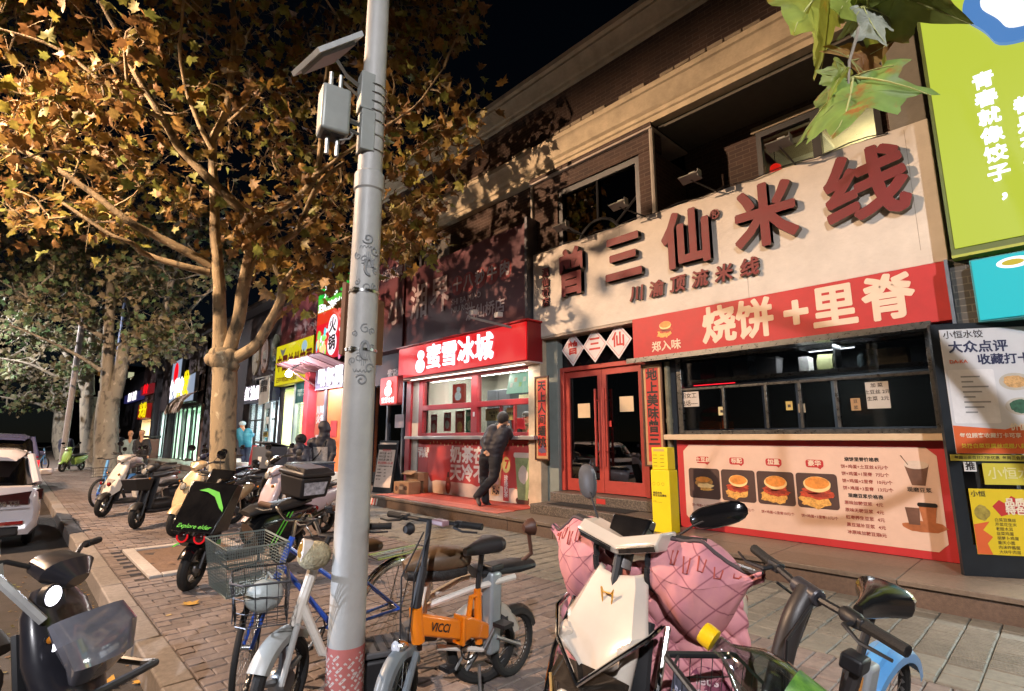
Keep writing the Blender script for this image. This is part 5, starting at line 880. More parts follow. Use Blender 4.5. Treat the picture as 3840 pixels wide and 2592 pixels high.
for x in (-39.4, -38.6, -37.5, -36.5, -35.3, -34.2, -33.1, -41.5, -42.6, -43.8): wp(cf, 'mullion', MB().bx(x - .06, x + .06, 7.5, 7.58, .2, 3.3), DKF)
for x in (-38.1, -36.0): wp(cf, 'curtain', MB().bx(x - .4, x + .3, 7.75, 7.8, .25, 3.1), mat('curtain_green', '8aa898', .7, var=.3, scale=10))
aw = thing('striped_awning', 'striped cream and brown half dome awning beyond the first tree', 'awning', (-34, 7.5, 2.7))
for i in range(16):
    x0 = -36.5 + i * .25; pr = [(7.5, 4.1), (7.15, 4.0), (6.8, 3.75), (6.5, 3.4), (6.38, 3.0), (6.36, 2.85 if i % 2 else 2.8)]
    wp(aw, 'stripe', MB().loft([[Vector((x0, y_, z_)) for y_, z_ in pr], [Vector((x0 + .25, y_, z_)) for y_, z_ in pr]], cap=False, closed=False), mat('awn_%d' % (i % 2), ('b0a090', '8a6a58')[i % 2], .7))
L1 = thing('dotted_led_sign', 'white dotted LED sign with red oval and yellow lettering beyond the tree', 'sign', (-36.5, 7.1, 3.5))
wp(L1, 'board', MB().prism([(-39.6, 3.5), (-33.3, 3.45), (-33.3, 5.15), (-37.0, 5.0), (-37.0, 6.35), (-39.6, 6.3)], Fy, 7.12, 7.3), DKF); wp(L1, 'face', MB().prism([(-39.5, 3.58), (-33.4, 3.53), (-33.4, 5.07), (-37.1, 4.92), (-37.1, 6.27), (-39.5, 6.22)], Fy, 7.1, 7.118), E('dot_white', 'a8b8d0', .75))
wp(L1, 'oval', flat(MB(), blob(-38.3, 5.45, .62, .68, 1, 0), 7.09), E('oval_red', 'e80818', 1.4), smooth=False, fix=False); wt(L1, '便利店', 1.2, E('neon_white'), (-37.7, 7.08, 4.4), name='character', off=.09, align='CENTER'); wt(L1, '发', 1.5, E('led_yellow', 'f0d810', 1.4), (-35.3, 7.07, 4.5), name='character', off=.08); wt(L1, '烟酒', .55, E('led_yellow'), (-36.9, 7.07, 3.85), name='character', off=.03)
for lb_, nm, x0, x1, z0, z1, c, tx, tc in (('far violet white neon sign beyond the second tree', 'far_neon_sign', -59, -50.3, 4.5, 5.2, '303068', '超市 百货', 'neon_white'), ('far small red neon sign above the yellow one', 'far_neon_sign', -50.9, -46.2, 4.75, 5.45, '902028', '美食', 'oval_red'), ('far yellow and red lit sign low on the shop row', 'far_neon_sign', -50.9, -46.7, 2.9, 4.0, 'a02018', '米粉', 'led_yellow')):
    fs_ = thing(nm, lb_, 'sign', ((x0 + x1) / 2, 7.1, z0)); wp(fs_, 'board', MB().bx(x0, x1, 7.12, 7.35, z0, z1), E('far_' + c, c, .6)); wt(fs_, tx, (z1 - z0) * 1.1, E(tc), ((x0 + x1) / 2, 7.1, (z0 + z1) / 2), name='character', off=.04, sx=1.3)
bb = thing('pale_billboard', 'blank pale blue billboard at the far end of the shops', 'billboard', (-61, 7, 3)); wp(bb, 'board', MB().bx(-62.5, -59.2, 6.6, 6.8, 3.6, 5.9), mat('bill_pale', '8a98a0', .6)); wp(bb, 'post', MB().tube([(-60.8, 6.7, 0), (-60.8, 6.7, 3.6)], .08), DKF)
tb = thing('trash_bin', 'dark brown square litter bin by the far dark pilaster', 'bin', (-40.6, 6.6, .2)); MB().bx(-.5, .5, -.35, .35, 0, 1.2).build('body', mat('bin_brown', '5a3a30', .6), tb, bevel=.03); MB().bx(-.55, .55, -.4, .4, 1.25, 1.4).build('lid', DKF, tb, bevel=.03)
for i, (x, y, w, d, h, lb_) in enumerate(((-150, 20, 30, 20, 16, 'broad far building in the dark at the end of the street'), (-170, -14, 26, 22, 22, 'tall far building in the dark left of the street end'), (-120, -22, 20, 14, 9, 'low far building across the road at the left edge'))):
    q = thing('far_building', lb_, 'building', (x, y, -.2)); MB().bx(-w / 2, w / 2, -d / 2, d / 2, 0, h).build('block', mat('far_block', '241f20', .9), q); MB().bx(-w / 2 - .3, w / 2 + .3, -d / 2 - .3, d / 2 + .3, h, h + .5).build('parapet', mat('far_block'), q)
    for k in range(26):
        yy = random.uniform(-d / 2 + 1, d / 2 - 1); zz = 2 + 3 * random.randint(0, int(h / 3) - 1)
        MB().bx(w / 2, w / 2 + .05, yy - .5, yy + .5, zz, zz + 1.2).build('window', E('far_win_%d' % (k % 3), ('d8a050', 'c8c8a0', '8a6030')[k % 3], .5 + .3 * (k % 2)), q)
fwall = thing('roadside_fence', 'dark fence with small lights far along the road', 'fence', (-70, -6, -.17))
for i in range(10): MB().bx(-.05 + i * 1.5, .05 + i * 1.5, -.05, .05, 0, 1.4).build('post', DKF, fwall)
MB().bx(0, 13.5, -.02, .02, 1.2, 1.28).build('rail', DKF, fwall); MB().bx(0, 13.5, -.02, .02, .4, .48).build('rail', DKF, fwall)
# ================================================================== PLANE TREES
import numpy as np
rng = np.random.default_rng(5)
def leaf_mat(name, cols, trans=.35):
    m = bpy.data.materials.new(name); m.use_nodes = True; MATS[name] = m; t = m.node_tree; N = t.nodes; L = t.links; b = N['Principled BSDF']
    ge = N.new('ShaderNodeNewGeometry'); ra = N.new('ShaderNodeValToRGB'); e = ra.color_ramp.elements
    while len(e) > 1: e.remove(e[-1])
    e[0].position = 0; e[0].color = lin(hx(cols[0][1]))
    for p, c in cols[1:]: q = e.new(p); q.color = lin(hx(c))
    L.new(ge.outputs['Random Per Island'], ra.inputs[0])
    no = N.new('ShaderNodeTexNoise'); no.inputs['Scale'].default_value = 18; no.inputs['Detail'].default_value = 3; L.new(ge.outputs['Position'], no.inputs['Vector'])
    mr = N.new('ShaderNodeMapRange'); mr.inputs[1].default_value = .3; mr.inputs[2].default_value = .7; mr.inputs[3].default_value = .7; mr.inputs[4].default_value = 1.2; L.new(no.outputs[0], mr.inputs[0])
    hs = N.new('ShaderNodeHueSaturation'); L.new(ra.outputs[0], hs.inputs['Color']); L.new(mr.outputs[0], hs.inputs['Value'])
    L.new(hs.outputs[0], b.inputs['Base Color']); b.inputs['Roughness'].default_value = .55
    tr = N.new('ShaderNodeBsdfTranslucent'); L.new(hs.outputs[0], tr.inputs[0]); mx = N.new('ShaderNodeMixShader'); mx.inputs[0].default_value = trans
    L.new(b.outputs[0], mx.inputs[1]); L.new(tr.outputs[0], mx.inputs[2]); L.new(mx.outputs[0], N['Material Output'].inputs[0])
    return m
def bark_mat(name, c1, c2, c3):
    m = bpy.data.materials.new(name); m.use_nodes = True; MATS[name] = m; t = m.node_tree; N = t.nodes; L = t.links; b = N['Principled BSDF']; b.inputs['Roughness'].default_value = .8
    ge = N.new('ShaderNodeNewGeometry'); mp = N.new('ShaderNodeMapping'); mp.inputs['Scale'].default_value = (1, 1, .55); L.new(ge.outputs['Position'], mp.inputs[0])
    no = N.new('ShaderNodeTexNoise'); no.inputs['Scale'].default_value = 5; no.inputs['Detail'].default_value = 4; no.inputs['Distortion'].default_value = .5; L.new(mp.outputs[0], no.inputs['Vector'])
    ra = N.new('ShaderNodeValToRGB'); ra.color_ramp.interpolation = 'EASE'; e = ra.color_ramp.elements; e[0].position = .34; e[0].color = lin(hx(c1)); e[1].position = .5; e[1].color = lin(hx(c2)); q = e.new(.62); q.color = lin(hx(c2)); q = e.new(.68); q.color = lin(hx(c3)); L.new(no.outputs[0], ra.inputs[0])
    n2 = N.new('ShaderNodeTexNoise'); n2.inputs['Scale'].default_value = 40; L.new(ge.outputs['Position'], n2.inputs['Vector'])
    L.new(ra.outputs[0], b.inputs['Base Color']); ad = N.new('ShaderNodeMath'); L.new(no.outputs[0], ad.inputs[0]); L.new(n2.outputs[0], ad.inputs[1])
    bp = N.new('ShaderNodeBump'); bp.inputs['Strength'].default_value = .5; bp.inputs['Distance'].default_value = .03; L.new(ad.outputs[0], bp.inputs['Height']); L.new(bp.outputs[0], b.inputs['Normal'])
    return m
LEAF1 = leaf_mat('autumn_leaves', [(0, '7a5a3a'), (.3, '8f6e44'), (.5, 'a3803f'), (.66, '8a7a4c'), (.8, '9c9648'), (.93, '7e8a48'), (1, 'aca04c')])
LEAF2 = leaf_mat('grey_green_leaves', [(0, '6e6450'), (.35, '857a62'), (.55, '7c7c5c'), (.75, '6c8058'), (.92, '5c7a52'), (1, '968a5c')])
BARK = bark_mat('plane_bark', '574f40', '98876a', 'bfb294'); BARK2 = bark_mat('plane_bark_grey', '605d57', '8a857a', 'a8a296')
_half = [(0, 0), (.1, -.04), (.42, -.08), (.33, .12), (.6, .33), (.4, .4), (.36, .62), (.17, .58)]
_out = np.array(_half + [(0, 1.0)] + [(-u, v) for u, v in _half[:0:-1]])
_tmpl = np.vstack([[(0, .3, 0)], np.c_[_out, np.zeros(len(_out))]]); _nt = len(_out)
_tri = np.array([(0, 1 + i, 1 + (i + 1) % _nt) for i in range(_nt)])
def leaves_mesh(name, P, D, size, m, parent, curl=.5):
    """P: leaf base positions, D: growth directions; every leaf is a lobed, curled blade"""
    n = len(P); D = D / np.linalg.norm(D, axis=1, keepdims=True)
    A = rng.normal(size=(n, 3)); A -= (A * D).sum(1, keepdims=True) * D; A /= np.linalg.norm(A, axis=1, keepdims=True); Nn = np.cross(D, A)
    c = rng.uniform(-curl, curl * 1.4, (n, 1)); c2 = rng.uniform(-curl, curl, (n, 1)); u = _tmpl[None, :, 0]; v = _tmpl[None, :, 1]
    h = c * (u ** 2) * 1.6 + c2 * (v - .3) ** 2 * .9 + rng.normal(0, .05, (n, len(_tmpl)))
    wd = rng.uniform(.75, 1.05, (n, 1)); s = size[:, None, None]
    V = P[:, None, :] + s * (A[:, None, :] * (u * wd)[..., None] + D[:, None, :] * (v * np.ones((n, 1)))[..., None] + Nn[:, None, :] * h[..., None])
    V = V.reshape(-1, 3); T = (_tri[None] + (np.arange(n) * len(_tmpl))[:, None, None]).reshape(-1, 3)
    me = bpy.data.meshes.new(name); me.vertices.add(len(V)); me.vertices.foreach_set('co', V.ravel()); me.loops.add(len(T) * 3); me.loops.foreach_set('vertex_index', T.ravel())
    me.polygons.add(len(T)); me.polygons.foreach_set('loop_start', np.arange(len(T)) * 3); me.polygons.foreach_set('loop_total', np.full(len(T), 3)); me.update(calc_edges=True); me.materials.append(m)
    o = bpy.data.objects.new(name, me); COL.objects.link(o); o.parent = parent
    if parent is not None: o.matrix_parent_inverse = t_inv(parent)
    return o
def inpoly(x, y, poly):
    r = False; j = len(poly) - 1
    for i in range(len(poly)):
        if (poly[i][1] > y) != (poly[j][1] > y) and x < (poly[j][0] - poly[i][0]) * (y - poly[i][1]) / (poly[j][1] - poly[i][1]) + poly[i][0]: r = not r
        j = i
    return r
def smooth_path(pts, k=4):
    P = [Vector(p) for p in pts]; out = []
    for i in range(len(P) - 1):
        a = P[max(i - 1, 0)]; b = P[i]; c = P[i + 1]; d = P[min(i + 2, len(P) - 1)]
        for j in range(k):
            t = j / k; out.append(.5 * ((2 * b) + (c - a) * t + (2 * a - 5 * b + 4 * c - d) * t * t + (3 * b - a - 3 * c + d) * t ** 3))
    out.append(P[-1]); return out
def tree(label, base, trunk, limbs, zones, bark, leafm, size, nleaf, group, twig=.011):
    """trunk/limbs: (path of world points, start radius, end radius); zones: (polygon in photo px, near t, far t, clusters)"""
    t = thing('plane_tree', label, 'tree', base, group=group); nodes = []
    tp, r0, r1 = trunk; tp = smooth_path(tp); n = len(tp)
    mb = MB(); rr = [r0 + (r1 - r0) * i / (n - 1) for i in range(n)]; rr = [r * (1 + .05 * noise.noise((i * .7, r0 * 9, 1))) for i, r in enumerate(rr)]; rr[0] *= 1.25
    mb.tube(tp, rr, 14); wp(t, 'trunk', mb, bark, ang=80)
    for path, a, b_ in limbs:
        sp = smooth_path(path); k = len(sp); sp = [p + Vector((noise.noise((p.x * 2, p.z * 2, 1)), noise.noise((p.y * 2, p.z * 2, 5)), 0)) * .035 * (i > 0) for i, p in enumerate(sp)]
        rads = [a + (b_ - a) * (i / (k - 1)) ** .8 for i in range(k)]; wp(t, 'limb', MB().tube(sp, rads, 10), bark, ang=80); nodes += sp[2:]
    nd = np.array([tuple(p) for p in nodes]); cl = []
    for poly, t0, t1, cnt in zones:
        xs = [p[0] for p in poly]; ys = [p[1] for p in poly]; got = 0; tries = 0
        while got < cnt and tries < cnt * 60:
            tries += 1; x = random.uniform(min(xs), max(xs)); y = random.uniform(min(ys), max(ys))
            if not inpoly(x, y, poly): continue
            p = onF(x, y, t0 + (t1 - t0) * (random.random() * .6 + random.random() * .4))
            if p.z < 2.5: continue
            if p.y > 6.5: continue
            cl.append(p); got += 1
    C = np.array([tuple(p) for p in cl]); d = np.array([np.min(np.sum((nd - c) ** 2, 1)) for c in C]); order = np.argsort(d)
    tw = MB(); allN = list(nd); Ps = []; Ds = []
    arr = np.zeros((len(nd) + 4 * len(C), 3)); arr[:len(nd)] = nd; na = len(nd)
    for i in order:
        c = C[i]; j = int(np.argmin(np.sum((arr[:na] - c) ** 2, 1))); a = Vector(arr[j]); b_ = Vector(c); L_ = (b_ - a).length
        side = Vector(rng.normal(size=3)) * .1 * L_; m1 = a.lerp(b_, .35) + side + Vector((0, 0, .06 * L_)); m2 = a.lerp(b_, .7) + side * .8
        r = twig * (1 + .8 * min(L_, 1.2)); tw.tube([a, m1, m2, b_], [r * 1.5, r * 1.1, r * .8, r * .35], 4, cap=False)
        for q in (m1, m2, b_): arr[na] = q; na += 1
        for q in range(5):       # side shoots
            s_ = m2.lerp(b_, random.random()); e_ = s_ + Vector(rng.normal(size=3)) * .22; tw.tube([s_, (s_ + e_) / 2 + Vector((0, 0, .03)), e_], [.005, .004, .002], 3, cap=False)
        k = max(3, int(rng.normal(nleaf, nleaf * .35))); off = rng.normal(0, .24, (k, 3)); Ps.append(c + off); Ds.append(off * 1.2 + np.array([0, 0, -.22]) + rng.normal(0, .2, (k, 3)))
    ob = wp(t, 'twigs', tw, bark, fix=False); ob['kind'] = 'stuff'
    P = np.vstack(Ps); D = np.vstack(Ds); sz = size * rng.uniform(.6, 1.25, len(P)); lo = leaves_mesh('leaves', P, D, sz, leafm, t); lo['kind'] = 'stuff'
    return t
cA = lambda x, y: (x * .5737, y * .5737)
cB = lambda x, y: (x * .5737, 850 + y * .5737)
def Lm(conv, t0, t1, pts, a, b_):
    n = len(pts) - 1; return ([onF(*conv(*p), t0 + (t1 - t0) * i / n) for i, p in enumerate(pts)], a, b_)
T1 = 10.6; g0 = onF(815, 1905, T1); g0.z = 0
kn = onF(*cB(1468, 870), T1)
tr1 = ([g0, onF(*cB(1455, 1560), T1), onF(*cB(1460, 1250), T1), onF(*cB(1470, 1000), T1), kn, onF(*cB(1472, 800), T1)], .25, .225)
limbs1 = [
 Lm(cB, T1, 10.2, [(1440, 860), (1445, 720), (1440, 600), (1425, 300), (1408, 60), (1400, -180), (1395, -560), (1480, -770), (1530, -1250), (1495, -1590)], .165, .05),
 Lm(cB, T1, 10.0, [(1490, 840), (1530, 700), (1565, 580), (1610, 300), (1655, 100), (1640, 0)], .14, .11),
 Lm(cA, 10.0, 8.2, [(1650, 1480), (1500, 1300), (1200, 1000), (1090, 830), (900, 500), (800, 280), (640, -20)], .105, .045),
 Lm(cA, 10.0, 9.4, [(1650, 1480), (1780, 1400), (1950, 1290), (2070, 1130), (2100, 900), (2130, 500), (2200, 100)], .1, .03),
 Lm(cB, T1, 9.6, [(1520, 870), (1680, 760), (1790, 580), (1845, 390), (1805, 250), (1815, 120), (1950, 20), (2060, -250), (2250, -420)], .13, .035),
 Lm(cB, T1 - .1, 8.8, [(1385, 260), (1200, 150), (1000, 50), (850, -30), (600, -220), (350, -390), (0, -560)], .1, .04),
 Lm(cB, T1 - .1, 9.3, [(1370, 300), (1200, 260), (950, 180), (870, 110), (700, 40), (420, -150)], .085, .03),
 Lm(cA, 10.3, 9.0, [(1400, 1000), (1250, 700), (1180, 400), (1200, 0)], .06, .025),
 Lm(cA, 8.6, 7.6, [(1060, 780), (800, 640), (400, 330), (0, 190)], .05, .02),
 Lm(cA, 9.6, 8.8, [(2060, 1150), (2400, 900), (2700, 700), (2900, 450)], .045, .012),
 Lm(cA, 10.2, 11.4, [(1500, 800), (1800, 500), (2000, 200), (2150, -100)], .05, .02),
 Lm(cB, 10.0, 9.2, [(1840, 380), (2000, 200), (2300, 60), (2600, -30)], .05, .012)]
Z1 = [([(0, 0), (1500, 0), (1500, 300), (1450, 700), (1300, 900), (700, 900), (300, 870), (0, 850)], 8.9, 13.2, 285),
      ([(1480, 0), (1750, 0), (1770, 110), (1680, 200), (1600, 260), (1480, 240)], 8.6, 11.2, 22), ([(1450, 230), (1640, 260), (1820, 300), (1790, 430), (1700, 520), (1740, 600), (1600, 690), (1460, 700)], 8.6, 11.2, 30),
      ([(1460, 700), (1620, 720), (1580, 800), (1640, 890), (1560, 960), (1450, 950)], 8.6, 10.6, 18), ([(950, 850), (1450, 850), (1450, 930), (1320, 1060), (1230, 1120), (1000, 1080), (880, 980)], 8.8, 11.5, 34),
      ([(0, 0), (600, 0), (450, 500), (0, 700)], 6.6, 8.6, 30), ([(0, -500), (1500, -500), (1600, -20), (0, -20)], 7.8, 12.5, 130)]
tree('big plane tree with brown autumn leaves forking above the scooters', g0, tr1, limbs1, Z1, BARK, LEAF1, .24, 11, 'street plane trees')
mbk = MB()
for i, (dx, dz, r) in enumerate(((-.2, .0, .17), (.17, -.13, .16), (-.12, .12, .17), (.1, .1, .17), (0, -.02, .26))): mbk.ell(kn + RT * dx + Vector((0, 0, dz)) - _fw * .05, (r, r, r * .9), 14, 10)
kt = [o for o in bpy.data.objects if o.name == 'plane_tree'][0]; wp(kt, 'pollard_knob', mbk, BARK)
T2 = 20.8; g2 = onF(400, 1770, T2); g2.z = 0
limbs2 = [Lm(cB, T2, T2, [(700, 1150), (705, 900), (715, 600), (722, 350), (690, 240), (640, 0), (610, -200)], .26, .06), Lm(cB, T2, 20, [(745, 1120), (790, 950), (810, 790), (900, 720), (1000, 660), (1065, 590), (1090, 480), (1150, 270), (1230, 40)], .27, .07),
          Lm(cB, T2, 19.4, [(840, 870), (1000, 780), (1090, 720), (1300, 480), (1380, 420)], .12, .03), Lm(cB, T2, 19.5, [(700, 745), (600, 680), (440, 590), (250, 500), (0, 350)], .12, .03), Lm(cB, T2, 21.4, [(722, 340), (770, 130), (800, -100)], .12, .04), Lm(cB, 20.3, 19, [(660, 940), (520, 850), (300, 740), (60, 640)], .09, .03)]
Z2 = [([(0, 760), (420, 850), (900, 900), (960, 1010), (760, 1080), (740, 1240), (700, 1330), (560, 1360), (460, 1300), (430, 1120), (300, 1200), (120, 1230), (0, 1180)], 17, 23, 250), ([(480, 1230), (740, 1200), (720, 1340), (560, 1350)], 17.5, 20, 24), ([(0, 600), (900, 700), (900, 900), (0, 900)], 17, 24, 120)]
tree('second plane tree with two pale stems and grey green leaves', g2, ([g2, onF(*cB(695, 1450), T2), onF(*cB(700, 1250), T2), onF(*cB(720, 1080), T2)], .42, .36), limbs2, Z2, BARK2, LEAF2, .23, 12, 'street plane trees', .016)
T3 = 27.5; g3 = onF(338, 1745, T3); g3.z = 0
limbs3 = [Lm(cB, T3, T3, [(575, 1120), (530, 1000), (490, 920), (400, 800), (300, 700)], .25, .06), Lm(cB, T3, T3, [(585, 1100), (590, 950), (600, 700), (620, 500)], .25, .08), Lm(cB, T3, 26, [(530, 1010), (380, 985), (200, 900), (0, 860)], .12, .04)]
Z3 = [([(0, 1080), (300, 1180), (440, 1250), (380, 1400), (250, 1430), (100, 1380), (0, 1400)], 24, 32, 120), ([(0, 900), (700, 900), (500, 1200), (0, 1100)], 25, 32, 90)]
tree('third plane tree with a dark forked trunk just left of the second', g3, ([g3, onF(*cB(590, 1450), T3), onF(*cB(580, 1120), T3)], .45, .38), limbs3, Z3, BARK2, LEAF2, .27, 11, 'street plane trees', .02)
T4 = 37.; g4 = onF(245, 1715, T4); g4.z = 0
limbs4 = [Lm(cB, T4, T4, [(420, 1180), (450, 1000), (470, 900)], .3, .12), Lm(cB, T4, T4, [(390, 1180), (330, 1050), (200, 960), (60, 900)], .22, .06), Lm(cB, T4, 35, [(390, 1220), (250, 1160), (0, 1110)], .14, .05)]
tree('farthest plane tree with pale trunk beside the thin white pole', g4, ([g4, onF(*cB(395, 1400), T4), onF(*cB(405, 1200), T4)], .5, .42), limbs4, [([(0, 1330), (200, 1400), (330, 1420), (290, 1500), (120, 1540), (0, 1540)], 33, 42, 90)], BARK2, LEAF2, .3, 10, 'street plane trees', .025)
wpole = thing('white_roadside_pole', 'thin white leaning pole among the far trees', 'pole', onZ(228, 1765, 0)); b0 = onF(232, 1660, 34); MB().tube([(0, 0, 0), (0, 0, 9)], .12, 10).build('shaft', mat('pole_white', 'a9a3a4', .5), wpole); MB().lathe([(.25, 0), (.25, .1), (.14, .14), (.14, .4)], n=12).build('base', mat('pole_white'), wpole)
bl_ = thing('blue_strip_banner', 'narrow blue banner hanging in the second tree', 'banner', onF(*cB(785, 700), 23)); MB().box((0, 0, 0), (.5, .05, 4.2), (0, R(3), 0)).build('cloth', mat('banner_blue', '4a6aa8', .6, var=.15), bl_); MB().tube([(-.3, 0, 2.1), (.4, 0, 2.1)], .03, 6).build('rod', DKF, bl_)
# ---- ground leaves
def fallen(label, px, z, s, yaw, c):
    p = onZ(*px, z); t = thing('fallen_leaf', label, 'leaf', p + Vector((0, 0, .006)), yaw, group='fallen leaves')
    mb = MB(); V = []
    for i, (u, v, _) in enumerate(_tmpl): V.append(Vector(((u) * s, (v - .4) * s, s * (.16 * (u * u + (v - .4) ** 2) + .03 * noise.noise((u * 3, v * 3, s * 50))))))
    mb.add(V, [tuple(f) for f in _tri]); mb.build('blade', mat('fallen_' + c, c, .7, var=.25, scale=20), t); MB().tube([V[1], V[1] + Vector((.01, -.35 * s, .004))], .0035 * s / .2, 5).build('stalk', mat('stalk', '7a6238', .7), t)
fallen('curled yellow leaf on the brick paving before the black scooter', (720, 2265), 0, .15, .6, 'b08a3c'); fallen('large pale tan leaf lying on the road by the kerb', (282, 2090), -.165, .2, 2., 'a08070'); fallen('rounded tan leaf on the road close to the kerb', (318, 2150), -.165, .13, 4., 'a07a58')
fallen('big bright yellow leaf on the road at the bottom', (405, 2565), -.165, .19, 1.2, 'b8892c'); fallen('brown crumpled leaf on the dark road', (360, 2315), -.165, .16, 3.2, '6a4a2a'); fallen('small yellow leaf at the foot of the kerb', (528, 2560), -.165, .09, 5., 'b8892c'); fallen('small pale leaf scrap on the paving', (630, 2310), 0, .05, 2.5, 'a89060'); fallen('small brown leaf on the paving by the pit', (640, 2110), .01, .07, 1., '7a5a38')
P = []; 
for i in range(420):
    x = random.uniform(-9, -2.2); y = .84 - abs(random.gauss(0, .55)); P.append((x, y, -.163))
P = np.array(P); lo = leaves_mesh('leaf_litter', P, np.c_[rng.normal(size=(len(P), 2)), np.zeros(len(P))], rng.uniform(.012, .05, len(P)), LEAF1, None, .2)
me = lo.data; co = np.zeros(len(me.vertices) * 3); me.vertices.foreach_get('co', co); co = co.reshape(-1, 3); co[:, 2] = -.164 + .25 * np.abs(co[:, 2] + .163); me.vertices.foreach_set('co', co.ravel()); me.update(); tag(lo, 'scraps of dry leaf littering the gutter', 'leaf litter', kind='stuff')
# ---- hanging foreground twig, upper right
def near_mat(i, c1, c2, p):
    m = leaf_mat('near_leaf_%d' % i, [(0, c1), (p, c1), (min(p + .1, .99), c2), (1, '6a4a24')], .4); N = m.node_tree.nodes; no = N.new('ShaderNodeTexNoise'); no.inputs['Scale'].default_value = 16; no.inputs['Detail'].default_value = 6; no.inputs['Roughness'].default_value = .6
    ra = [n for n in N if n.type == 'VALTORGB'][0]; m.node_tree.links.new(no.outputs[0], ra.inputs[0]); tc = N.new('ShaderNodeTexCoord'); m.node_tree.links.new(tc.outputs['Object'], no.inputs['Vector']); return m
HG = [near_mat(i, *c) for i, c in enumerate((('8f9e46', 'a8943c', .62), ('7d9a4c', '9a6a34', .56), ('7c8644', '8a7c40', .6), ('a3a896', '8a8c70', .6), ('98743c', '7a5228', .45), ('8a9a44', '8a5c30', .5)))]
_fine = [(a[0] + (b_[0] - a[0]) * k / 4, a[1] + (b_[1] - a[1]) * k / 4, 4 - abs(k - 2) * 2) for a, b_ in zip(_out, np.roll(_out, -1, 0)) for k in range(4)]
_fine = np.array([(u * (1 + .012 * w_ * (1 if i % 2 else -.4)), v + .004 * w_ * (1 if i % 3 else -1)) for i, (u, v, w_) in enumerate(_fine)])
tg = tree('plane tree just out of view whose green leaves hang in at the top right', Vector((2., 3., 0)), ([(2., 3., 0), (1.98, 3., 1.2), (1.95, 3.02, 2.4), (1.85, 3., 3.3)], .2, .16), [([Vector((1.88, 3., 3.1)), Vector((1.5, 2.6, 4.2)), Vector((.9, 2.2, 5.0)), Vector((.4, 1.9, 5.4))], .12, .04), ([Vector((1.85, 3., 3.2)), Vector((1.6, 3.6, 4.6)), Vector((1., 4.2, 5.6))], .11, .04), ([Vector((1.7, 2.8, 3.7)), Vector((1., 1.9, 3.6)), onF(3900, -1100, 1.7), onF(3600, -700, 1.5)], .05, .009)], [([(3700, -1700), (5000, -1700), (5000, -700), (3900, -700)], 2.4, 4.2, 45)], BARK, LEAF2, .2, 10, 'street plane trees')
def nleaf(base, tip, wdt, tn, tt, m, roll=0., curl=.3, seed=0):
    a = onF(*base, tn); b_ = onF(*tip, tt); d = b_ - a; L_ = d.length; d.normalize(); vn = (a + b_) / 2 - EYE; s_ = d.cross(vn).normalized(); n_ = s_.cross(d).normalized(); s_ = (s_ * math.cos(roll) + n_ * math.sin(roll)).normalized(); n_ = s_.cross(d).normalized()
    rings = []; mb = MB(); V = []; K = 7; n = len(_fine)
    for k in range(K + 1):
        q = k / K
        for j, (u, v) in enumerate(_fine):
            uu = u * q; vv = .3 + (v - .3) * q; h = curl * (uu ** 2 * 1.2 - (vv - .2) ** 2 * .5) + .07 * noise.noise((uu * 4 + seed, vv * 4, seed)) + .022 * noise.noise((uu * 14 + seed, vv * 14, seed)) + .05 * abs(math.sin(math.atan2(vv - .1, uu) * 2.5)) * q * q
            V.append(a + d * (vv * L_) + s_ * (uu * wdt * L_) + n_ * (h * L_))
    F = [(k * n + j, k * n + (j + 1) % n, (k + 1) * n + (j + 1) % n, (k + 1) * n + j) for k in range(K) for j in range(n)]
    mb.add(V, F); lf = wp(tg, 'hanging_leaf', mb, m, fix=False, ang=180)
    vb = MB()
    for (u, v) in ((0, 1.0), (.55, .36), (-.55, .36), (.38, -.02), (-.38, -.02)): 
        vb.tube([a + d * (vv * L_) + s_ * (uu * wdt * L_) + n_ * ((curl * (uu ** 2 * 1.2 - (vv - .2) ** 2 * .5) + .008) * L_) for uu, vv in [(u * k / 4, v * k / 4 + .02) for k in range(5)]], [.0022 * L_ * (5 - k) for k in range(5)], 4)
    vb.build('vein', mat('vein', 'a8a868', .6), lf); return lf
wp(tg, 'hanging_stem', MB().tube([onF(3600, -700, 1.5), onF(3380, -300, 1.2), onF(3226, 0, 1.06), onF(3215, 130, 1.05), onF(3185, 230, 1.04), onF(3180, 345, 1.03)], [.008, .006, .0042, .0038, .0032, .002], 8), mat('twig_grey', '8a8072', .7))
for a in (((3100, -60), (2905, 175), .85, 1.06, .98, HG[0], .25, .5, 1), ((3210, -30), (3120, 62), 1.6, 1.1, 1.0, HG[0], .1, .3, 2), ((3240, -60), (3660, 84), .95, 1.02, .96, HG[2], -.35, .25, 3), ((3235, 20), (3318, 195), .7, 1.05, 1.02, HG[3], .5, .4, 4), ((3300, 10), (3365, 178), .5, 1.1, 1.08, HG[4], .8, .4, 5),
          ((3200, 285), (3150, 575), .95, 1.03, .97, HG[1], -.45, .6, 6), ((3175, 250), (3080, 395), .8, 1.03, 1.06, HG[5], .5, .7, 7), ((3190, 230), (3320, 190), 1.0, 1.04, 1.1, HG[4], .6, .6, 8)): nleaf(*a)
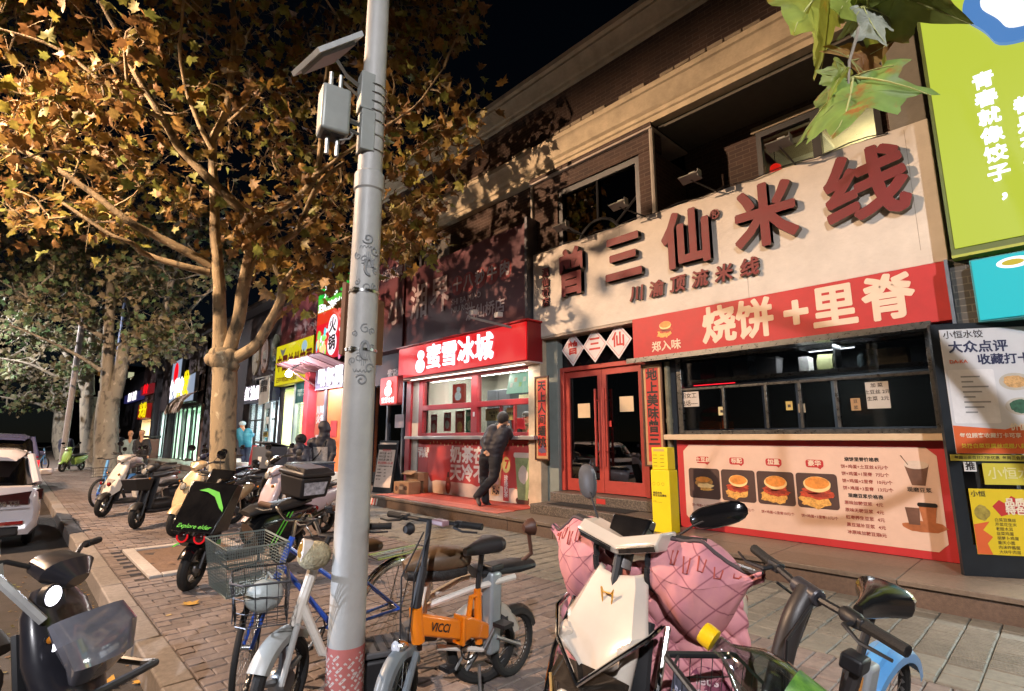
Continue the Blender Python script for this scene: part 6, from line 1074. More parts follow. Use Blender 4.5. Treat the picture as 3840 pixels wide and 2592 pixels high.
# ================================================================== LAMP POLE WITH SOLAR CAMERA BOX
PT = 3.05; PX, PY = -2.832, 1.444
POLEM = mat('pole_paint', '9c9b96', .5, var=.1, scale=5, bump=.12, bscale=30)
pole = thing('lamp_pole', 'tall pale painted pole with scroll decoration and solar camera box', 'pole', (PX, PY, 0))
MB().lathe([(.1, 0), (.0985, .3), (.0825, 3.06)], n=32).build('lower_shaft', POLEM, pole)
MB().lathe([(.0835, 3.0), (.092, 3.01), (.092, 3.11), (.08, 3.125)], n=32).build('collar', POLEM, pole)
MB().lathe([(.0765, 3.1), (.0695, 4.4), (.055, 9.)], n=32).build('upper_shaft', POLEM, pole)
MB().lathe([(.19, 0), (.19, .02), (.105, .025), (.103, .06)], n=24).build('base_flange', POLEM, pole)
rad = lambda z: .1 - (z / 3.06) * .0175 if z < 3.06 else .0765
ca = math.atan2(-PY, -PX)                                            # side facing the viewer
def cyl(a, z, dr=.001): r = rad(z) + dr; return Vector((math.cos(ca + a) * r, math.sin(ca + a) * r, z))
MB().lathe([(rad(.13) + .0008, .13), (rad(.41) + .0008, .41)], n=40, cap=False).build('red_band', mat('band_red', 'a8605a', .6, var=.15), pole)
MW = mat('band_white', 'b9b0a8', .6, var=.1); mb = MB(); g = .036
def seg(i0, j0, i1, j1):                                             # meander bars on a grid turned by 45 degrees
    def pt(i, j): return ((i - j) * g * .5 / .09, .27 + (i + j) * g * .5)
    (a0, z0), (a1, z1) = pt(i0, j0), pt(i1, j1)
    if not (.155 < z0 < .385 and .155 < z1 < .385): return
    dx, dz = (a1 - a0) * .09, z1 - z0; l = math.hypot(dx, dz); nx, nz = -dz / l * .006, dx / l * .006; ex, ez = dx / l * .006, dz / l * .006
    q = [(a0 * .09 - ex + nx, z0 - ez + nz), (a0 * .09 - ex - nx, z0 - ez - nz), (a1 * .09 + ex - nx, z1 + ez - nz), (a1 * .09 + ex + nx, z1 + ez + nz)]
    mb.add([cyl(u / .09, v, .0022) for u, v in q], [(0, 1, 2, 3)])
for i in range(-14, 15):
    for j in range(-14, 15):
        k = (i + 2 * j) % 5
        if k == 0: seg(i, j, i + 2, j)
        elif k == 2: seg(i, j, i, j + 2)
        elif k == 4: seg(i, j, i + 1, j)
mb.build('meander_print', MW, pole, smooth=False)
SCM = mat('scroll_grey', '7e8080', .6, var=.15)
def spiral(a0, z0, r0, turns, sgn, start, k=26):
    return [cyl(a0 + sgn * r0 * (1 - i / k * .82) * math.cos(start + turns * 2 * PI * i / k) / .09, z0 + r0 * (1 - i / k * .82) * math.sin(start + turns * 2 * PI * i / k), .0) for i in range(k + 1)]
for zc, up in ((2.5, 1), (1.99, -1)):
    b = MB()
    for a0, dz, r0, tn, sg, s0, w in ((.1, .17, .035, 1.25, 1, 3.6, .006), (.62, .1, .03, 1.1, -1, 3.6, .005), (-.12, .04, .028, 1.4, 1, 4.2, .004), (.75, -.02, .022, 1.3, -1, 4, .004), (-.55, .06, .025, 1.3, 1, 2, .004), (-.5, -.1, .02, 1.3, -1, 2, .004), (.7, -.12, .022, 1.3, 1, 2, .004), (.2, -.13, .03, 1.2, -1, 4.4, .0045)):
        b.tube(spiral(a0, zc + up * dz, r0, tn * up, sg, s0 * up), w, 5)
    for q in range(9): a1 = -.15 + q * .12; b.tube([cyl(a1 * .5 + .1, zc - .01 * up, 0), cyl(a1 * 1.1 + .1, zc + up * (.07 + .02 * math.sin(q)), 0)], .0025, 4)
    b.tube([cyl(-.45 + 1.15 * i / 20, zc + up * (.105 + .02 * abs(math.sin(i * .8))), 0) for i in range(21)], .003, 4)
    b.tube([cyl(.25 + .25 * math.cos(R(i * 12)), zc - .005 * up + .05 * math.sin(R(i * 12)), 0) for i in range(25)], .011, 5)
    b.build('scroll_print', SCM, pole)
for z in (2.352, 2.0): 
    st_ = MB().lathe([(rad(z) + .004, z - .008), (rad(z) + .004, z + .008)], n=32, cap=False).build('strap', mat('strap_steel', 'a8a8a4', .25, 1.), pole); MB().box(cyl(-.55, z, .008), (.03, .03, .022)).build('strap_clasp', mat('strap_steel'), pole)
hb = MB(); a_ = onF(1285, 1040, PT) - pole.location; b_ = onF(1285, 1190, PT) - pole.location; n_ = Vector((-.72, .69, 0)); w2 = Vector((.2, .21, 0))
p0 = cyl(-1.75, 2.2, .03); dirb = Vector((-.86, .5, 0)); hb.bx(0, .5, -.012, .012, 1.98, 2.42, M=Matrix.Translation((p0.x, p0.y, 0)) @ Matrix.Rotation(math.atan2(.94, -.62), 4, 'Z')).build('side_board', mat('board_brown', '8a6248', .6, var=.15), pole)
SG = mat('solar_grey', '8e918c', .45, .2, var=.08); SGR = mat('galv', '9a9c98', .35, .7)
def pp3(x, y, t=PT): return onF(1100 + x * .446, y * .446, t) - pole.location
TL = 3.02
bx0 = pp3(340, 960, TL - .12); zr = R(46.7 + 32)
Mx = Matrix.Translation(bx0) @ Matrix.Rotation(zr, 4, 'Z')
bxp = MB().bx(-.085, .085, -.075, .075, -.15, .15, M=Mx).build('battery_box', SG, pole, bevel=.02, seg=3)
MB().bx(-.06, .06, -.05, .05, -.156, -.151, M=Mx).build('box_vent', DKF, bxp)
for dx in (-.028, .03): MB().tube([Mx @ Vector((dx, 0, -.27)), Mx @ Vector((dx, 0, .27))], .013, 10).build('support_tube', SGR, pole)
for (y0, y1) in ((640, 950), (950, 1290)): 
    c0 = pp3(610, (y0 + y1) / 2, TL - .02); h = abs(pp3(610, y0, TL).z - pp3(610, y1, TL).z); MB().box(c0, (.085, .1, h * .97), (0, 0, zr)).build('clamp_plate', SG, pole, bevel=.004)
for yy in (690, 760, 835, 905, 990, 1110, 1235):
    z = pp3(720, yy, PT - .075).z; MB().torus((0, 0, z), .079 if z > 3.1 else .088, .004, (.12, 0, 1), n=30, m=6).build('hose_clamp', mat('strap_steel'), pole)
MB().tube([pp3(600, 760, TL), pp3(450, 640, TL - .05), pp3(370, 510, TL - .08)], .022, 4, flat=.4).build('panel_bracket', SGR, pole); MB().tube([pp3(590, 850, TL), pp3(430, 700, TL - .05)], .018, 4, flat=.4).build('panel_bracket', SGR, pole)
MB().tube([pp3(580, 1060, TL), pp3(470, 1010, TL - .1)], .016, 4).build('box_bracket', SGR, pole); MB().tube([pp3(575, 1140, TL), pp3(465, 1090, TL - .1)], .012, 4).build('box_bracket', SGR, pole)
MB().tube([pp3(460, 1100, TL - .1), pp3(500, 1130, TL - .1), pp3(470, 1170, TL - .12), pp3(390, 1180, TL - .12)], .006, 6).build('cable', mat('cable_grey', '77766f', .5), pole)
q0, q1, q2, q3 = pp3(0, 645, 3.1), pp3(225, 440, 2.85), pp3(595, 300, 2.86), pp3(400, 520, 3.12)   # panel corners: near-left edge, near corner, right, far
cen = (q0 + q1 + q2 + (q0 + q2 - q1)) / 4; ux = (q2 - q1); uy = (q0 - q1); nn = ux.cross(uy).normalized(); nn = nn if nn.z > 0 else -nn
cn = [q1, q2, q1 + ux + uy, q0]
MB().add([p - nn * .0 for p in cn] + [p + nn * .03 for p in cn], [(0, 1, 2, 3), (7, 6, 5, 4), (0, 4, 5, 1), (1, 5, 6, 2), (2, 6, 7, 3), (3, 7, 4, 0)]).build('solar_frame', mat('alu_bright', 'b5b8b4', .35, .4), pole)
ins = [c_.lerp(cen, .06) + nn * .032 for c_ in cn]; MB().add(ins, [(0, 1, 2, 3)]).build('solar_cells', mat('solar_blue', '10182c', .1, var=.1), pole)
und = [c_.lerp(cen, .25) - nn * .02 for c_ in cn]; MB().add(und + [p + nn * .018 for p in und], [(0, 1, 2, 3), (7, 6, 5, 4), (0, 4, 5, 1), (1, 5, 6, 2), (2, 6, 7, 3), (3, 7, 4, 0)]).build('junction_tray', SGR, pole)
# ================================================================== VEHICLES
RUB = mat('rubber', '1b1a19', .8, var=.2, scale=30, bump=.2, bscale=120); BLKP = mat('black_plastic', '1d1d1f', .5, var=.15, scale=12); GLB = mat('gloss_black', '0e0e10', .18, var=.1, coat=.6); CHR = mat('chrome', 'c4c4c2', .12, 1., var=.05); ALU = mat('alloy', '8a8c8c', .35, .8, var=.1)
WHP = mat('white_paint', 'cfc8bd', .28, var=.06, coat=.5, scale=4); REDL = mat('red_lens', '8a1414', .12, var=.1, coat=.8); CLR = mat('clear_lens', 'b9b6ac', .08, var=.15, coat=1., metal=.3)
def wheel(par, c, Rr, w, rim=ALU, tyre=RUB, wire=0, cast=5, steer=0., hub=.05, blade=.016):
    b = MB(); ri = Rr - w * 1.55
    b.torus((0, 0, 0), ri, w * .45, (0, 1, 0), n=32, m=6, flat=1.3)
    if wire:
        for k in range(wire):
            a = 2 * PI * k / wire; a2 = a + (.5 if k % 2 else -.5); s_ = .022 if (k // 2) % 2 else -.022
            b.tube([(math.cos(a2) * hub * .7, s_, math.sin(a2) * hub * .7), (math.cos(a) * ri, 0, math.sin(a) * ri)], .0016, 4, cap=False)
        b.lathe([(hub * .5, -.05), (hub * .5, -.03), (hub * .3, -.028), (hub * .3, .028), (hub * .5, .03), (hub * .5, .05)], (0, 0, 0), (0, 1, 0), 12)
    else:
        b.lathe([(hub, -.05), (hub * 1.25, -.03), (hub * 1.25, .03), (hub, .05)], (0, 0, 0), (0, 1, 0), 16)
        for k in range(cast): a = 2 * PI * k / cast + .3; b.tube([(math.cos(a) * hub, 0, math.sin(a) * hub), (math.cos(a) * ri, 0, math.sin(a) * ri)], [blade * 1.3, blade], 6)
    wo = b.build('wheel', rim, par); wo.location = c; wo.rotation_euler = (0, 0, steer)
    t_ = MB().torus((0, 0, 0), Rr - w, w, (0, 1, 0), n=40, m=10)
    t_.build('tyre', tyre, wo); return wo
def fender(par, c, Rr, hw, a0, a1, m, steer=0., th=.006, name='fender'):
    b = MB(); n = 16; prof = [(-hw, -.035), (-hw * .95, -.005), (-hw * .5, .012), (0, .017), (hw * .5, .012), (hw * .95, -.005), (hw, -.035)]; rings = []
    for i in range(n + 1):
        a = R(a0 + (a1 - a0) * i / n); ring = [Vector((math.cos(a) * (Rr + d), y, math.sin(a) * (Rr + d))) for y, d in prof] + [Vector((math.cos(a) * (Rr + d - th), y, math.sin(a) * (Rr + d - th))) for y, d in prof[::-1]]; rings.append(ring)
    o = b.loft(rings).build(name, m, par); o.location = c; o.rotation_euler = (0, 0, steer); return o
def bars(par, xc, zc, half, rise=.06, back=.12, m=BLKP, gm=RUB, r=.011, steer=0., grip=.12, lever=True, name='handlebar'):
    h = MB().tube([(-back, half, rise), (-back * .55, half * .55, rise), (0, half * .2, 0), (0, -half * .2, 0), (-back * .55, -half * .55, rise), (-back, -half, rise)], r, 8).build(name, m, par); h.location = (xc, 0, zc); h.rotation_euler = (0, 0, steer)
    for s in (1, -1):
        d = Vector((-back * .45, s * half * .45, 0)).normalized(); e = Vector((-back, s * half, rise)); MB().tube([e - d * grip, e - d * grip * .7, e], [.019, .017, .018], 10).build('grip', gm, h)
        if lever:
            p = e - d * (grip + .02); MB().tube([p, p + Vector((.05, 0, -.01)), p + d * .07 + Vector((.075, 0, -.02)), p + d * .15 + Vector((.06, 0, -.02))], [.009, .008, .006, .005], 6).build('brake_lever', BLKP, h); MB().box(p, (.035, .05, .035)).build('switch_block', BLKP, h, bevel=.006)
    return h
def mirror(par, base, top, face=(0, 0), size=(.075, .05), m=GLB, back_=GLB):
    base = Vector(base); top = Vector(top); st_ = MB().tube([base, base.lerp(top, .5) + Vector((.01, 0, .01)), top], .005, 6).build('mirror_stem', BLKP, par)
    b = MB(); Mr = Matrix.Rotation(face[1], 3, 'Z') @ Matrix.Rotation(face[0], 3, 'Y') @ Matrix.Rotation(face[2] if len(face) > 2 else 0, 3, 'X'); ring = []
    rings = []
    for (dx, k) in ((.02, .55), (.012, .9), (0, 1.), (-.006, .97)):
        rings.append([top + Mr @ Vector((dx, size[0] * k * math.copysign(abs(math.cos(a)) ** .8, math.cos(a)), size[1] * k * math.copysign(abs(math.sin(a)) ** .8, math.sin(a)))) for a in [2 * PI * i / 18 for i in range(18)]])
    o = b.loft(rings).build('mirror_shell', back_, par); g_ = MB().loft([rings[-1], [top + Mr @ Vector((-.0065, 0, 0)) + (p - top) * .9 for p in rings[-1]]], cap=True).build('mirror_glass', mat('mirror_glass', 'd0d4d8', .03, 1., var=0), o); return o
def lathe_lamp(par, c, d, r, m=CLR, shell=CHR, depth=.07, name='headlamp'):
    o = MB().lathe([(r * .45, -depth), (r * .9, -depth * .4), (r, 0), (r * 1.02, .008), (r * .93, .012)], c, d, 20).build(name, shell, par); MB().lathe([(r * .93, .006), (r * .7, .02), (r * .3, .027), (.002, .029)], c, d, 20).build('lens', m, o); return o
def stand(par, x, side, m=ALU): MB().tube([(x, side * .06, .24), (x - .05, side * .2, .012)], [.012, .01], 6).build('kickstand', m, par)
def turn(o, a, xp): o.rotation_euler.z = a; o.location = (xp - xp * math.cos(a), -xp * math.sin(a), 0); return o
def scooter(label, pos, head, roll=0., body=WHP, dark=BLKP, accent=None, seatm=None, Rw=.22, wf=.62, wr=-.58, shield=None, under=None, tail=None, zb=1.0, screen=None, mirrors=True, box=None, lamp='round', steer=0., rack=True, fend=None, group='electric scooters parked on the pavement', rim=ALU, name='electric_scooter', detail=True, lever=True, mirm=GLB, cowl=True):
    t = thing(name, label, 'scooter', pos, head, group); t.rotation_euler = (roll, 0, head); seatm = seatm or BLKP
    xp = wf - .24; ax0 = (xp + .24 * math.cos(steer), .24 * math.sin(steer), Rw); wheel(t, ax0, Rw, .048, rim, steer=steer); wheel(t, (wr, 0, Rw), Rw, .05, rim)
    for s in (1, -1): turn(MB().tube([(wf, s * .07, Rw), (wf - .17, s * .07, .62)], .018, 8).build('fork_leg', dark, t), steer, xp)
    fender(t, ax0, Rw + .012, .068, 35, 150, fend or body, steer, name='front_fender'); fender(t, (wr, 0, Rw), Rw + .015, .07, 20, 150, dark, name='rear_fender')
    sh_ = MB().body(shield or [(wf - .1, .36, .08, .05), (wf - .14, .5, .15, .07), (wf - .22, .7, .18, .075), (wf - .3, .88, .15, .06), (wf - .34, .97, .08, .04)], 20).build('front_shield', body, t)
    MB().body([(wf - .22, .3, .14, .03), (wf - .26, .55, .17, .03), (wf - .34, .8, .15, .03)], 16).build('leg_shield', dark, t)
    MB().body([(wf - .16, .27, .13, .04), (wf - .3, .25, .16, .04), (-.12, .25, .16, .04), (-.2, .27, .14, .04)], 16).build('floorboard', dark, t)
    MB().body(under or [(-.05, .42, .12, .17), (-.2, .46, .15, .2), (-.5, .52, .15, .17), (-.78, .6, .11, .1), (-.88, .64, .07, .05)], 20).build('body', body, t)
    MB().body([(.02, .66, .1, .03), (-.1, .7, .13, .05), (-.35, .7, .14, .05), (-.6, .73, .13, .05), (-.78, .75, .09, .03)], 20).build('seat', seatm, t)
    tl_ = MB().body(tail or [(-.84, .62, .08, .04), (-.92, .63, .06, .03)], 12).build('tail_lamp', REDL, t)
    MB().tube([(wf - .17, 0, .6), (wf - .32, 0, zb)], .022, 8).build('steering_column', dark, t)
    hbn = bars(t, wf - .32, zb, .33, steer=steer, lever=lever)
    if cowl: MB().body([(wf - .2, zb - .06, .05, .04), (wf - .26, zb - .01, .13, .06), (wf - .36, zb + .02, .11, .05), (wf - .42, zb + .02, .04, .03)], 16).build('handlebar_cowl', body, t)
    if lamp == 'round': lathe_lamp(t, (wf - .16, 0, zb - .06), (1, 0, .05), .06)
    elif lamp == 'shield': lathe_lamp(t, (wf - .07, 0, .74), (1, 0, .25), .06)
    elif lamp == 'slit': MB().body([(wf - .13, .7, .1, .02, 0), (wf - .1, .62, .07, .02, 0)], 12).build('headlamp', CLR, t)
    if mirrors:
        for s in (1, -1): mirror(t, (wf - .36, s * .2, zb + .05), (wf - .42, s * .34, zb + .24), (0, s * -.1), back_=mirm)
    if rack: MB().tube([(-.55, .1, .72), (-.9, .1, .8), (-.95, 0, .8), (-.9, -.1, .8), (-.55, -.1, .72)], .01, 6).build('rear_rail', ALU, t)
    stand(t, -.15, 1)
    if detail:
        for s in (1, -1): lathe_lamp(t, (wf - .14, s * .15, .8), (1, s * .4, 0), .022, mat('amber', 'b8701c', .2, coat=.6, var=0), BLKP, .03, 'turn_signal')
        MB().tube([(wr + .05, -.12, .22), (wr - .1, -.12, .28), (-.1, -.1, .3)], .02, 6).build('swing_arm', dark, t)
        for s in (1, -1): MB().tube([(wr, s * .12, Rw + .03), (wr + .08, s * .13, .5)], [.022, .018], 8).build('shock_absorber', CHR, t)
    if screen: screen(t)
    if box: box(t)
    return t
def hd(v): return math.atan2(v[1], v[0])
def place(front, d, wf=.62):                                          # position so that the front wheel touches the ground at `front`
    d = Vector((d[0], d[1], 0)).normalized(); return (front[0] - d.x * wf, front[1] - d.y * wf, 0)
# --- black scooter with green stripes and delivery box
BST = R(34); GRN = mat('lime_decal', '5ac23c', .45, var=.05); 
def blk_extra(t):
    old = set(t.children)
    # angular front screen panel with twin lamps
    MB().add([(.76, .21, .6), (.76, -.21, .6), (.44, -.24, 1.04), (.44, .24, 1.04), (.5, .24, .58), (.5, -.24, .58), (.34, -.26, 1.02), (.34, .26, 1.02)], [(0, 1, 2, 3), (4, 7, 6, 5), (0, 3, 7, 4), (1, 5, 6, 2), (3, 2, 6, 7), (0, 4, 5, 1)]).build('front_panel', GLB, t, bevel=.012)
    f = lambda u, v: Vector((.762 - .32 * v, .21 * u * (1 + .14 * v), .605 + .44 * v)) + Vector((.002, 0, .0015)) * 2
    def decal(pts, nm='decal'): MB().add([f(u, v) for u, v in pts], [tuple(range(len(pts)))]).build(nm, GRN, t, smooth=False)
    decal([(.95, .42), (.9, .5), (.4, .8), (-.15, .86), (-.5, .8), (-.1, .78), (.3, .7), (.7, .5)]); text('Explore elder', .06, GRN, t, f(0.02, .1) + Vector((.002, 0, .002)), rot=(R(52), 0, R(90)), off=.001, shear=.3)
    for s in (.085, -.085):
        lathe_lamp(t, (.735, s, .55), (1, 0, .15), .055, mat('dark_lens', '2a1010', .08, coat=1., var=0), BLKP, .08, 'twin_lamp'); MB().torus((.748, s, .552), .05, .009, (1, 0, .15), n=22, m=6, a0=PI * .95, a1=2.15 * PI).build('lamp_ring', mat('ring_red', 'b8141c', .3, emit='c8141c', es=.5, var=0), t)
    MB().body([(.7, .52, .17, .035, 90), (.66, .46, .15, .03, 90), (.6, .43, .1, .02, 90)], 14).build('lamp_bezel', GLB, t)
    MB().add([(.47, .11, .99), (.47, -.11, .99), (.3, -.13, 1.16), (.3, .13, 1.16), (.4, .13, .99), (.4, -.13, .99), (.27, -.13, 1.15), (.27, .13, 1.15)], [(0, 1, 2, 3), (4, 7, 6, 5), (0, 3, 7, 4), (1, 5, 6, 2), (3, 2, 6, 7), (0, 4, 5, 1)]).build('dash_pod', GLB, t, bevel=.02); MB().bx(.3, .44, -.12, .12, .99, 1.0).build('dash_strip', mat('dash_tan', 'b58a4c', .4), t)
    for o in set(t.children) - old:
        c_, s2 = math.cos(BST), math.sin(BST); v = Vector(o.location); o.location = (.38 + (v.x - .38) * c_ - v.y * s2, (v.x - .38) * s2 + v.y * c_, v.z); o.rotation_euler.z += BST
    for s in (1, -1):
        MB().add([(.62 - .2, s * .166, .42), (.62 - .2, s * .166, .47), (.62 - .27, s * .176, .48), (.62 - .27, s * .176, .43)], [(0, 1, 2, 3)]).build('decal', GRN, t, smooth=False)
        for k in range(2): MB().add([(-.3 + k * .05, s * .157, .3), (-.28 + k * .05, s * .157, .3), (-.47 + k * .05, s * .157, .66), (-.49 + k * .05, s * .157, .66)], [(0, 1, 2, 3)]).build('decal', GRN, t, smooth=False)
    MB().torus((.62, 0, .22), .236, .009, (0, 1, 0), n=10, m=4, a0=R(60), a1=R(120), flat=1.8).build('decal', GRN, t); MB().tube([(.5, .2, .58), (.42, .24, .3), (.25, .23, .16), (-.05, .23, .16), (-.1, .19, .2)], .012, 6).build('crash_bar', BLKP, t); MB().tube([(.5, -.2, .58), (.42, -.24, .3), (.25, -.23, .16), (-.05, -.23, .16), (-.1, -.19, .2)], .012, 6).build('crash_bar', BLKP, t)
d1 = Vector((.25, -.97)); bkpos = place((-6.42, 1.41), d1)
scooter('glossy black scooter with lime green stripes and twin red ringed lamps', bkpos, hd(d1), R(-7), body=GLB, shield=[(.5, .3, .1, .06), (.44, .4, .17, .09), (.4, .6, .19, .08), (.36, .8, .17, .06)], under=[(-.08, .4, .14, .16), (-.2, .46, .155, .21), (-.55, .5, .155, .2), (-.8, .58, .12, .12), (-.88, .62, .08, .06)], zb=1.03, lamp=None, screen=blk_extra, steer=BST, fend=GLB)
dvb = Vector((bkpos[0] - d1.x * .74 + .1, bkpos[1] - d1.y * .74, .79))
db_ = thing('delivery_box', 'black delivery top box with sticker on the black scooter', 'box', dvb, hd(d1)); db_.rotation_euler = (R(-7), 0, hd(d1))
MB().loft([[(-.19, -.2, 0), (.19, -.2, 0), (.19, .2, 0), (-.19, .2, 0)], [(-.22, -.235, .26), (.22, -.235, .26), (.22, .235, .26), (-.22, .235, .26)]]).build('case', mat('box_black', '1c1a1c', .55, var=.2), db_, bevel=.03, seg=3); MB().loft([[(-.235, -.25, .262), (.235, -.25, .262), (.235, .25, .262), (-.235, .25, .262)], [(-.235, -.25, .31), (.235, -.25, .31), (.235, .25, .31), (-.235, .25, .31)], [(-.17, -.19, .36), (.17, -.19, .36), (.17, .19, .36), (-.17, .19, .36)]]).build('lid', mat('box_lid', '2a2728', .45, var=.15), db_, bevel=.015)
MB().tube([(.2, -.12, .33), (.24, -.12, .37), (.24, .12, .37), (.2, .12, .33)], .008, 6).build('handle', ALU, db_); MB().add([(-.12, .228, .05), (.17, .226, .05), (.19, .236, .2), (-.14, .238, .2)], [(0, 1, 2, 3)]).build('sticker', mat('sticker_mix', 'a8a8b0', .5, var=.7, scale=16), db_, smooth=False); MB().add([(-.205 - .0, -.1, .06), (-.205, .12, .06), (-.222, .12, .2), (-.222, -.1, .2)], [(0, 1, 2, 3)]).build('sticker', mat('sticker_mix'), db_, smooth=False)
# --- cream retro scooter
CRM = mat('cream_paint', 'cdb38a', .25, var=.05, coat=.6)
dc_ = Vector((.5, -.87))
scooter('cream retro scooter with round headlamp standing before the plane tree', place((-9.78, 1.98), dc_), hd(dc_), R(-5), body=CRM, shield=[(.56, .34, .12, .08), (.5, .46, .19, .1), (.44, .62, .22, .1), (.38, .8, .2, .08), (.32, .95, .13, .05)], lamp='shield', zb=1.06, steer=R(16), Rw=.23)
# --- small moped with front basket
def basket_blk(t):
    b = MB().loft([[(.36, -.13, .62), (.36, .13, .62), (.62, .13, .62), (.62, -.13, .62)], [(.34, -.16, .8), (.34, .16, .8), (.68, .16, .8), (.68, -.16, .8)]], cap=False).build('front_basket', BLKP, t); MB().bx(.37, .61, -.12, .12, .618, .626).build('basket_floor', BLKP, b)
    g_ = MB()
    for i in range(9): g_.tube([(.35 + i * .04, -.155, .805), (.35 + i * .04 + .0, .155, .805)], .004, 4)
    for i in range(9): g_.tube([(.345, -.15 + i * .0375, .806), (.675, -.15 + i * .0375, .806)], .004, 4)
    g_.build('basket_grid', mat('grid_grey', '77757a', .5), t); MB().body([(-.28, .38, .11, .12), (-.0, .34, .14, .1), (.25, .34, .14, .1), (.34, .4, .1, .06)], 16).build('battery_case', BLKP, t)
dm_ = Vector((.55, -.83))
scooter('small dark moped with a black front basket', place((-10.95, 1.63), dm_, .55), hd(dm_), R(2), body=BLKP, wf=.55, wr=-.5, Rw=.2, zb=.98, lamp='round', screen=basket_blk, shield=[(.4, .3, .06, .04), (.34, .5, .07, .04), (.28, .8, .05, .03), (.24, .95, .04, .03)], under=[(-.1, .5, .06, .1), (-.4, .55, .1, .1), (-.6, .6, .07, .06)], mirrors=False, rim=ALU, steer=R(20))
# --- white and red panel scooter behind the moped
RDP = mat('red_panel', 'a8282c', .35)
def panel_red(t):
    for s in (1, -1):
        MB().add([(-.1, s * .162, .32), (-.5, s * .162, .36), (-.5, s * .162, .6), (-.1, s * .164, .62)], [(0, 1, 2, 3)]).build('side_panel', WHP, t, smooth=False); MB().add([(-.12, s * .165, .33), (-.36, s * .165, .35), (-.12, s * .165, .45)], [(0, 1, 2)]).build('red_flash', RDP, t, smooth=False); MB().torus((-.22, s * .166, .52), .03, .008, (0, 1, 0), n=12, m=5).build('badge', RDP, t)
dw2 = Vector((.55, -.83))
scooter('black scooter with white side panel and red corner flash behind the moped', place((-11.55, 2.75), dw2), hd(dw2), R(2), body=BLKP, screen=panel_red, zb=1.0, lamp='round')
# --- white sporty scooter
def sport(t): 
    for s in (1, -1): MB().add([(.56, s * .1, .36), (.44, s * .2, .5), (.36, s * .2, .8), (.44, s * .14, .78), (.52, s * .17, .56), (.6, s * .1, .44)], [(0, 1, 2, 3, 4, 5)]).build('wing_panel', WHP, t); lathe_lamp(t, (.6, s * .1, .62), (1, s * .3, .1), .04, REDL, BLKP, .04, 'signal')
dw = Vector((.5, -.87))
scooter('white and black sporty scooter leaning left of the moped', place((-13.06, 1.39), dw), hd(dw), R(-6), body=WHP, screen=sport, shield=[(.54, .4, .09, .06), (.47, .55, .17, .08), (.4, .74, .18, .07), (.32, .92, .15, .06), (.28, 1.03, .1, .04)], zb=1.1, lamp='slit', fend=BLKP, steer=R(20))
# --- small white scooter behind the black one
scooter('small pinkish white scooter with round gauge behind the black scooter', place((-8.05, 2.65), (.3, -.95)), hd((.3, -.95)), R(3), body=mat('pinkish_white', 'b9a8ac', .35, coat=.4, var=.06), zb=1.02, lamp='round', mirm=BLKP)
# --- further scooters in the row, partly hidden
for i, (lb_, fx, fy, dd_, m_, nm) in enumerate((('dark scooter with grey cover cloth at the far left of the row', -15.2, 1.75, (.3, -.95), mat('wine', '3a2420', .4, var=.2), 'a'), ('grey scooter with a big tail box near the tree', -12.9, 3.3, (.3, -.95), mat('grey_sc', '6a6a6c', .4, var=.1), 'b'), ('dark blue scooter with red tail trim in the row', -14.4, 3.2, (.2, -.98), mat('dk_blue', '20243c', .3, coat=.5, var=.1), 'c'), ('black scooter half hidden between the cream one and the tree', -10.3, 3.4, (.3, -.95), GLB, 'd'))):
    scooter(lb_, place((fx, fy), dd_), hd(dd_), R(3), body=m_, detail=False, zb=1.0 + .03 * i, lamp='round')
tbx = thing('grey_tail_box', 'large grey open topped cargo box on the scooter by the tree', 'box', (-13.25, 4.55, .78), hd((.3, -.95))); MB().bx(-.26, .26, -.3, .3, 0, .5).build('case', mat('cargo_grey', '4a4e56', .6, var=.1), tbx, bevel=.012); MB().box((-.05, 0, .55), (.56, .62, .025), (0, R(-12), 0)).build('lid', mat('cargo_grey'), tbx); MB().bx(.262, .266, -.06, .06, .15, .27).build('label', mat('dp_white'), tbx)
blw = thing('blue_storage_box', 'flat dark blue storage box on a parked scooter seat', 'box', (-10.0, 4.2, .8), .3); MB().bx(-.25, .25, -.35, .35, 0, .2).build('case', mat('stor_blue', '28324a', .5), blw, bevel=.02); MB().bx(-.26, .26, -.36, .36, .202, .24).build('lid', mat('stor_lid', '5a6670', .4), blw, bevel=.012)
cvr = thing('wrapped_bundle', 'grey plastic wrapped bundle on the farthest scooter of the row', 'bundle', (-15.2, 2.1, .95)); MB().ell((0, 0, 0), (.28, .25, .16), 20, 14).build('wrap', mat('wrap_grey', '8a8280', .35, var=.4, scale=9, bump=.8, bscale=12), cvr); MB().tube([(-.28, 0, 0), (0, 0, .17), (.28, 0, 0)], .008, 5).build('strap', BLKP, cvr)
# far green scooter and blue share bike
scooter('pale green scooter parked far away beside the standing man', place((-30.6, 1.8), (.8, -.6)), hd((.8, -.6)), R(2), body=mat('pale_green', '9ac060', .4, var=.08), detail=False)
# ================================================================== BICYCLES
BLU = mat('bike_blue', '2452b8', .3, var=.1, coat=.4); SKY = mat('share_blue', '5a9ad2', .35, var=.12, coat=.3, scale=5); ORA = mat('orange_paint', 'e07a14', .3, var=.06, coat=.5, scale=5); GRYP = mat('grey_guard', '6e767a', .4, var=.15)
def bike(label, front, d, Rw=.33, wb=1.05, roll=0., frame=BLU, tyre=RUB, rim=ALU, name='bicycle', wire=28, steer=0., group='bicycles parked on the pavement', tw=.018):
    d = Vector((d[0], d[1], 0)).normalized(); t = thing(name, label, 'bicycle', (front[0] - d.x * wb / 2, front[1] - d.y * wb / 2, 0), hd(d), group); t.rotation_euler = (roll, 0, hd(d)); x = wb / 2
    wheel(t, (x, 0, Rw), Rw, tw, rim, tyre, wire, steer=steer); wheel(t, (-x, 0, Rw), Rw, tw, rim, tyre, wire); return t, x
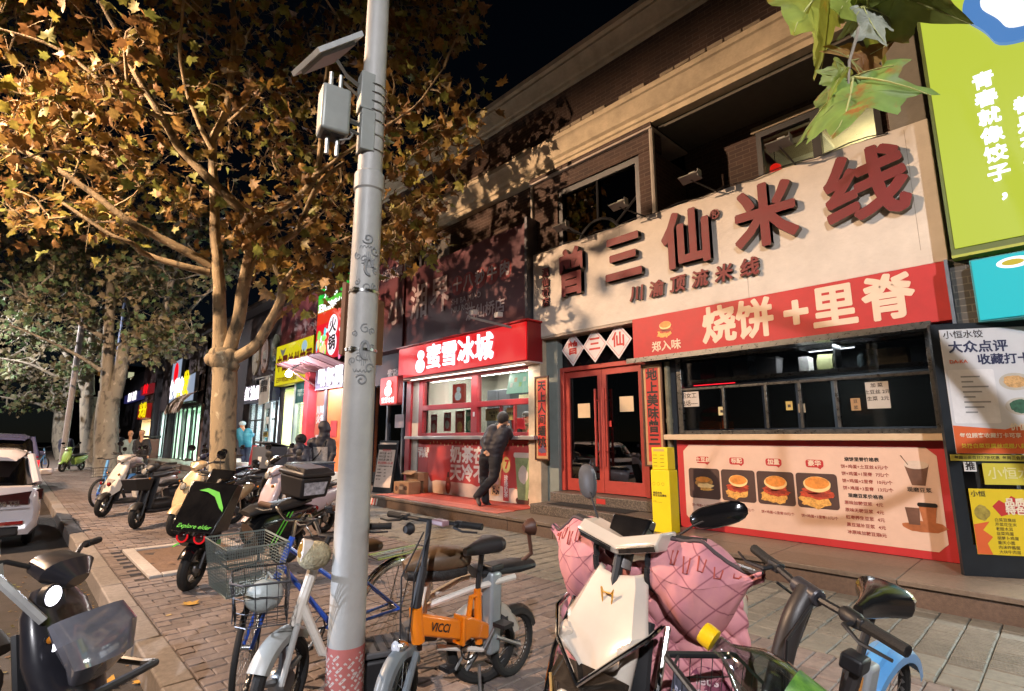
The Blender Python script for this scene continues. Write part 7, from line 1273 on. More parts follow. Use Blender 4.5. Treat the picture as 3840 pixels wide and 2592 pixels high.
def crankset(t, x, z, m=ALU, r=.085):
    b = MB().torus((x, -.045, z), r, .005, (0, 1, 0), n=28, m=4)
    for k in range(5): a = 2 * PI * k / 5; b.tube([(x, -.045, z), (x + math.cos(a) * r, -.045, z + math.sin(a) * r)], .006, 5)
    c = b.build('chainring', BLKP, t); MB().tube([(x, -.06, z), (x + .09, -.08, z - .13)], .009, 6).build('crank_arm', m, t); MB().tube([(x, .06, z), (x - .09, .08, z + .13)], .009, 6).build('crank_arm', m, t)
    for s, dx, dz in ((-1, .09, -.13), (1, -.09, .13)): MB().box((x + dx, s * .13, z + dz), (.09, .09, .022)).build('pedal', BLKP, t)
def saddle(t, x, z, m=BLKP, l=.26, w=.1, th=.03, tilt=0):
    return MB().body([(x + l * .55, z - .005, .018, th * .5), (x + l * .3, z, .028, th * .8), (x, z + .005, .055, th), (x - l * .3, z + .012, w, th * 1.15), (x - l * .45, z + .01, w * .92, th), (x - l * .52, z, w * .6, th * .6)], 18).build('saddle', m, t)
# --- orange folding e-bike
ob_, x = bike('orange folding electric bike with black handlebar and silver battery', (-2.56, 1.6), (.12, -.99), .2, .92, R(-2), ORA, wire=20, steer=R(24), name='folding_bicycle', tw=.026)
MB().tube([(x - .12, 0, .42), (x - .09, 0, .6)], .036, 12).build('head_tube', ORA, ob_); mt = MB().loft([[Vector((x - .1, y, z)) for y, z in ((-.03, .46), (.03, .46), (.03, .57), (-.03, .57))], [Vector((x - .42, y, z)) for y, z in ((-.03, .35), (.03, .35), (.03, .46), (-.03, .46))]]).build('main_tube', ORA, ob_, bevel=.012)
for s in (1, -1): text('VICCI', .06, BLKP, ob_, (x - .25, s * .0335, .463), rot=(PI / 2, R(18 if s > 0 else -18) * 1, PI if s > 0 else 0), off=.0015)
MB().loft([[Vector((x - .44, y, z)) for y, z in ((-.035, .33), (.035, .33), (.035, .47), (-.035, .47))], [Vector((x - .5, y, z)) for y, z in ((-.035, .34), (.035, .34), (.035, .46), (-.035, .46))], [Vector((x - .72, y, z)) for y, z in ((-.03, .27), (.03, .27), (.03, .35), (-.03, .35))]]).build('rear_tube', ORA, ob_, bevel=.012); MB().box((x - .43, 0, .4), (.022, .09, .16)).build('hinge', ORA, ob_, bevel=.006); MB().tube([(x - .5, 0, .44), (x - .52, 0, .56), (x - .6, 0, .56)], .016, 8).build('carry_handle', ORA, ob_); MB().tube([(x - .6, 0, .28), (x - .57, 0, .6)], .024, 10).build('seat_tube', ORA, ob_)
MB().tube([(x - .57, 0, .58), (x - .6, 0, .8)], .017, 8).build('seat_post', BLKP, ob_); saddle(ob_, x - .6, .83, mat('saddle_dark', '242224', .45, var=.15), .27, .1, .045)
MB().bx(x - .75, x - .65, -.05, .05, .2, .68).build('battery', mat('battery_silver', '98a0a4', .35, .4, var=.08), ob_, bevel=.02); MB().bx(x - .755, x - .645, -.052, .052, .682, .72).build('battery_cap', BLKP, ob_, bevel=.01)
for s in (1, -1):
    MB().tube([(x - .7, s * .05, .3), (-x, s * .06, .2)], .012, 6).build('chain_stay', ALU, ob_); MB().tube([(x, s * .05, .2), (x - .07, s * .05, .4)], [.02, .017], 8).build('fork_leg', GRYP, ob_)
fender(ob_, (x, 0, .2), .215, .038, 20, 150, GRYP, R(24), name='front_guard'); fender(ob_, (-x, 0, .2), .215, .038, 20, 160, BLKP, name='rear_guard')
MB().tube([(x - .09, 0, .6), (x - .13, 0, .8)], [.03, .02], 10).build('folding_stem', BLKP, ob_); MB().tube([(x - .13, 0, .78), (x - .16, 0, 1.04)], .016, 10).build('stem_post', BLKP, ob_); hb_ = bars(ob_, x - .16, 1.04, .33, 0, .03, steer=R(10)); MB().box((x - .13, .12, 1.05), (.05, .09, .03)).build('display', mat('display_pink', '8a6a70', .3), ob_, bevel=.006); MB().lathe([(.028, -.02), (.034, 0), (.02, .03)], (x - .1, -.1, .99), (1, 0, 0), 14).build('horn', BLKP, ob_)
lathe_lamp(ob_, (x + .02, .0, .43), (1, 0, .1), .04, mat('led_lens', 'c9ccd0', .15, coat=1., var=.3, scale=60), CHR, .06); crankset(ob_, x - .58, .27); MB().tube([(x - .14, .02, .98), (x - .02, .06, .8), (x - .03, .03, .5)], .005, 5).build('cable', BLKP, ob_); MB().tube([(x - .14, -.02, .98), (x - .04, -.07, .75), (x - .02, -.03, .45)], .005, 5).build('cable', BLKP, ob_); MB().tube([(x - .5, .1, .22), (x - .46, .16, .01)], .01, 6).build('kickstand', ALU, ob_)
# --- white step-through e-bike with wire basket
eb, x = bike('white step through electric bike with wire basket and brown saddle', (-3.07, 1.2), (-.3, -.95), .23, 1.15, R(-3), WHP, wire=0, steer=R(52), name='electric_bicycle', tw=.034)
MB().tube([(x - .14, 0, .84), (x - .05, 0, .5)], .03, 10).build('head_tube', WHP, eb)
for s in (1, -1): MB().tube([(x - .06, s * .055, .52), (x, s * .06, .23)], .017, 8).build('fork_leg', mat('fork_grey', 'a9aaa6', .4), eb); MB().tube([(-.25, s * .1, .3), (-x, s * .09, .23)], .016, 8).build('chain_stay', WHP, eb); MB().tube([(-.2, s * .05, .52), (-.45, s * .1, .6), (-.75, s * .1, .64)], .019, 8).build('rear_rail', WHP, eb)
MB().tube([(x - .08, 0, .6), (x - .2, 0, .34), (.15, 0, .27), (-.1, 0, .3)], .026, 10).build('down_tube', WHP, eb); text('GAROIL', .045, PDK, eb, (x - .135, -.028, .47), rot=(PI / 2, R(-65), 0), off=.001); MB().tube([(-.16, 0, .28), (-.22, 0, .72)], .028, 10).build('seat_tube', WHP, eb); MB().bx(-.14, .28, -.11, .11, .08, .29).build('battery_box', BLKP, eb, bevel=.02)
fp_ = MB().bx(-.16, .3, -.12, .12, .3, .335).build('foot_plate', mat('plate_grey', '4a4a4c', .6), eb, bevel=.01)
for i in range(6): MB().bx(-.1 + i * .06, -.085 + i * .06, -.1, .1, .3355, .339).build('plate_rib', BLKP, fp_)
MB().body([(-.08, .37, .08, .04), (-.16, .38, .1, .06), (-.26, .36, .09, .05)], 14).build('motor_cover', mat('plate_grey'), eb)
MB().body([(-.06, .74, .04, .03), (-.14, .76, .09, .06), (-.28, .77, .125, .07), (-.4, .77, .12, .06), (-.46, .75, .07, .04)], 20).build('saddle', mat('saddle_brown', '5a4632', .5, var=.35, scale=7), eb); MB().body([(-.07, .7, .06, .03), (-.16, .7, .1, .05), (-.3, .7, .12, .05), (-.43, .71, .1, .04)], 16).build('saddle_skirt', mat('torn_black', '1a1817', .6, bump=.6, bscale=40), eb)
MB().body([(-.5, .67, .09, .03), (-.8, .68, .1, .035), (-.92, .68, .06, .025)], 14).build('pillion_pad', BLKP, eb); fender(eb, (-x, 0, .23), .25, .05, 15, 165, mat('dull_white', 'a39c90', .45, var=.15), name='rear_guard'); fender(eb, (x, 0, .23), .25, .055, 30, 130, mat('guard_white', '8f908b', .4, var=.12), steer=R(52), name='front_guard')
MB().tube([(-.82, 0, .68), (-.9, .03, .75), (-.88, .03, .88)], .014, 8).build('lamp_stalk', mat('stalk_brown', '4a2c20', .5), eb); lathe_lamp(eb, (-.9, .03, .92), (-1, 0, .1), .055, REDL, mat('stalk_brown'), .06, 'tail_lamp')
MB().tube([(x - .14, 0, .8), (x - .2, 0, .95)], .018, 8).build('stem', BLKP, eb); bars(eb, x - .2, .95, .3, .05, .16, steer=R(48)); lathe_lamp(eb, (x - .06, .06, .9), (1, .05, .12), .062, mat('amber_glass', '8a6a30', .12, coat=1., var=.4, scale=30), WHP, .09); MB().ell((x - .12, .06, .87), (.09, .08, .075), 16, 10).build('fur_wrap', mat('fur_wrap', 'a09678', .9, var=.3, scale=20, bump=1., bscale=50), eb)
def wire_basket(t, x0, x1, w0, w1, z0, z1, m, mesh=0, name='wire_basket', gap=.045):
    b = MB(); n0 = [(x0, -w0), (x1 - .05, -w0), (x1, -w0 + .05), (x1, w0 - .05), (x1 - .05, w0), (x0, w0)]; k = w1 / w0
    def ring(f): z = z0 + (z1 - z0) * f; kk = 1 + (k - 1) * f; return [Vector((x0 + (px_ - x0) * (1 + .25 * f * (k - 1) * 2), py_ * kk, z)) for px_, py_ in n0]
    for f, r in ((0, .004), (.33, .0022), (.66, .0022), (1, .006)): q = ring(f); b.tube(q + [q[0]], r, 5)
    a, c = ring(0), ring(1); per = []
    for i in range(6):
        p, q, p2, q2 = a[i], a[(i + 1) % 6], c[i], c[(i + 1) % 6]; nn = max(1, int((q - p).length / gap))
        for j in range(nn): b.tube([p.lerp(q, j / nn), p2.lerp(q2, j / nn)], .0018, 4, cap=False)
    for j in range(5): y = -w0 + 2 * w0 * (j + .5) / 5; b.tube([(x0, y, z0), (x1, y, z0)], .002, 4)
    return b.build(name, m, t)
wb_ = wire_basket(eb, x + .0, x + .24, .13, .17, .56, .78, mat('wire_dark', '3a3a3c', .4, .6)); MB().bx(x + .253, x + .258, -.1, .1, .58, .7).build('name_plate', mat('plate_navy', '26303c', .4), eb, bevel=.004)
text('金箭', .075, mat('plate_text', 'b9beb8', .4, var=0), eb, (x + .261, .035, .64), rot=(PI / 2, 0, PI / 2), off=.003); MB().prism(blob(-.05, .645, .034, .036, 1, 0), lambda u, v, d: Vector((x + .259 + d, u, v)), 0, .001).build('emblem', mat('plate_text'), eb); MB().prism([(-.08, .61), (-.05, .645), (-.02, .61), (-.05, .63)], lambda u, v, d: Vector((x + .2605 + d, u, v)), 0, .001).build('emblem_notch', mat('plate_navy'), eb)
wbag = thing('white_bag', 'white plastic bag lying in the wire basket', 'bag', Vector(eb.location) + Matrix.Rotation(hd((-.3, -.95)), 3, 'Z') @ Vector((x + .11, -.02, .58))); MB().ell((0, 0, .075), (.075, .1, .085), 18, 12).build('bag', mat('bag_pale', '9aa2a0', .4, var=.12, bump=.8, bscale=14), wbag); MB().tube([(0, 0, .15), (.03, 0, .2), (.05, .02, .17)], .006, 5).build('knot', mat('bag_pale'), wbag)
MB().tube([(-.05, .11, .26), (-.12, .2, .01)], .011, 6).build('kickstand', BLKP, eb); mirror(eb, (x - .3, -.26, 1.0), (x - .36, -.34, 1.06), (0, 0), (.06, .04))
# --- blue bicycle with mesh basket
bb_, x = bike('old blue bicycle with grey mesh basket and chrome handlebar', (-3.45, 1.13), (.08, -.99), .31, 1.02, R(-5), BLU, wire=32, steer=R(56), tw=.017)
MB().tube([(x - .14, 0, .72), (x - .2, 0, .9)], .018, 8).build('head_tube', BLU, bb_); MB().tube([(x - .15, 0, .74), (-.02, 0, .3)], .016, 8).build('down_tube', BLU, bb_); MB().tube([(x - .18, 0, .84), (-.12, 0, .5)], .014, 8).build('top_tube', BLU, bb_); MB().tube([(0, 0, .28), (-.16, 0, .72)], .015, 8).build('seat_tube', BLU, bb_)
for s in (1, -1): MB().tube([(x, s * .05, .31), (x - .06, s * .05, .52), (x - .14, s * .02, .7)], .011, 8).build('fork_blade', BLU, bb_); MB().tube([(0, s * .03, .28), (-x, s * .06, .31)], .009, 6).build('chain_stay', BLU, bb_); MB().tube([(-.13, s * .03, .62), (-x, s * .06, .31)], .008, 6).build('seat_stay', BLU, bb_); MB().lathe([(.012, -.015), (.012, .015)], (x, s * .06, .31), (0, 1, 0), 8).build('axle_nut', CHR, bb_)
saddle(bb_, -.18, .76, mat('saddle_brown'), .26, .1, .035); crankset(bb_, 0, .28); MB().tube([(x - .2, 0, .88), (x - .21, 0, 1.0)], .012, 8).build('stem', CHR, bb_)
bars(bb_, x - .21, 1.0, .28, .05, .2, CHR, mat('grip_brown', '5a3c28', .7), .011, steer=R(50)); MB().lathe([(.028, 0), (.03, .012), (.02, .026), (.004, .03)], (x - .22, .12, 1.03), (0, 0, 1), 16).build('bell', CHR, bb_)
b = MB(); NB = 26
x0, x1, w0, w1, z0, z1 = x - .1, x + .2, .13, .17, .66, .92
for i in range(NB):
    f = i / (NB - 1); b.tube([(x1 + .03 * 0, -w0 + 2 * w0 * f, z0), (x1 + .04, -w1 + 2 * w1 * f, z1)], .0016, 3, cap=False)
    for s in (1, -1): b.tube([(x0 + (x1 - x0) * f, s * w0, z0), (x0 + (x1 + .04 - x0) * f, s * w1, z1)], .0016, 3, cap=False)
for i in range(16):
    f = i / 15; z = z0 + (z1 - z0) * f; w = w0 + (w1 - w0) * f; xx = x1 + .04 * f; b.tube([(x0, -w, z), (xx, -w, z), (xx, w, z), (x0, w, z), (x0, -w, z)], .0016 if 0 < i < 15 else .006, 3, cap=False)
b.build('mesh_basket', mat('mesh_grey', '77827f', .4, .5), bb_, fix=False); MB().bx(x0, x1, -w0, w0, z0 - .004, z0).build('basket_floor', mat('mesh_grey'), bb_)
b = MB()
for s in (-.06, -.03, .03, .06): b.tube([(-.3, s, .68), (-.7, s, .69)], .004, 5)
b.tube([(-.28, .07, .68), (-.7, .07, .69), (-.75, 0, .69), (-.7, -.07, .69), (-.28, -.07, .68), (-.28, .07, .68)], .005, 6); b.build('rear_rack', CHR, bb_)
for s in (1, -1): MB().tube([(-.6, s * .07, .69), (-x, s * .07, .31)], .005, 5).build('rack_stay', CHR, bb_)
fender(bb_, (-x, 0, .31), .33, .028, 30, 170, CHR, name='rear_guard'); MB().tube([(-.05, .06, .25), (-.12, .16, .01)], .009, 6).build('kickstand', CHR, bb_)
# --- share bike at the right edge, handlebar turned
sb, x = bike('black share bicycle with blue rear mudguard beside the pink covered scooter', (-.955, 1.79), (-.13, -.99), .31, 1.06, R(-14.8), BLKP, wire=24, name='share_bicycle', steer=R(-22), tw=.024)
hs = MB().tube([(x - .05, 0, .3), (x - .13, 0, .62)], .02, 8).build('fork', BLKP, sb); fr_ = MB().tube(smooth_path([(x - .08, 0, .6), (x - .1, 0, .8), (x - .13, 0, .95), (x - .2, 0, 1.04)]), .034, 12).build('head_post', mat('matte_black', '2a2625', .45, var=.2), sb)
MB().tube([(x - .14, 0, .68), (.2, 0, .36), (-.1, 0, .34)], [.045, .045, .04], 12, flat=.6).build('main_beam', mat('matte_black'), sb); MB().tube([(-.1, 0, .32), (-.2, 0, .66)], .028, 10).build('seat_tube', mat('matte_black'), sb); MB().tube([(-.2, 0, .64), (-.26, 0, .85)], .0165, 10).build('seat_post', BLKP, sb); saddle(sb, -.27, .885, mat('saddle_gloss', '161617', .22, coat=.4, var=.1), .28, .105, .055)
MB().box((-.175, 0, .67), (.09, .08, .06)).build('seat_clamp', BLKP, sb, bevel=.01); MB().bx(-.3, -.2, -.05, .05, .5, .66).build('smart_lock', mat('lock_grey', '8e9294', .4), sb, bevel=.015); MB().bx(-.199, -.196, -.03, .03, .52, .62).build('lock_label', mat('lock_orange', 'c88a48', .5), sb)
h_ = bars(sb, x - .2, 1.04, .31, .0, .04, BLKP, steer=R(-22), r=.0125); MB().lathe([(.024, -.05), (.028, -.045), (.028, .045), (.024, .05)], (0, 0, 0), (0, 1, 0), 16).build('stem_clamp', mat('clamp_grey', '3c3b40', .4, .3), h_); MB().lathe([(.02, -.03), (.024, -.02), (.024, .02), (.02, .03)], (-.02, .15, 0), (0, 1, 0), 14).build('bell_ring', BLKP, h_)
fender(sb, (-x, 0, .31), .335, .06, 20, 150, SKY, name='rear_mudguard'); MB().torus((-x, 0, .31), .35, .02, (0, 1, 0), n=16, m=8, a0=R(95), a1=R(150), flat=1.6).build('mudguard_tail', SKY, sb)
for s in (1, -1): MB().tube([(-.1, s * .04, .33), (-x, s * .06, .3)], .014, 6).build('chain_stay', mat('matte_black'), sb)
crankset(sb, -.08, .3); MB().tube([(x - .18, .03, 1.02), (x + .0, .05, .95), (x - .1, .03, .7)], .005, 5).build('cable', BLKP, sb); MB().tube([(x - .2, -.1, 1.02), (x - .3, -.02, .95), (x - .2, -.02, .75)], .005, 5).build('cable', BLKP, sb)
# its front basket with the bottle
BB = mat('basket_black', '1a1b1d', .45, var=.1)
bo = wire_basket(sb, 0.03, .28, .14, .165, 0, .22, BB, name='front_basket', gap=.04); bo.matrix_parent_inverse = Matrix.Identity(4); bo.location = (x - .1, 0, .52); bo.rotation_euler = (0, 0, R(-22))
fr3 = MB().tube([(.03, -.16, .22), (.29, -.165, .22), (.305, -.15, .22), (.305, .15, .22), (.29, .165, .22), (.03, .16, .22)], .011, 8).build('basket_rim', BB, sb); fr3.location = (x - .1, 0, .52); fr3.rotation_euler = (0, 0, R(-22)); pl2 = MB().bx(.285, .289, -.12, .12, .09, .19).build('basket_panel', mat('panel_navy', '28344e', .45), sb); pl2.location = fr3.location; pl2.rotation_euler = fr3.rotation_euler
tx_ = text('哈啰单车', .05, mat('panel_text', '8a98b8', .5, var=0), sb, (0, 0, 0), rot=(PI / 2, 0, PI / 2 + R(-22)), off=.001); tx_.location = Vector((x - .1, 0, .52)) + Matrix.Rotation(R(-22), 3, 'Z') @ Vector((.291, 0, .14))
capw = onF(2655, 2385, 1.62); botw = onF(2960, 2640, 1.48); ax_ = (botw - capw).normalized(); bt = thing('plastic_bottle', 'clear plastic bottle with yellow cap and green label in the bike basket', 'bottle', capw)
wr_ = (lambda prof, m, nm, n=28: (wp(bt, nm, MB().lathe([(a * 1.45, b_ * 1.45) for a, b_ in prof], capw, ax_, n), m)))
PET = glassm('pet_plastic', (.84, .88, .88), .2, .05)
wr_([(.0, .018), (.017, .02), (.018, .04), (.024, .05), (.05, .09), (.058, .13), (.056, .15), (.058, .17), (.056, .19), (.058, .21), (.056, .24), (.058, .28), (.05, .31), (.0, .312)], PET, 'bottle_wall'); wr_([(.0, -.012), (.02, -.012), (.022, -.006), (.022, .014), (.0, .016)], mat('cap_yellow', 'd8b414', .35), 'cap'); wr_([(.0592, .15), (.0592, .25)], mat('label_green', '1c6a34', .4, var=.5, scale=25, col2='6a9a3c'), 'label', 32)
lr = capw + ax_ * .29; vn_ = (EYE - lr); vn_ -= ax_ * vn_.dot(ax_); vn_.normalize(); sd = ax_.cross(vn_); wp(bt, 'label_badge', MB().add([lr + (vn_ * math.cos(a) + sd * math.sin(a)) * .0868 + ax_ * v * 1.45 for a, v in ((-.35, 0), (-.3, .025), (0, .04), (.3, .025), (.35, 0), (.3, -.025), (0, -.04), (-.3, -.025))], [tuple(range(8))]), mat('badge_red', 'c03020', .4), smooth=False)
# blue wheeled share bike farther along, second far one
for i, (lb_, fr, d_) in enumerate((('blue wheeled share bike half hidden at the left end of the scooter row', (-14.6, 1.55), (.75, -.66)), ('far blue share bicycle behind the parked car', (-32.5, 1.3), (.9, .4)))):
    q, x = bike(lb_, fr, d_, .31, 1.02, R(3), SKY, rim=mat('rim_blue', '3a6ac0', .4), name='share_bicycle', wire=20, tw=.03)
    MB().tube([(x - .1, 0, .66), (x - .18, 0, 1.0)], .03, 8).build('head_post', SKY, q); MB().tube([(x - .12, 0, .66), (.1, 0, .36), (-.1, 0, .34)], .035, 8).build('main_beam', SKY, q); MB().tube([(-.1, 0, .32), (-.2, 0, .86)], .022, 8).build('seat_tube', SKY, q); saddle(q, -.22, .9); bars(q, x - .18, 1.02, .28, .03, .08, lever=False)
    for s in (1, -1): MB().tube([(x, s * .05, .31), (x - .12, s * .03, .66)], .014, 6).build('fork_blade', SKY, q); MB().tube([(-.1, s * .04, .33), (-x, s * .05, .31)], .012, 6).build('chain_stay', SKY, q)
    fender(q, (-x, 0, .31), .335, .04, 20, 160, SKY); wire_basket(q, x - .08, x + .18, .13, .15, .66, .85, BLKP); crankset(q, -.08, .3)
# ================================================================== CARS
CARW = mat('car_white', 'c9c4c8', .18, var=.03, coat=.9, scale=2); CARD2 = mat('car_blue_grey', '4a4c6a', .2, var=.05, coat=.8); CGL = mat('car_glass', '0a0b0e', .05, var=0, coat=1.)
def car(label, xr, yc, L_, W2, H, m, zg=-.17, name='parked_car', suv=False):
    """rear at x = xr, nose towards -x"""
    t = thing(name, label, 'car', (xr - L_ / 2, yc, zg), PI); l2 = L_ / 2      # local +x forward = world -x ; rear at local -l2
    hb_ = .62 * H; ring = lambda x, w, zb, zt, r=.12: [Vector((x, y, z)) for y, z in ((-w + r * .6, zb), (-w, zb + .12), (-w - .0, zb + (zt - zb) * .55), (-w + .03, zt - .1), (-w + .1, zt), (0, zt + .015), (w - .1, zt), (w - .03, zt - .1), (w, zb + (zt - zb) * .55), (w, zb + .12), (w - r * .6, zb), (0, zb - .02))]
    b = MB().loft([ring(-l2 + .03, W2 * .86, .38, hb_ * .92), ring(-l2, W2 * .9, .32, hb_ * .9), ring(-l2 + .04, W2 * .95, .24, hb_ + .02), ring(-l2 + .35, W2, .2, hb_ + .06), ring(-l2 * .3, W2, .2, hb_ + .05), ring(l2 * .35, W2, .2, hb_ + .02), ring(l2 - .5, W2 * .96, .22, hb_ * .9), ring(l2 - .1, W2 * .8, .28, hb_ * .75), ring(l2, W2 * .6, .34, hb_ * .62)])
    b.build('body', m, t, ang=50)
    rr = lambda x, w, z0, z1: [Vector((x, y, z)) for y, z in ((-w, z0), (-w * .93, z0 + (z1 - z0) * .5), (-w * .8, z1 - .05), (-w * .66, z1), (0, z1 + .03), (w * .66, z1), (w * .8, z1 - .05), (w * .93, z0 + (z1 - z0) * .5), (w, z0))]
    x0 = -l2 + (.1 if suv else .16)
    MB().loft([rr(x0, W2 * .9, hb_ + .04, hb_ + .08), rr(x0 + (.22 if suv else .34), W2 * .92, hb_ + .05, H - .08), rr(-l2 * .3, W2 * .93, hb_ + .05, H - .04), rr(l2 * .1, W2 * .92, hb_ + .04, H - .08), rr(l2 * .48, W2 * .86, hb_ + .0, hb_ + .03)], closed=True).build('greenhouse', CGL, t, ang=40)
    rf = lambda x, w, z: [Vector((x, y, zz)) for y, zz in ((-w, z - .04), (-w * .8, z + .02), (0, z + .045), (w * .8, z + .02), (w, z - .04), (w * .8, z - .03), (0, z - .01), (-w * .8, z - .03))]
    MB().loft([rf(x0 + .1, W2 * .62, H - .1), rf(x0 + .26, W2 * .7, H - .03), rf(-l2 * .3, W2 * .74, H), rf(l2 * .12, W2 * .72, H - .05)]).build('roof', m, t); MB().loft([rf(x0 + .02, W2 * .6, H - .12), rf(x0 + .28, W2 * .66, H - .02)]).build('spoiler', m, t)
    for s in (1, -1):
        MB().tube([(x0 + .06, s * W2 * .9, hb_ + .05), (x0 + .34, s * W2 * .78, H - .08)], [.07, .05], 8).build('rear_pillar', m, t); MB().tube([(l2 * .46, s * W2 * .84, hb_ + .02), (l2 * .12, s * W2 * .72, H - .06)], .035, 8).build('front_pillar', m, t); MB().tube([(-l2 * .25, s * W2 * .93, hb_ + .05), (-l2 * .25, s * W2 * .76, H - .05)], .03, 6).build('door_pillar', m, t)
        tl_ = MB().loft([[Vector((-l2 - .006, s * W2 * .38, z)) for z in (hb_ * .78, hb_ * .9)] + [Vector((-l2 + .05, s * W2 * .38, z)) for z in (hb_ * .9, hb_ * .78)], [Vector((-l2 - .004, s * W2 * .82, z)) for z in (hb_ * .74, hb_ * .95)] + [Vector((-l2 + .06, s * W2 * .82, z)) for z in (hb_ * .95, hb_ * .74)], [Vector((-l2 + .2, s * W2 * .995, z)) for z in (hb_ * .8, hb_ * .97)] + [Vector((-l2 + .26, s * W2 * .95, z)) for z in (hb_ * .97, hb_ * .8)]]).build('tail_lamp', mat('tail_dark', '3c0e10', .12, coat=1., var=.2) if not suv else mat('tail_lit', '8a0c10', .2, emit='ff1420', es=1.6, var=0), t)
        MB().box((-l2 - .0, s * W2 * .62, .42), (.02, W2 * .34, .05)).build('reflector', REDL, t); MB().box((l2 * .3, s * (W2 + .1), hb_ + .1), (.1, .2, .13)).build('door_mirror', m, t, bevel=.03)
        for xx in (-l2 + .75, l2 - .85): wo = wheel(t, (xx, s * (W2 - .09), .31), .31, .075, ALU, cast=7, blade=.022, hub=.06)
        MB().torus((-l2 + .75, s * (W2 - .03), .31), .34, .03, (0, 1, 0), n=24, m=6, a0=0, a1=PI).build('wheel_arch', BLKP, t); MB().torus((l2 - .85, s * (W2 - .03), .31), .34, .03, (0, 1, 0), n=24, m=6, a0=0, a1=PI).build('wheel_arch', BLKP, t)
    MB().box((-l2 - .005, 0, hb_ * .84), (.03, W2 * .72, .1)).build('lamp_bar', CGL, t); MB().box((-l2 + .02, 0, .3), (.06, W2 * 1.5, .14)).build('bumper_lower', BLKP, t, bevel=.03); MB().box((-l2 - .012, 0, hb_ * .62), (.012, .46, .14)).build('number_plate', mat('plate_blue', '2a4a8a', .4), t); MB().box((-l2 - .004, 0, .62), (.006, W2 * 1.7, .006)).build('tailgate_seam', BLKP, t)
    return t
c1 = car('white hatchback parked at the kerb with its tail towards the camera', -10.95, -.43, 4.25, .9, 1.47, CARW)
text('330 TSI', .09, CHR, c1, (-2.138, -.5, .7), rot=(PI / 2, 0, -PI / 2), off=.004)
car('dark blue grey SUV with glowing red tail lamp ahead of the white hatchback', -19.4, -.26, 4.6, .92, 1.74, CARD2, suv=True)
# ================================================================== PINK QUILT-COVERED WHITE SCOOTER (nearest)
PINK = mat('pink_quilt', 'c4808c', .75, var=.14, scale=5, col2='cf8f88')
def stitch(m, p=.13):
    t = m.node_tree; N = t.nodes; K = t.links; b = N['Principled BSDF']; src = b.inputs['Base Color'].links[0].from_socket; tc = N.new('ShaderNodeTexCoord'); sp = N.new('ShaderNodeSeparateXYZ'); K.new(tc.outputs['Object'], sp.inputs[0]); outs = []
    def mth(op, a, b_): n = N.new('ShaderNodeMath'); n.operation = op; [K.new(v, n.inputs[i]) if hasattr(v, 'links') else setattr(n.inputs[i], 'default_value', v) for i, v in enumerate((a, b_))]; return n.outputs[0]
    for op in ('ADD', 'SUBTRACT'): outs.append(mth('ABSOLUTE', mth('SUBTRACT', mth('FRACT', mth('DIVIDE', mth(op, sp.outputs[1], sp.outputs[2]), p), 0), .5), 0))
    mr = N.new('ShaderNodeMapRange'); mr.inputs[1].default_value = .455; mr.inputs[2].default_value = .495; K.new(mth('MAXIMUM', *outs), mr.inputs[0]); mx = N.new('ShaderNodeMix'); mx.data_type = 'RGBA'; mx.inputs[7].default_value = lin(hx('8a4c56')); K.new(mr.outputs[0], mx.inputs[0]); K.new(src, mx.inputs[6]); K.new(mx.outputs[2], b.inputs['Base Color'])
stitch(PINK); PTRIM = mat('quilt_trim', '4a3f40', .8); WH2 = mat('white_shell', 'c2b8aa', .22, var=.05, coat=.7, scale=5)
def surf(fn, nu, nv): 
    b = MB(); b.v = [tuple(fn(i / nu, j / nv)) for i in range(nu + 1) for j in range(nv + 1)]; b.f = [(i * (nv + 1) + j, (i + 1) * (nv + 1) + j, (i + 1) * (nv + 1) + j + 1, i * (nv + 1) + j + 1) for i in range(nu) for j in range(nv)]; b.mi = [0] * len(b.f); return b
def quilt(u, v, p=.13): 
    a = (u + v) / p; c = (u - v) / p; d = min(abs(a - round(a)), abs(c - round(c))); return .024 * min(1, d * 3.) ** .5
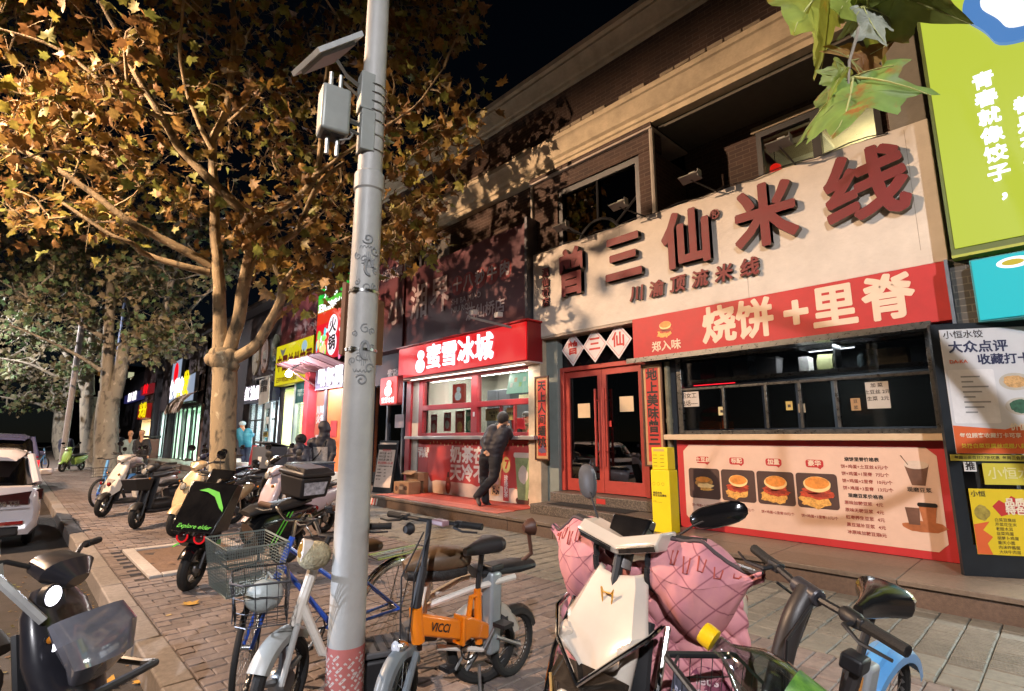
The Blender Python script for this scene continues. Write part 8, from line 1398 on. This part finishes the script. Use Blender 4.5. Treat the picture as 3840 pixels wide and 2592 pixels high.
def pink_extra(t):
    def ap(u, v):
        U = u * 2 - 1; y = U * (.4 + .12 * v); x = .22 - .16 * U * U + .02 * v; z = 1.0 - .8 * v + .05 * abs(U) * (1 - v) + .02 * math.sin(U * 9 + v * 4); h = quilt(y, z) + .014 * noise.noise((y * 5, z * 5, 2)); return Vector((x + h, y + h * U, z))
    apr = surf(ap, 80, 90).build('quilt_apron', PINK, t, ang=180); m_ = apr.modifiers.new('s', 'SOLIDIFY'); m_.thickness = .012; m_.offset = -1
    MB().tube([ap(i / 24, 1) for i in range(25)], .007, 6).build('apron_trim', PTRIM, t)
    for s in (1, -1):
        def mf(u, v):
            a = 2 * PI * v; f = u; cy = .13 + .4 * f; r1 = .1 + .03 * math.sin(PI * min(1, f * 1.3)) - .105 * max(0, f - .55) / .45; r2 = .1 + .06 * math.sin(PI * min(1, f * 1.2)) - .12 * max(0, f - .5) / .5; h = quilt(s * cy, a * .1) * .5 + .006 * noise.noise((f * 5, math.cos(a) * 2, math.sin(a) * 2 + s)); r1 = max(r1, .012); r2 = max(r2, .012)
            return Vector((.2 - .07 * f + math.cos(a) * (r1 + h), s * cy, 1.02 - .05 * math.sin(PI * f) + .03 * f + math.sin(a) * (r2 + h) - .07 * max(0, -math.sin(a)) * math.sin(PI * min(1, f * 1.1))))
        mu = surf(mf, 40, 44).build('hand_muff', PINK, t, ang=180); MB().tube([mf(i / 20, .19) + Vector((.0, 0, .004)) for i in range(21)], .0085, 6).build('muff_trim', PTRIM, t); MB().tube([mf(0, i / 20) for i in range(21)], .014, 6).build('muff_cuff', mat('cuff_black', '17161a', .9, bump=.5, bscale=80), t)
        for k in range(5):
            u0 = .25 + k * .13; v0 = .12 - .02 * (k % 2); MB().tube([mf(u0, v0 + .01) + Vector((.003, 0, 0)), mf(u0 + .01, v0 - .05) + Vector((.004, 0, 0)), mf(u0 + .05, v0 - .05) + Vector((.004, 0, 0)), mf(u0 + .06, v0 + .01) + Vector((.003, 0, 0))], .0035, 4).build('drip_print', mat('drip_red', 'a0483c', .8), t)
        uu = .5 + s * .345; vv = .56; ci = [ap(uu + .085 * math.cos(R(a)), vv + .1 * math.sin(R(a))) + Vector((.014, s * .004, 0)) for a in range(0, 360, 15)]; cc = ap(uu, vv) + Vector((.026, s * .004, 0))
        MB().add([cc] + ci, [(0, i + 1, (i + 1) % 24 + 1) for i in range(24)]).build('print_disc', mat('disc_plum', '7a3c50', .75), t)
        tx = text("let's\nmove", .055, mat('disc_text', 'd0b8b8', .7, var=0), t, cc + Vector((.006, 0, .012)), rot=(PI / 2, 0, PI / 2 + s * R(32)), off=.001, line=.8)
    yl = [ap(.93 + .06 * math.cos(R(a)), .4 + .2 * math.sin(R(a))) + Vector((.012, .012, 0)) for a in range(0, 360, 20)]; MB().add(yl, [tuple(range(18))]).build('yellow_patch', mat('patch_yellow', 'c8a048', .75, var=.3, scale=20), t)
    # front panel, headlamp, chrome guards
    def fp(u, v): U = u * 2 - 1; a = abs(U); w = np.interp(v, (0, .12, .62, 1), (.115, .14, .2, .15)); return Vector((.345 + .19 * v - .22 * max(0, a - .78) - .012 * a + .012 * math.sin(PI * v), U * w, .97 - .36 * v + .12 * a * v ** 3 + .02 * a))
    q = surf(fp, 36, 26).build('front_panel', WH2, t, ang=22); m2 = q.modifiers.new('s', 'SOLIDIFY'); m2.thickness = .03; m2.offset = -1
    emb = [(-.03, .03), (-.02, .012), (.02, .012), (.03, .03), (.026, .006), (.022, -.03), (-.022, -.03), (-.026, .006), (-.03, .03)]; MB().tube([fp(.5, .2) + Vector((.014, a, b_)) for a, b_ in emb], .0042, 5).build('emblem', mat('emblem_orange', 'c08a2a', .5), t)
    for s in (1, -1):
        MB().tube([fp(.5 + s * .49, .45) + Vector((-.02, s * .06, 0)), fp(.5 + s * .5, .55) + Vector((.05, s * .035, 0)), fp(.5 + s * .4, .86) + Vector((.05, s * .01, 0)), fp(.5, 1.0) + Vector((.06, 0, .0))], .0095, 8).build('chrome_guard', CHR, t)
        MB().tube([(.32, s * .23, .82), (.44, s * .25, .62), (.54, s * .22, .42), (.48, s * .23, .3), (.2, s * .24, .22)], .013, 8).build('crash_bar', CHR, t); MB().body([(.3, .9, .02, .05), (.4, .7, .03, .07), (.46, .5, .03, .06)], 12).build('side_cheek', WH2, t); t.children[-1].location = (0, s * .14, 0)
    MB().body([(.5, .64, .17, .03), (.55, .57, .175, .05), (.565, .48, .14, .05), (.53, .4, .07, .03)], 20).build('headlamp', mat('lamp_smoke', '2c2620', .06, coat=1., var=.5, scale=14), t)
    for s in (1, -1): MB().tube([(.578, s * .15, .6), (.612, s * .11, .5), (.6, s * .05, .43)], .006, 6).build('lamp_strip', mat('strip_amber', 'b08a50', .15, coat=1.), t); MB().ell((.6, s * .06, .545), (.02, .04, .03), 12, 8).build('reflector', CLR, t)
    MB().body([(.56, .36, .1, .04), (.54, .28, .12, .05), (.46, .22, .09, .05)], 18).build('lower_nose', WH2, t)
    # handlebar cowl: wing with dark slit lamps and screen
    def cw(x, hwid, z, th): return (x, z, hwid, th)
    MB().loft([[Vector((.24 + dx, y, 1.085 + dz + .05 * abs(y) / .2)) for dx, dz in ((.1, -.035), (.115, 0), (.07, .035), (-.05, .03), (-.07, -.01), (0, -.045))] for y in (-.2, -.15, -.08, 0, .08, .15, .2)]).build('bar_cowl', WH2, t, bevel=.008)
    for s in (1, -1): MB().add([(.352, s * .02, 1.062), (.357, s * .02, 1.08), (.357, s * .19, 1.122), (.345, s * .19, 1.1)], [(0, 1, 2, 3)]).build('slit_lamp', mat('slit_dark', '1e1a16', .08, coat=1., var=.6, scale=40), t); MB().tube([(.359, s * .015, 1.083), (.359, s * .19, 1.127)], .0035, 5).build('slit_trim', CHR, t)
    MB().add([(.3, -.085, 1.1), (.3, .085, 1.1), (.22, .1, 1.2), (.22, -.1, 1.2), (.2, -.085, 1.09), (.2, .085, 1.09), (.17, .1, 1.18), (.17, -.1, 1.18)], [(0, 1, 2, 3), (4, 7, 6, 5), (0, 3, 7, 4), (1, 5, 6, 2), (3, 2, 6, 7), (0, 4, 5, 1)]).build('dash_screen', GLB, t, bevel=.01)
    MB().tube([(.3, 0, .99), (.27, 0, 1.06)], .04, 12).build('column_cover', mat('col_grey', '6a6460', .5), t); mirror(t, (.22, -.17, 1.13), (.19, -.27, 1.32), (.1, -.15), (.058, .085), back_=mat('mir_grey', '4a4a4c', .4)); mirror(t, (.22, .19, 1.13), (.14, .36, 1.25), (0, .25, R(20)), (.12, .048))
dp = Vector((.03, -1)).normalized()
scooter('white scooter wearing a pink quilted windproof apron, nearest the camera', (-1.43 - dp.x * .27, 1.95 - dp.y * .27, 0), hd(dp), R(-3), body=WH2, lamp=None, mirrors=False, zb=1.08, screen=pink_extra, shield=[(.5, .34, .07, .05), (.46, .5, .12, .05), (.38, .7, .13, .05), (.3, .9, .1, .04)], lever=False, detail=False, fend=WH2, cowl=False).scale = (.97,) * 3
# ================================================================== DARK SCOOTER ON THE ROAD, LAMPS LIT (left foreground)
def road_extra(t):
    MB().lathe([(.02, -.05), (.045, -.03), (.05, 0), (.045, .006)], (.47, -.16, .98), (1, .1, 0), 18).build('spot_lamp', BLKP, t); MB().lathe([(.044, .004), (.03, .016), (.004, .02)], (.47, -.16, .98), (1, .1, 0), 18).build('spot_lens', E('spot', 'f4f0ff', 6.), t); MB().add([(.55, -.2, .77), (.6, -.1, .76), (.59, -.09, .8), (.54, -.19, .82)], [(0, 1, 2, 3)]).build('day_lamp', E('spot'), t, smooth=False)
    MB().body([(.5, .86, .19, .03), (.57, .78, .2, .05), (.6, .68, .16, .05), (.55, .6, .1, .03)], 18).build('clear_visor', mat('visor_grey', '6a6a72', .08, coat=1., var=.2), t)
    MB().tube([(.35, -.24, .58), (.6, -.25, .56), (.74, -.16, .6), (.78, 0, .62), (.74, .16, .6), (.6, .25, .56), (.35, .24, .58)], .018, 8).build('bumper_bar', mat('bar_dark', '2c2a2a', .4), t)
    MB().loft([[Vector((.24, -.2, 1.12)), Vector((.26, -.2, 1.05))], [Vector((.3, -.38, 1.1)), Vector((.33, -.4, 1.02))], [Vector((.22, -.55, 1.13)), Vector((.24, -.57, 1.06))]], closed=False, cap=False).build('hand_guard', mat('guard_silver', 'a8a8a6', .35, var=.15), t); MB().loft([[Vector((.24, -.2, 1.05)), Vector((.2, -.2, .9))], [Vector((.3, -.38, 1.02)), Vector((.22, -.36, .88))], [Vector((.22, -.55, 1.06)), Vector((.16, -.5, .98))]], closed=False, cap=False).build('hand_cover', BLKP, t); MB().tube([(.4, -.12, .86), (.26, -.24, 1.07)], .02, 6).build('guard_strut', mat('guard_silver'), t)
    mirror(t, (.22, -.2, 1.12), (.12, -.3, 1.34), (0, -.2), (.13, .055))
rd = Vector((.62, .5)).normalized()
rsx = Vector((-3.27, .36)) - rd * .5
scooter('dark scooter on the road at the left edge with its lamps lit', (rsx.x, rsx.y, -.17), hd(rd), 0., body=mat('road_dark', '26262c', .3, coat=.5, var=.2), lamp=None, mirrors=False, zb=1.06, screen=road_extra, group='scooters on the road', lever=False, Rw=.24)
l = bpy.data.lights.new('scooter_lamp', 'SPOT'); l.energy = 40; l.color = (.75, .82, 1); l.spot_size = R(110); l.spot_blend = .8; lo = bpy.data.objects.new('scooter_lamp', l); COL.objects.link(lo); lo.location = (rsx.x + rd.x * .62, rsx.y + rd.y * .62 - .05, .8); lo.rotation_euler = Vector((rd.x, rd.y, -.25)).to_track_quat('-Z', 'Y').to_euler()
# ================================================================== PEOPLE
SKIN = mat('skin', 'b08468', .55, var=.06); HAIR = mat('hair_black', '141214', .6, var=.2, bump=.6, bscale=90); SHOE = mat('shoe', '3a3230', .6, var=.3)
def person(label, foot, prims, mats, parts=(), vox=.014, group='people on the pavement'):
    """prims: (p0, r0, p1, r1, material index, [squash]) tapered capsules fused into one continuous body"""
    t = thing('person', label, 'person', foot, group=group); b = MB()
    for q in prims:
        p0, r0, p1, r1 = Vector(q[0]), q[1], Vector(q[2]), q[3]; n = max(2, int((p1 - p0).length / .03))
        b.tube([p0.lerp(p1, i / n) for i in range(n + 1)], [r0 + (r1 - r0) * i / n for i in range(n + 1)], 14); b.ell(p0, r0, 14, 8); b.ell(p1, r1, 14, 8)
    me = bpy.data.meshes.new('body'); me.from_pydata(b.v, [], b.f); o = bpy.data.objects.new('body', me); COL.objects.link(o)
    r = o.modifiers.new('r', 'REMESH'); r.mode = 'VOXEL'; r.voxel_size = vox; s_ = o.modifiers.new('s', 'SMOOTH'); s_.iterations = 5; s_.factor = .5
    dg = bpy.context.evaluated_depsgraph_get(); me2 = bpy.data.meshes.new_from_object(o.evaluated_get(dg)); bpy.data.objects.remove(o)
    for m in mats: me2.materials.append(m)
    V = np.zeros(len(me2.vertices) * 3); me2.vertices.foreach_get('co', V); V = V.reshape(-1, 3)
    N3 = np.zeros(len(V) * 3); me2.vertices.foreach_get('normal', N3); N3 = N3.reshape(-1, 3)
    wr = np.array([noise.noise((v[0] * 7, v[1] * 7, v[2] * 16)) for v in V]); V2 = V + N3 * (wr * .011)[:, None]
    pc = np.array([tuple(p.center) for p in me2.polygons]); best = np.full(len(pc), 9.); idx = np.zeros(len(pc), int)
    for q in prims:
        a, c_ = np.array(q[0]), np.array(q[2]); ab = c_ - a; L2 = max(ab @ ab, 1e-9); tt = np.clip(((pc - a) @ ab) / L2, 0, 1); d = np.linalg.norm(pc - (a + tt[:, None] * ab), axis=1) - (q[1] + (q[3] - q[1]) * tt); k = d < best; best[k] = d[k]; idx[k] = q[4]
    me2.vertices.foreach_set('co', V2.ravel()); me2.polygons.foreach_set('material_index', idx.astype(np.int32)); me2.polygons.foreach_set('use_smooth', np.ones(len(pc), bool)); me2.update()
    ob = bpy.data.objects.new('body', me2); COL.objects.link(ob); ob.parent = t; ob.matrix_parent_inverse = t_inv(t)
    for nm, mb, m in parts: wp(t, nm, mb, m, ang=180)
    return t
def body(J, k=1., puff=1., jm=0, tm=1, hm=2, sm=3, coat=0., leg=1.1):
    """joint dict -> capsules; materials: jacket, trousers, skin, shoes"""
    V = {a: Vector(b) for a, b in J.items()}; ms = (V['sl'] + V['sr']) / 2; mh = (V['hl'] + V['hr']) / 2; P = []; ch = ms.lerp(mh, .3); be = ms.lerp(mh, .7)
    P += [(V['head'] - Vector((0, 0, .02)) * k, .092 * k, V['head'] + Vector((0, 0, .035)) * k, .098 * k, hm), (ms + Vector((0, 0, .03)) * k, .062 * k, V['head'] - Vector((0, 0, .06)) * k, .055 * k, hm)]
    for s in 'lr':
        sh = V['s' + s]; P += [(sh, .078 * k * puff, V['e' + s], .056 * k * puff, jm), (V['e' + s], .056 * k * puff, V['w' + s], .042 * k * puff, jm), (sh.lerp(ms, .25), .095 * k * puff, ch + (sh - ms) * .55, .125 * k * puff, jm), (ch + (sh - ms) * .55, .125 * k * puff, be + (V['h' + s] - mh) * .6, .12 * k * puff, jm), (be + (V['h' + s] - mh) * .6, .12 * k * puff, V['h' + s] + Vector((0, 0, -.02)), .125 * k * (puff if coat else 1), jm if coat >= 0 else tm)]
        if coat > 0: P.append((V['h' + s], .125 * k * puff, V['h' + s].lerp(V['k' + s], coat), .12 * k * puff, jm))
        P += [(V['h' + s] - Vector((0, 0, .05)), .1 * k * leg, V['k' + s], .066 * k * leg, tm), (V['k' + s], .066 * k * leg, V['a' + s], .055 * k * leg, tm), (V['a' + s] + Vector((0, 0, -.03)), .045 * k, V['t' + s], .038 * k, sm)]
        wv = V['w' + s]; dv_ = (wv - V['e' + s]).normalized(); P.append((wv, .036 * k, wv + dv_ * .06 * k, .034 * k, hm)); sd_ = dv_.orthogonal().normalized()
        for f in range(4): o_ = sd_ * (f - 1.5) * .02 * k; P.append((wv + dv_ * .06 * k + o_, .0105 * k, wv + dv_ * (.12 + .012 * (1.5 - abs(f - 1.5))) * k + o_ * 1.1 + dv_.cross(sd_) * .02 * k, .009 * k, hm))
        P.append((wv + dv_ * .02 * k + sd_ * .03 * k, .012 * k, wv + dv_ * .075 * k + sd_ * .055 * k, .01 * k, hm))
    return P
def px_joints(spec, at): return {k: at(*v) for k, v in spec.items()}
NAVYJ = mat('navy_jacket', '1d1c26', .6, var=.25, scale=8, bump=.3, bscale=14); NTR = mat('dark_trousers', '15151b', .75, var=.2, scale=6); WST_ = mat('white_stripe', 'b8b4b4', .6)
def hair(c, r, d=Vector((0, 0, 0)), kz=1.): return ('hair', MB().ell(Vector(c) + d, (r, r, r * kz), 18, 12), HAIR)
# leaning man at the counter (seen from behind)
L = lambda x, y, Y: onY(1600 + x * .2868, 1480 + y * .2868, Y)
J = dict(head=L(1008, 320, 6.98), sl=L(850, 470, 6.86), sr=L(1040, 480, 6.98), el=L(745, 620, 6.76), wl=L(775, 720, 6.72), er=L(1090, 540, 7.13), wr=L(1060, 440, 7.12), hl=L(775, 790, 6.8), hr=L(900, 800, 6.86), kl=L(745, 1060, 6.9), kr=L(880, 1080, 6.82), ar=L(660, 1330, 6.6), al=L(770, 1390, 6.8), tr=L(690, 1430, 6.55), tl=L(820, 1440, 6.86))
P = body(J, 1.06, 1.3, coat=0, leg=1.3)
lm = person('man in a black jacket leaning on the drinks counter with crossed legs', (J['al'].x, J['al'].y, .221), P, [NAVYJ, NTR, SKIN, SHOE], [hair(J['head'], .118, Vector((.0, -.022, .025)), 1.1), ('side_stripe', MB().tube([J['hl'] + Vector((-.1, -.08, -.1)), J['kl'] + Vector((-.068, -.045, 0)), J['al'] + Vector((-.056, -.03, .02))], .009, 5), WST_)], .012)
# the two walkers
def at_t(t): return lambda x, y, dt=0.: onF(850 + x * .2867, 1350 + y * .2868, t + dt)
A_ = at_t(11.2)
J = dict(head=A_(1285, 895), sl=A_(1110, 1080), sr=A_(1370, 1090), el=A_(1090, 1200, -.05), wl=A_(1130, 1300, -.1), er=A_(1395, 1230, -.05), wr=A_(1350, 1340, -.12), hl=A_(1190, 1400), hr=A_(1310, 1410), kl=A_(1200, 1670), kr=A_(1290, 1680, -.1), al=A_(1215, 1890, .1), ar=A_(1285, 1890, -.15), tl=A_(1215, 1945, -.0), tr=A_(1295, 1945, -.1))
foot = lambda J: (J['al'].x, J['al'].y, 0.)
P = body(J, 1.0, 1.2, coat=.15); P.append((J['head'] + Vector((0, 0, -.02)), .125, J['head'] + Vector((-.01, -.02, .05)), .12, 0)); P.append((J['head'] - Vector((0, 0, .14)), .12, (J['sl'] + J['sr']) / 2, .13, 0))
ms = (J['sl'] + J['sr']) / 2; bkv = -_fw; up_ = Vector((0, 0, 1))
person('walker in a black hooded jacket with a pale square on the back', foot(J), P, [NAVYJ, NTR, SKIN, mat('shoe_tan', '8a6a50', .6, var=.3)], [('back_print', surf(lambda u, v: ms + RT * (.04 + (u - .5) * .3) + up_ * (-.08 - v * .3) + bkv * (.2 - .16 * (u - .5) ** 2 - .03 * v), 8, 8), mat('print_pale', '9a9490', .7, var=.5, scale=9)), ('bag_strap', MB().tube([ms + RT * .13 + up_ * .06 + bkv * .1, ms + RT * .05 - up_ * .2 + bkv * .21, ms - RT * .14 - up_ * .4 + bkv * .19], .012, 5), BLKP)], .014)
B_ = at_t(10.9)
J = dict(head=B_(970, 1050), sl=B_(855, 1190), sr=B_(1060, 1200), el=B_(830, 1320, -.05), wl=B_(850, 1430, -.12), er=B_(1075, 1320, -.05), wr=B_(1060, 1420, -.12), hl=B_(915, 1470), hr=B_(1015, 1480), kl=B_(920, 1690), kr=B_(1000, 1690), al=B_(925, 1890), ar=B_(1000, 1890), tl=B_(925, 1940, -.1), tr=B_(1005, 1940, -.1))
P = body(J, .95, 1.3, coat=.55); P.append(((J['sl'] + J['sr']) / 2 + Vector((0, 0, .03)), .13, (J['sl'] + J['sr']) / 2 + Vector((0, 0, .06)) + bkv * .06, .12, 0))
person('shorter walker in a dark padded coat left of the hooded one', foot(J), P, [mat('navy_coat', '1c1e2e', .5, var=.3, scale=7, bump=.5, bscale=9), NTR, SKIN, SHOE], [hair(J['head'], .112, Vector((0, 0, .02)), 1.02), ('hair_bun', MB().ell(J['head'] + bkv * .09 + up_ * .06, .05), HAIR)], .014)
# man in teal jacket
C_ = at_t(20.3)
J = dict(head=C_(205, 850), sl=C_(160, 930), sr=C_(295, 935), el=C_(150, 1010), wl=C_(175, 1060, .3), er=C_(330, 990, .15), wr=C_(345, 970, .45), hl=C_(205, 1110), hr=C_(285, 1110), kl=C_(215, 1240), kr=C_(275, 1240), al=C_(215, 1350), ar=C_(275, 1350), tl=C_(205, 1375), tr=C_(285, 1375))
person('man in a bright teal padded jacket and pale cap at the shop window', (J['al'].x, J['al'].y, J['al'].z - .1), body(J, 1.05, 1.3, coat=0), [mat('teal_jacket', '2a7a98', .6, var=.15, scale=5, bump=.4, bscale=8), mat('jeans', '26304a', .8, var=.3), SKIN, SHOE], [('cap', MB().ell(J['head'] + up_ * .05, (.125, .125, .1), 16, 10), mat('cap_pale', '9ab0c0', .7))], .02)
# far man beside the green scooter, three people chatting
def spec(at, x, y, k, lean=0):
    j = lambda dx, dy, dt=0: at(x + dx * k, y + dy * k, dt); return dict(head=j(0, 0), sl=j(-22, 32), sr=j(22, 32), el=j(-30, 62), wl=j(-24, 84, -.15), er=j(30, 62), wr=j(24, 84, -.15), hl=j(-11, 86), hr=j(11, 86), kl=j(-12, 128), kr=j(12, 128), al=j(-12, 168), ar=j(12, 168), tl=j(-14, 174, -.1), tr=j(14, 174, -.1))
raw = lambda t: (lambda x, y, dt=0.: onF(x, y, t + dt))
for lb_, x, y, t_, k, jm, tm, pf in (('man in a navy jacket and cap beside the pale green scooter', 248, 1628, 25.6, .8, mat('navy_far', '20243c', .7, var=.2), mat('grey_trousers', '55544e', .8), 1.35), ('man with glasses in white shirt and dark jacket farthest left of the group', 441, 1618, 22.5, .9, mat('dark_far', '20242c', .7), NTR, 1.1), ('man in a pale blue open jacket in the middle of the group', 490, 1628, 20.6, .95, mat('pale_jacket', '7a929a', .7, var=.15), NTR, 1.2), ('man in a black jacket at the right of the group', 532, 1626, 20.2, .98, mat('black_far', '15151c', .7), NTR, 1.25)):
    J = spec(raw(t_), x, y, k); nf = (EYE - J['head']).normalized(); hh = hair(J['head'], .107, Vector((0, 0, .035)) - nf * .03 * (0 if 'cap' in lb_ else 1), .95); H0 = J['head']
    person(lb_, foot(J), body(J, 1., pf, coat=0), [jm, tm, SKIN, SHOE], [hh, ('nose', MB().ell(H0 + nf * .1 - up_ * .01, (.016, .016, .025), 8, 6), SKIN), ('eye', MB().ell(H0 + nf * .092 + RT * .035 + up_ * .015, .012, 8, 6), HAIR), ('eye', MB().ell(H0 + nf * .092 - RT * .035 + up_ * .015, .012, 8, 6), HAIR)] if 'navy' not in lb_ else [hh], .022)
# vendor behind the window
vh = onY(1976, 1566, 8.0); dn = (Vector((-7.9, 7.0, 1.6)) - vh).normalized(); sv = dn.cross(up_).normalized()
J = dict(head=vh, sl=vh - sv * .2 - up_ * .24, sr=vh + sv * .2 - up_ * .24, el=vh - sv * .26 - up_ * .5 + dn * .06, wl=vh - sv * .16 - up_ * .5 + dn * .25, er=vh + sv * .26 - up_ * .5 + dn * .06, wr=vh + sv * .1 - up_ * .52 + dn * .26, hl=vh - sv * .1 - up_ * .75, hr=vh + sv * .1 - up_ * .75, kl=vh - sv * .1 - up_ * 1.15, kr=vh + sv * .1 - up_ * 1.15, al=vh - sv * .1 - up_ * 1.5, ar=vh + sv * .1 - up_ * 1.5, tl=vh - sv * .1 - up_ * 1.54 + dn * .1, tr=vh + sv * .1 - up_ * 1.54 + dn * .1)
person('vendor in grey cap and olive jacket behind the drinks window', (vh.x, vh.y, .22), body(J, 1., 1.15, coat=0), [mat('olive_jacket', '7a7050', .7, var=.2), NTR, SKIN, SHOE], [('cap', MB().ell(vh + up_ * .06, (.112, .112, .075), 18, 10), mat('cap_grey', '55585a', .8)), ('cap_brim', MB().ell(vh + up_ * .05 + dn * .11, (.075, .075, .014), 14, 8), mat('cap_grey')), ('nose', MB().ell(vh + dn * .1 - up_ * .005, (.017, .017, .028), 10, 8), SKIN), ('ear', MB().ell(vh + sv * .098 - up_ * .005, (.02, .02, .032), 8, 6), SKIN), ('ear', MB().ell(vh - sv * .098 - up_ * .005, (.02, .02, .032), 8, 6), SKIN), ('eye', MB().ell(vh + dn * .09 + sv * .035 + up_ * .02, (.013, .013, .008), 8, 6), HAIR), ('eye', MB().ell(vh + dn * .09 - sv * .035 + up_ * .02, (.013, .013, .008), 8, 6), HAIR), ('mouth', MB().ell(vh + dn * .09 - up_ * .055, (.026, .026, .006), 10, 6), mat('lip', '8a4a42', .5)), ('collar', MB().torus(vh - up_ * .15, .085, .03, (0, 0, 1), n=18, m=8), mat('olive_jacket'))], .012, 'shop staff')
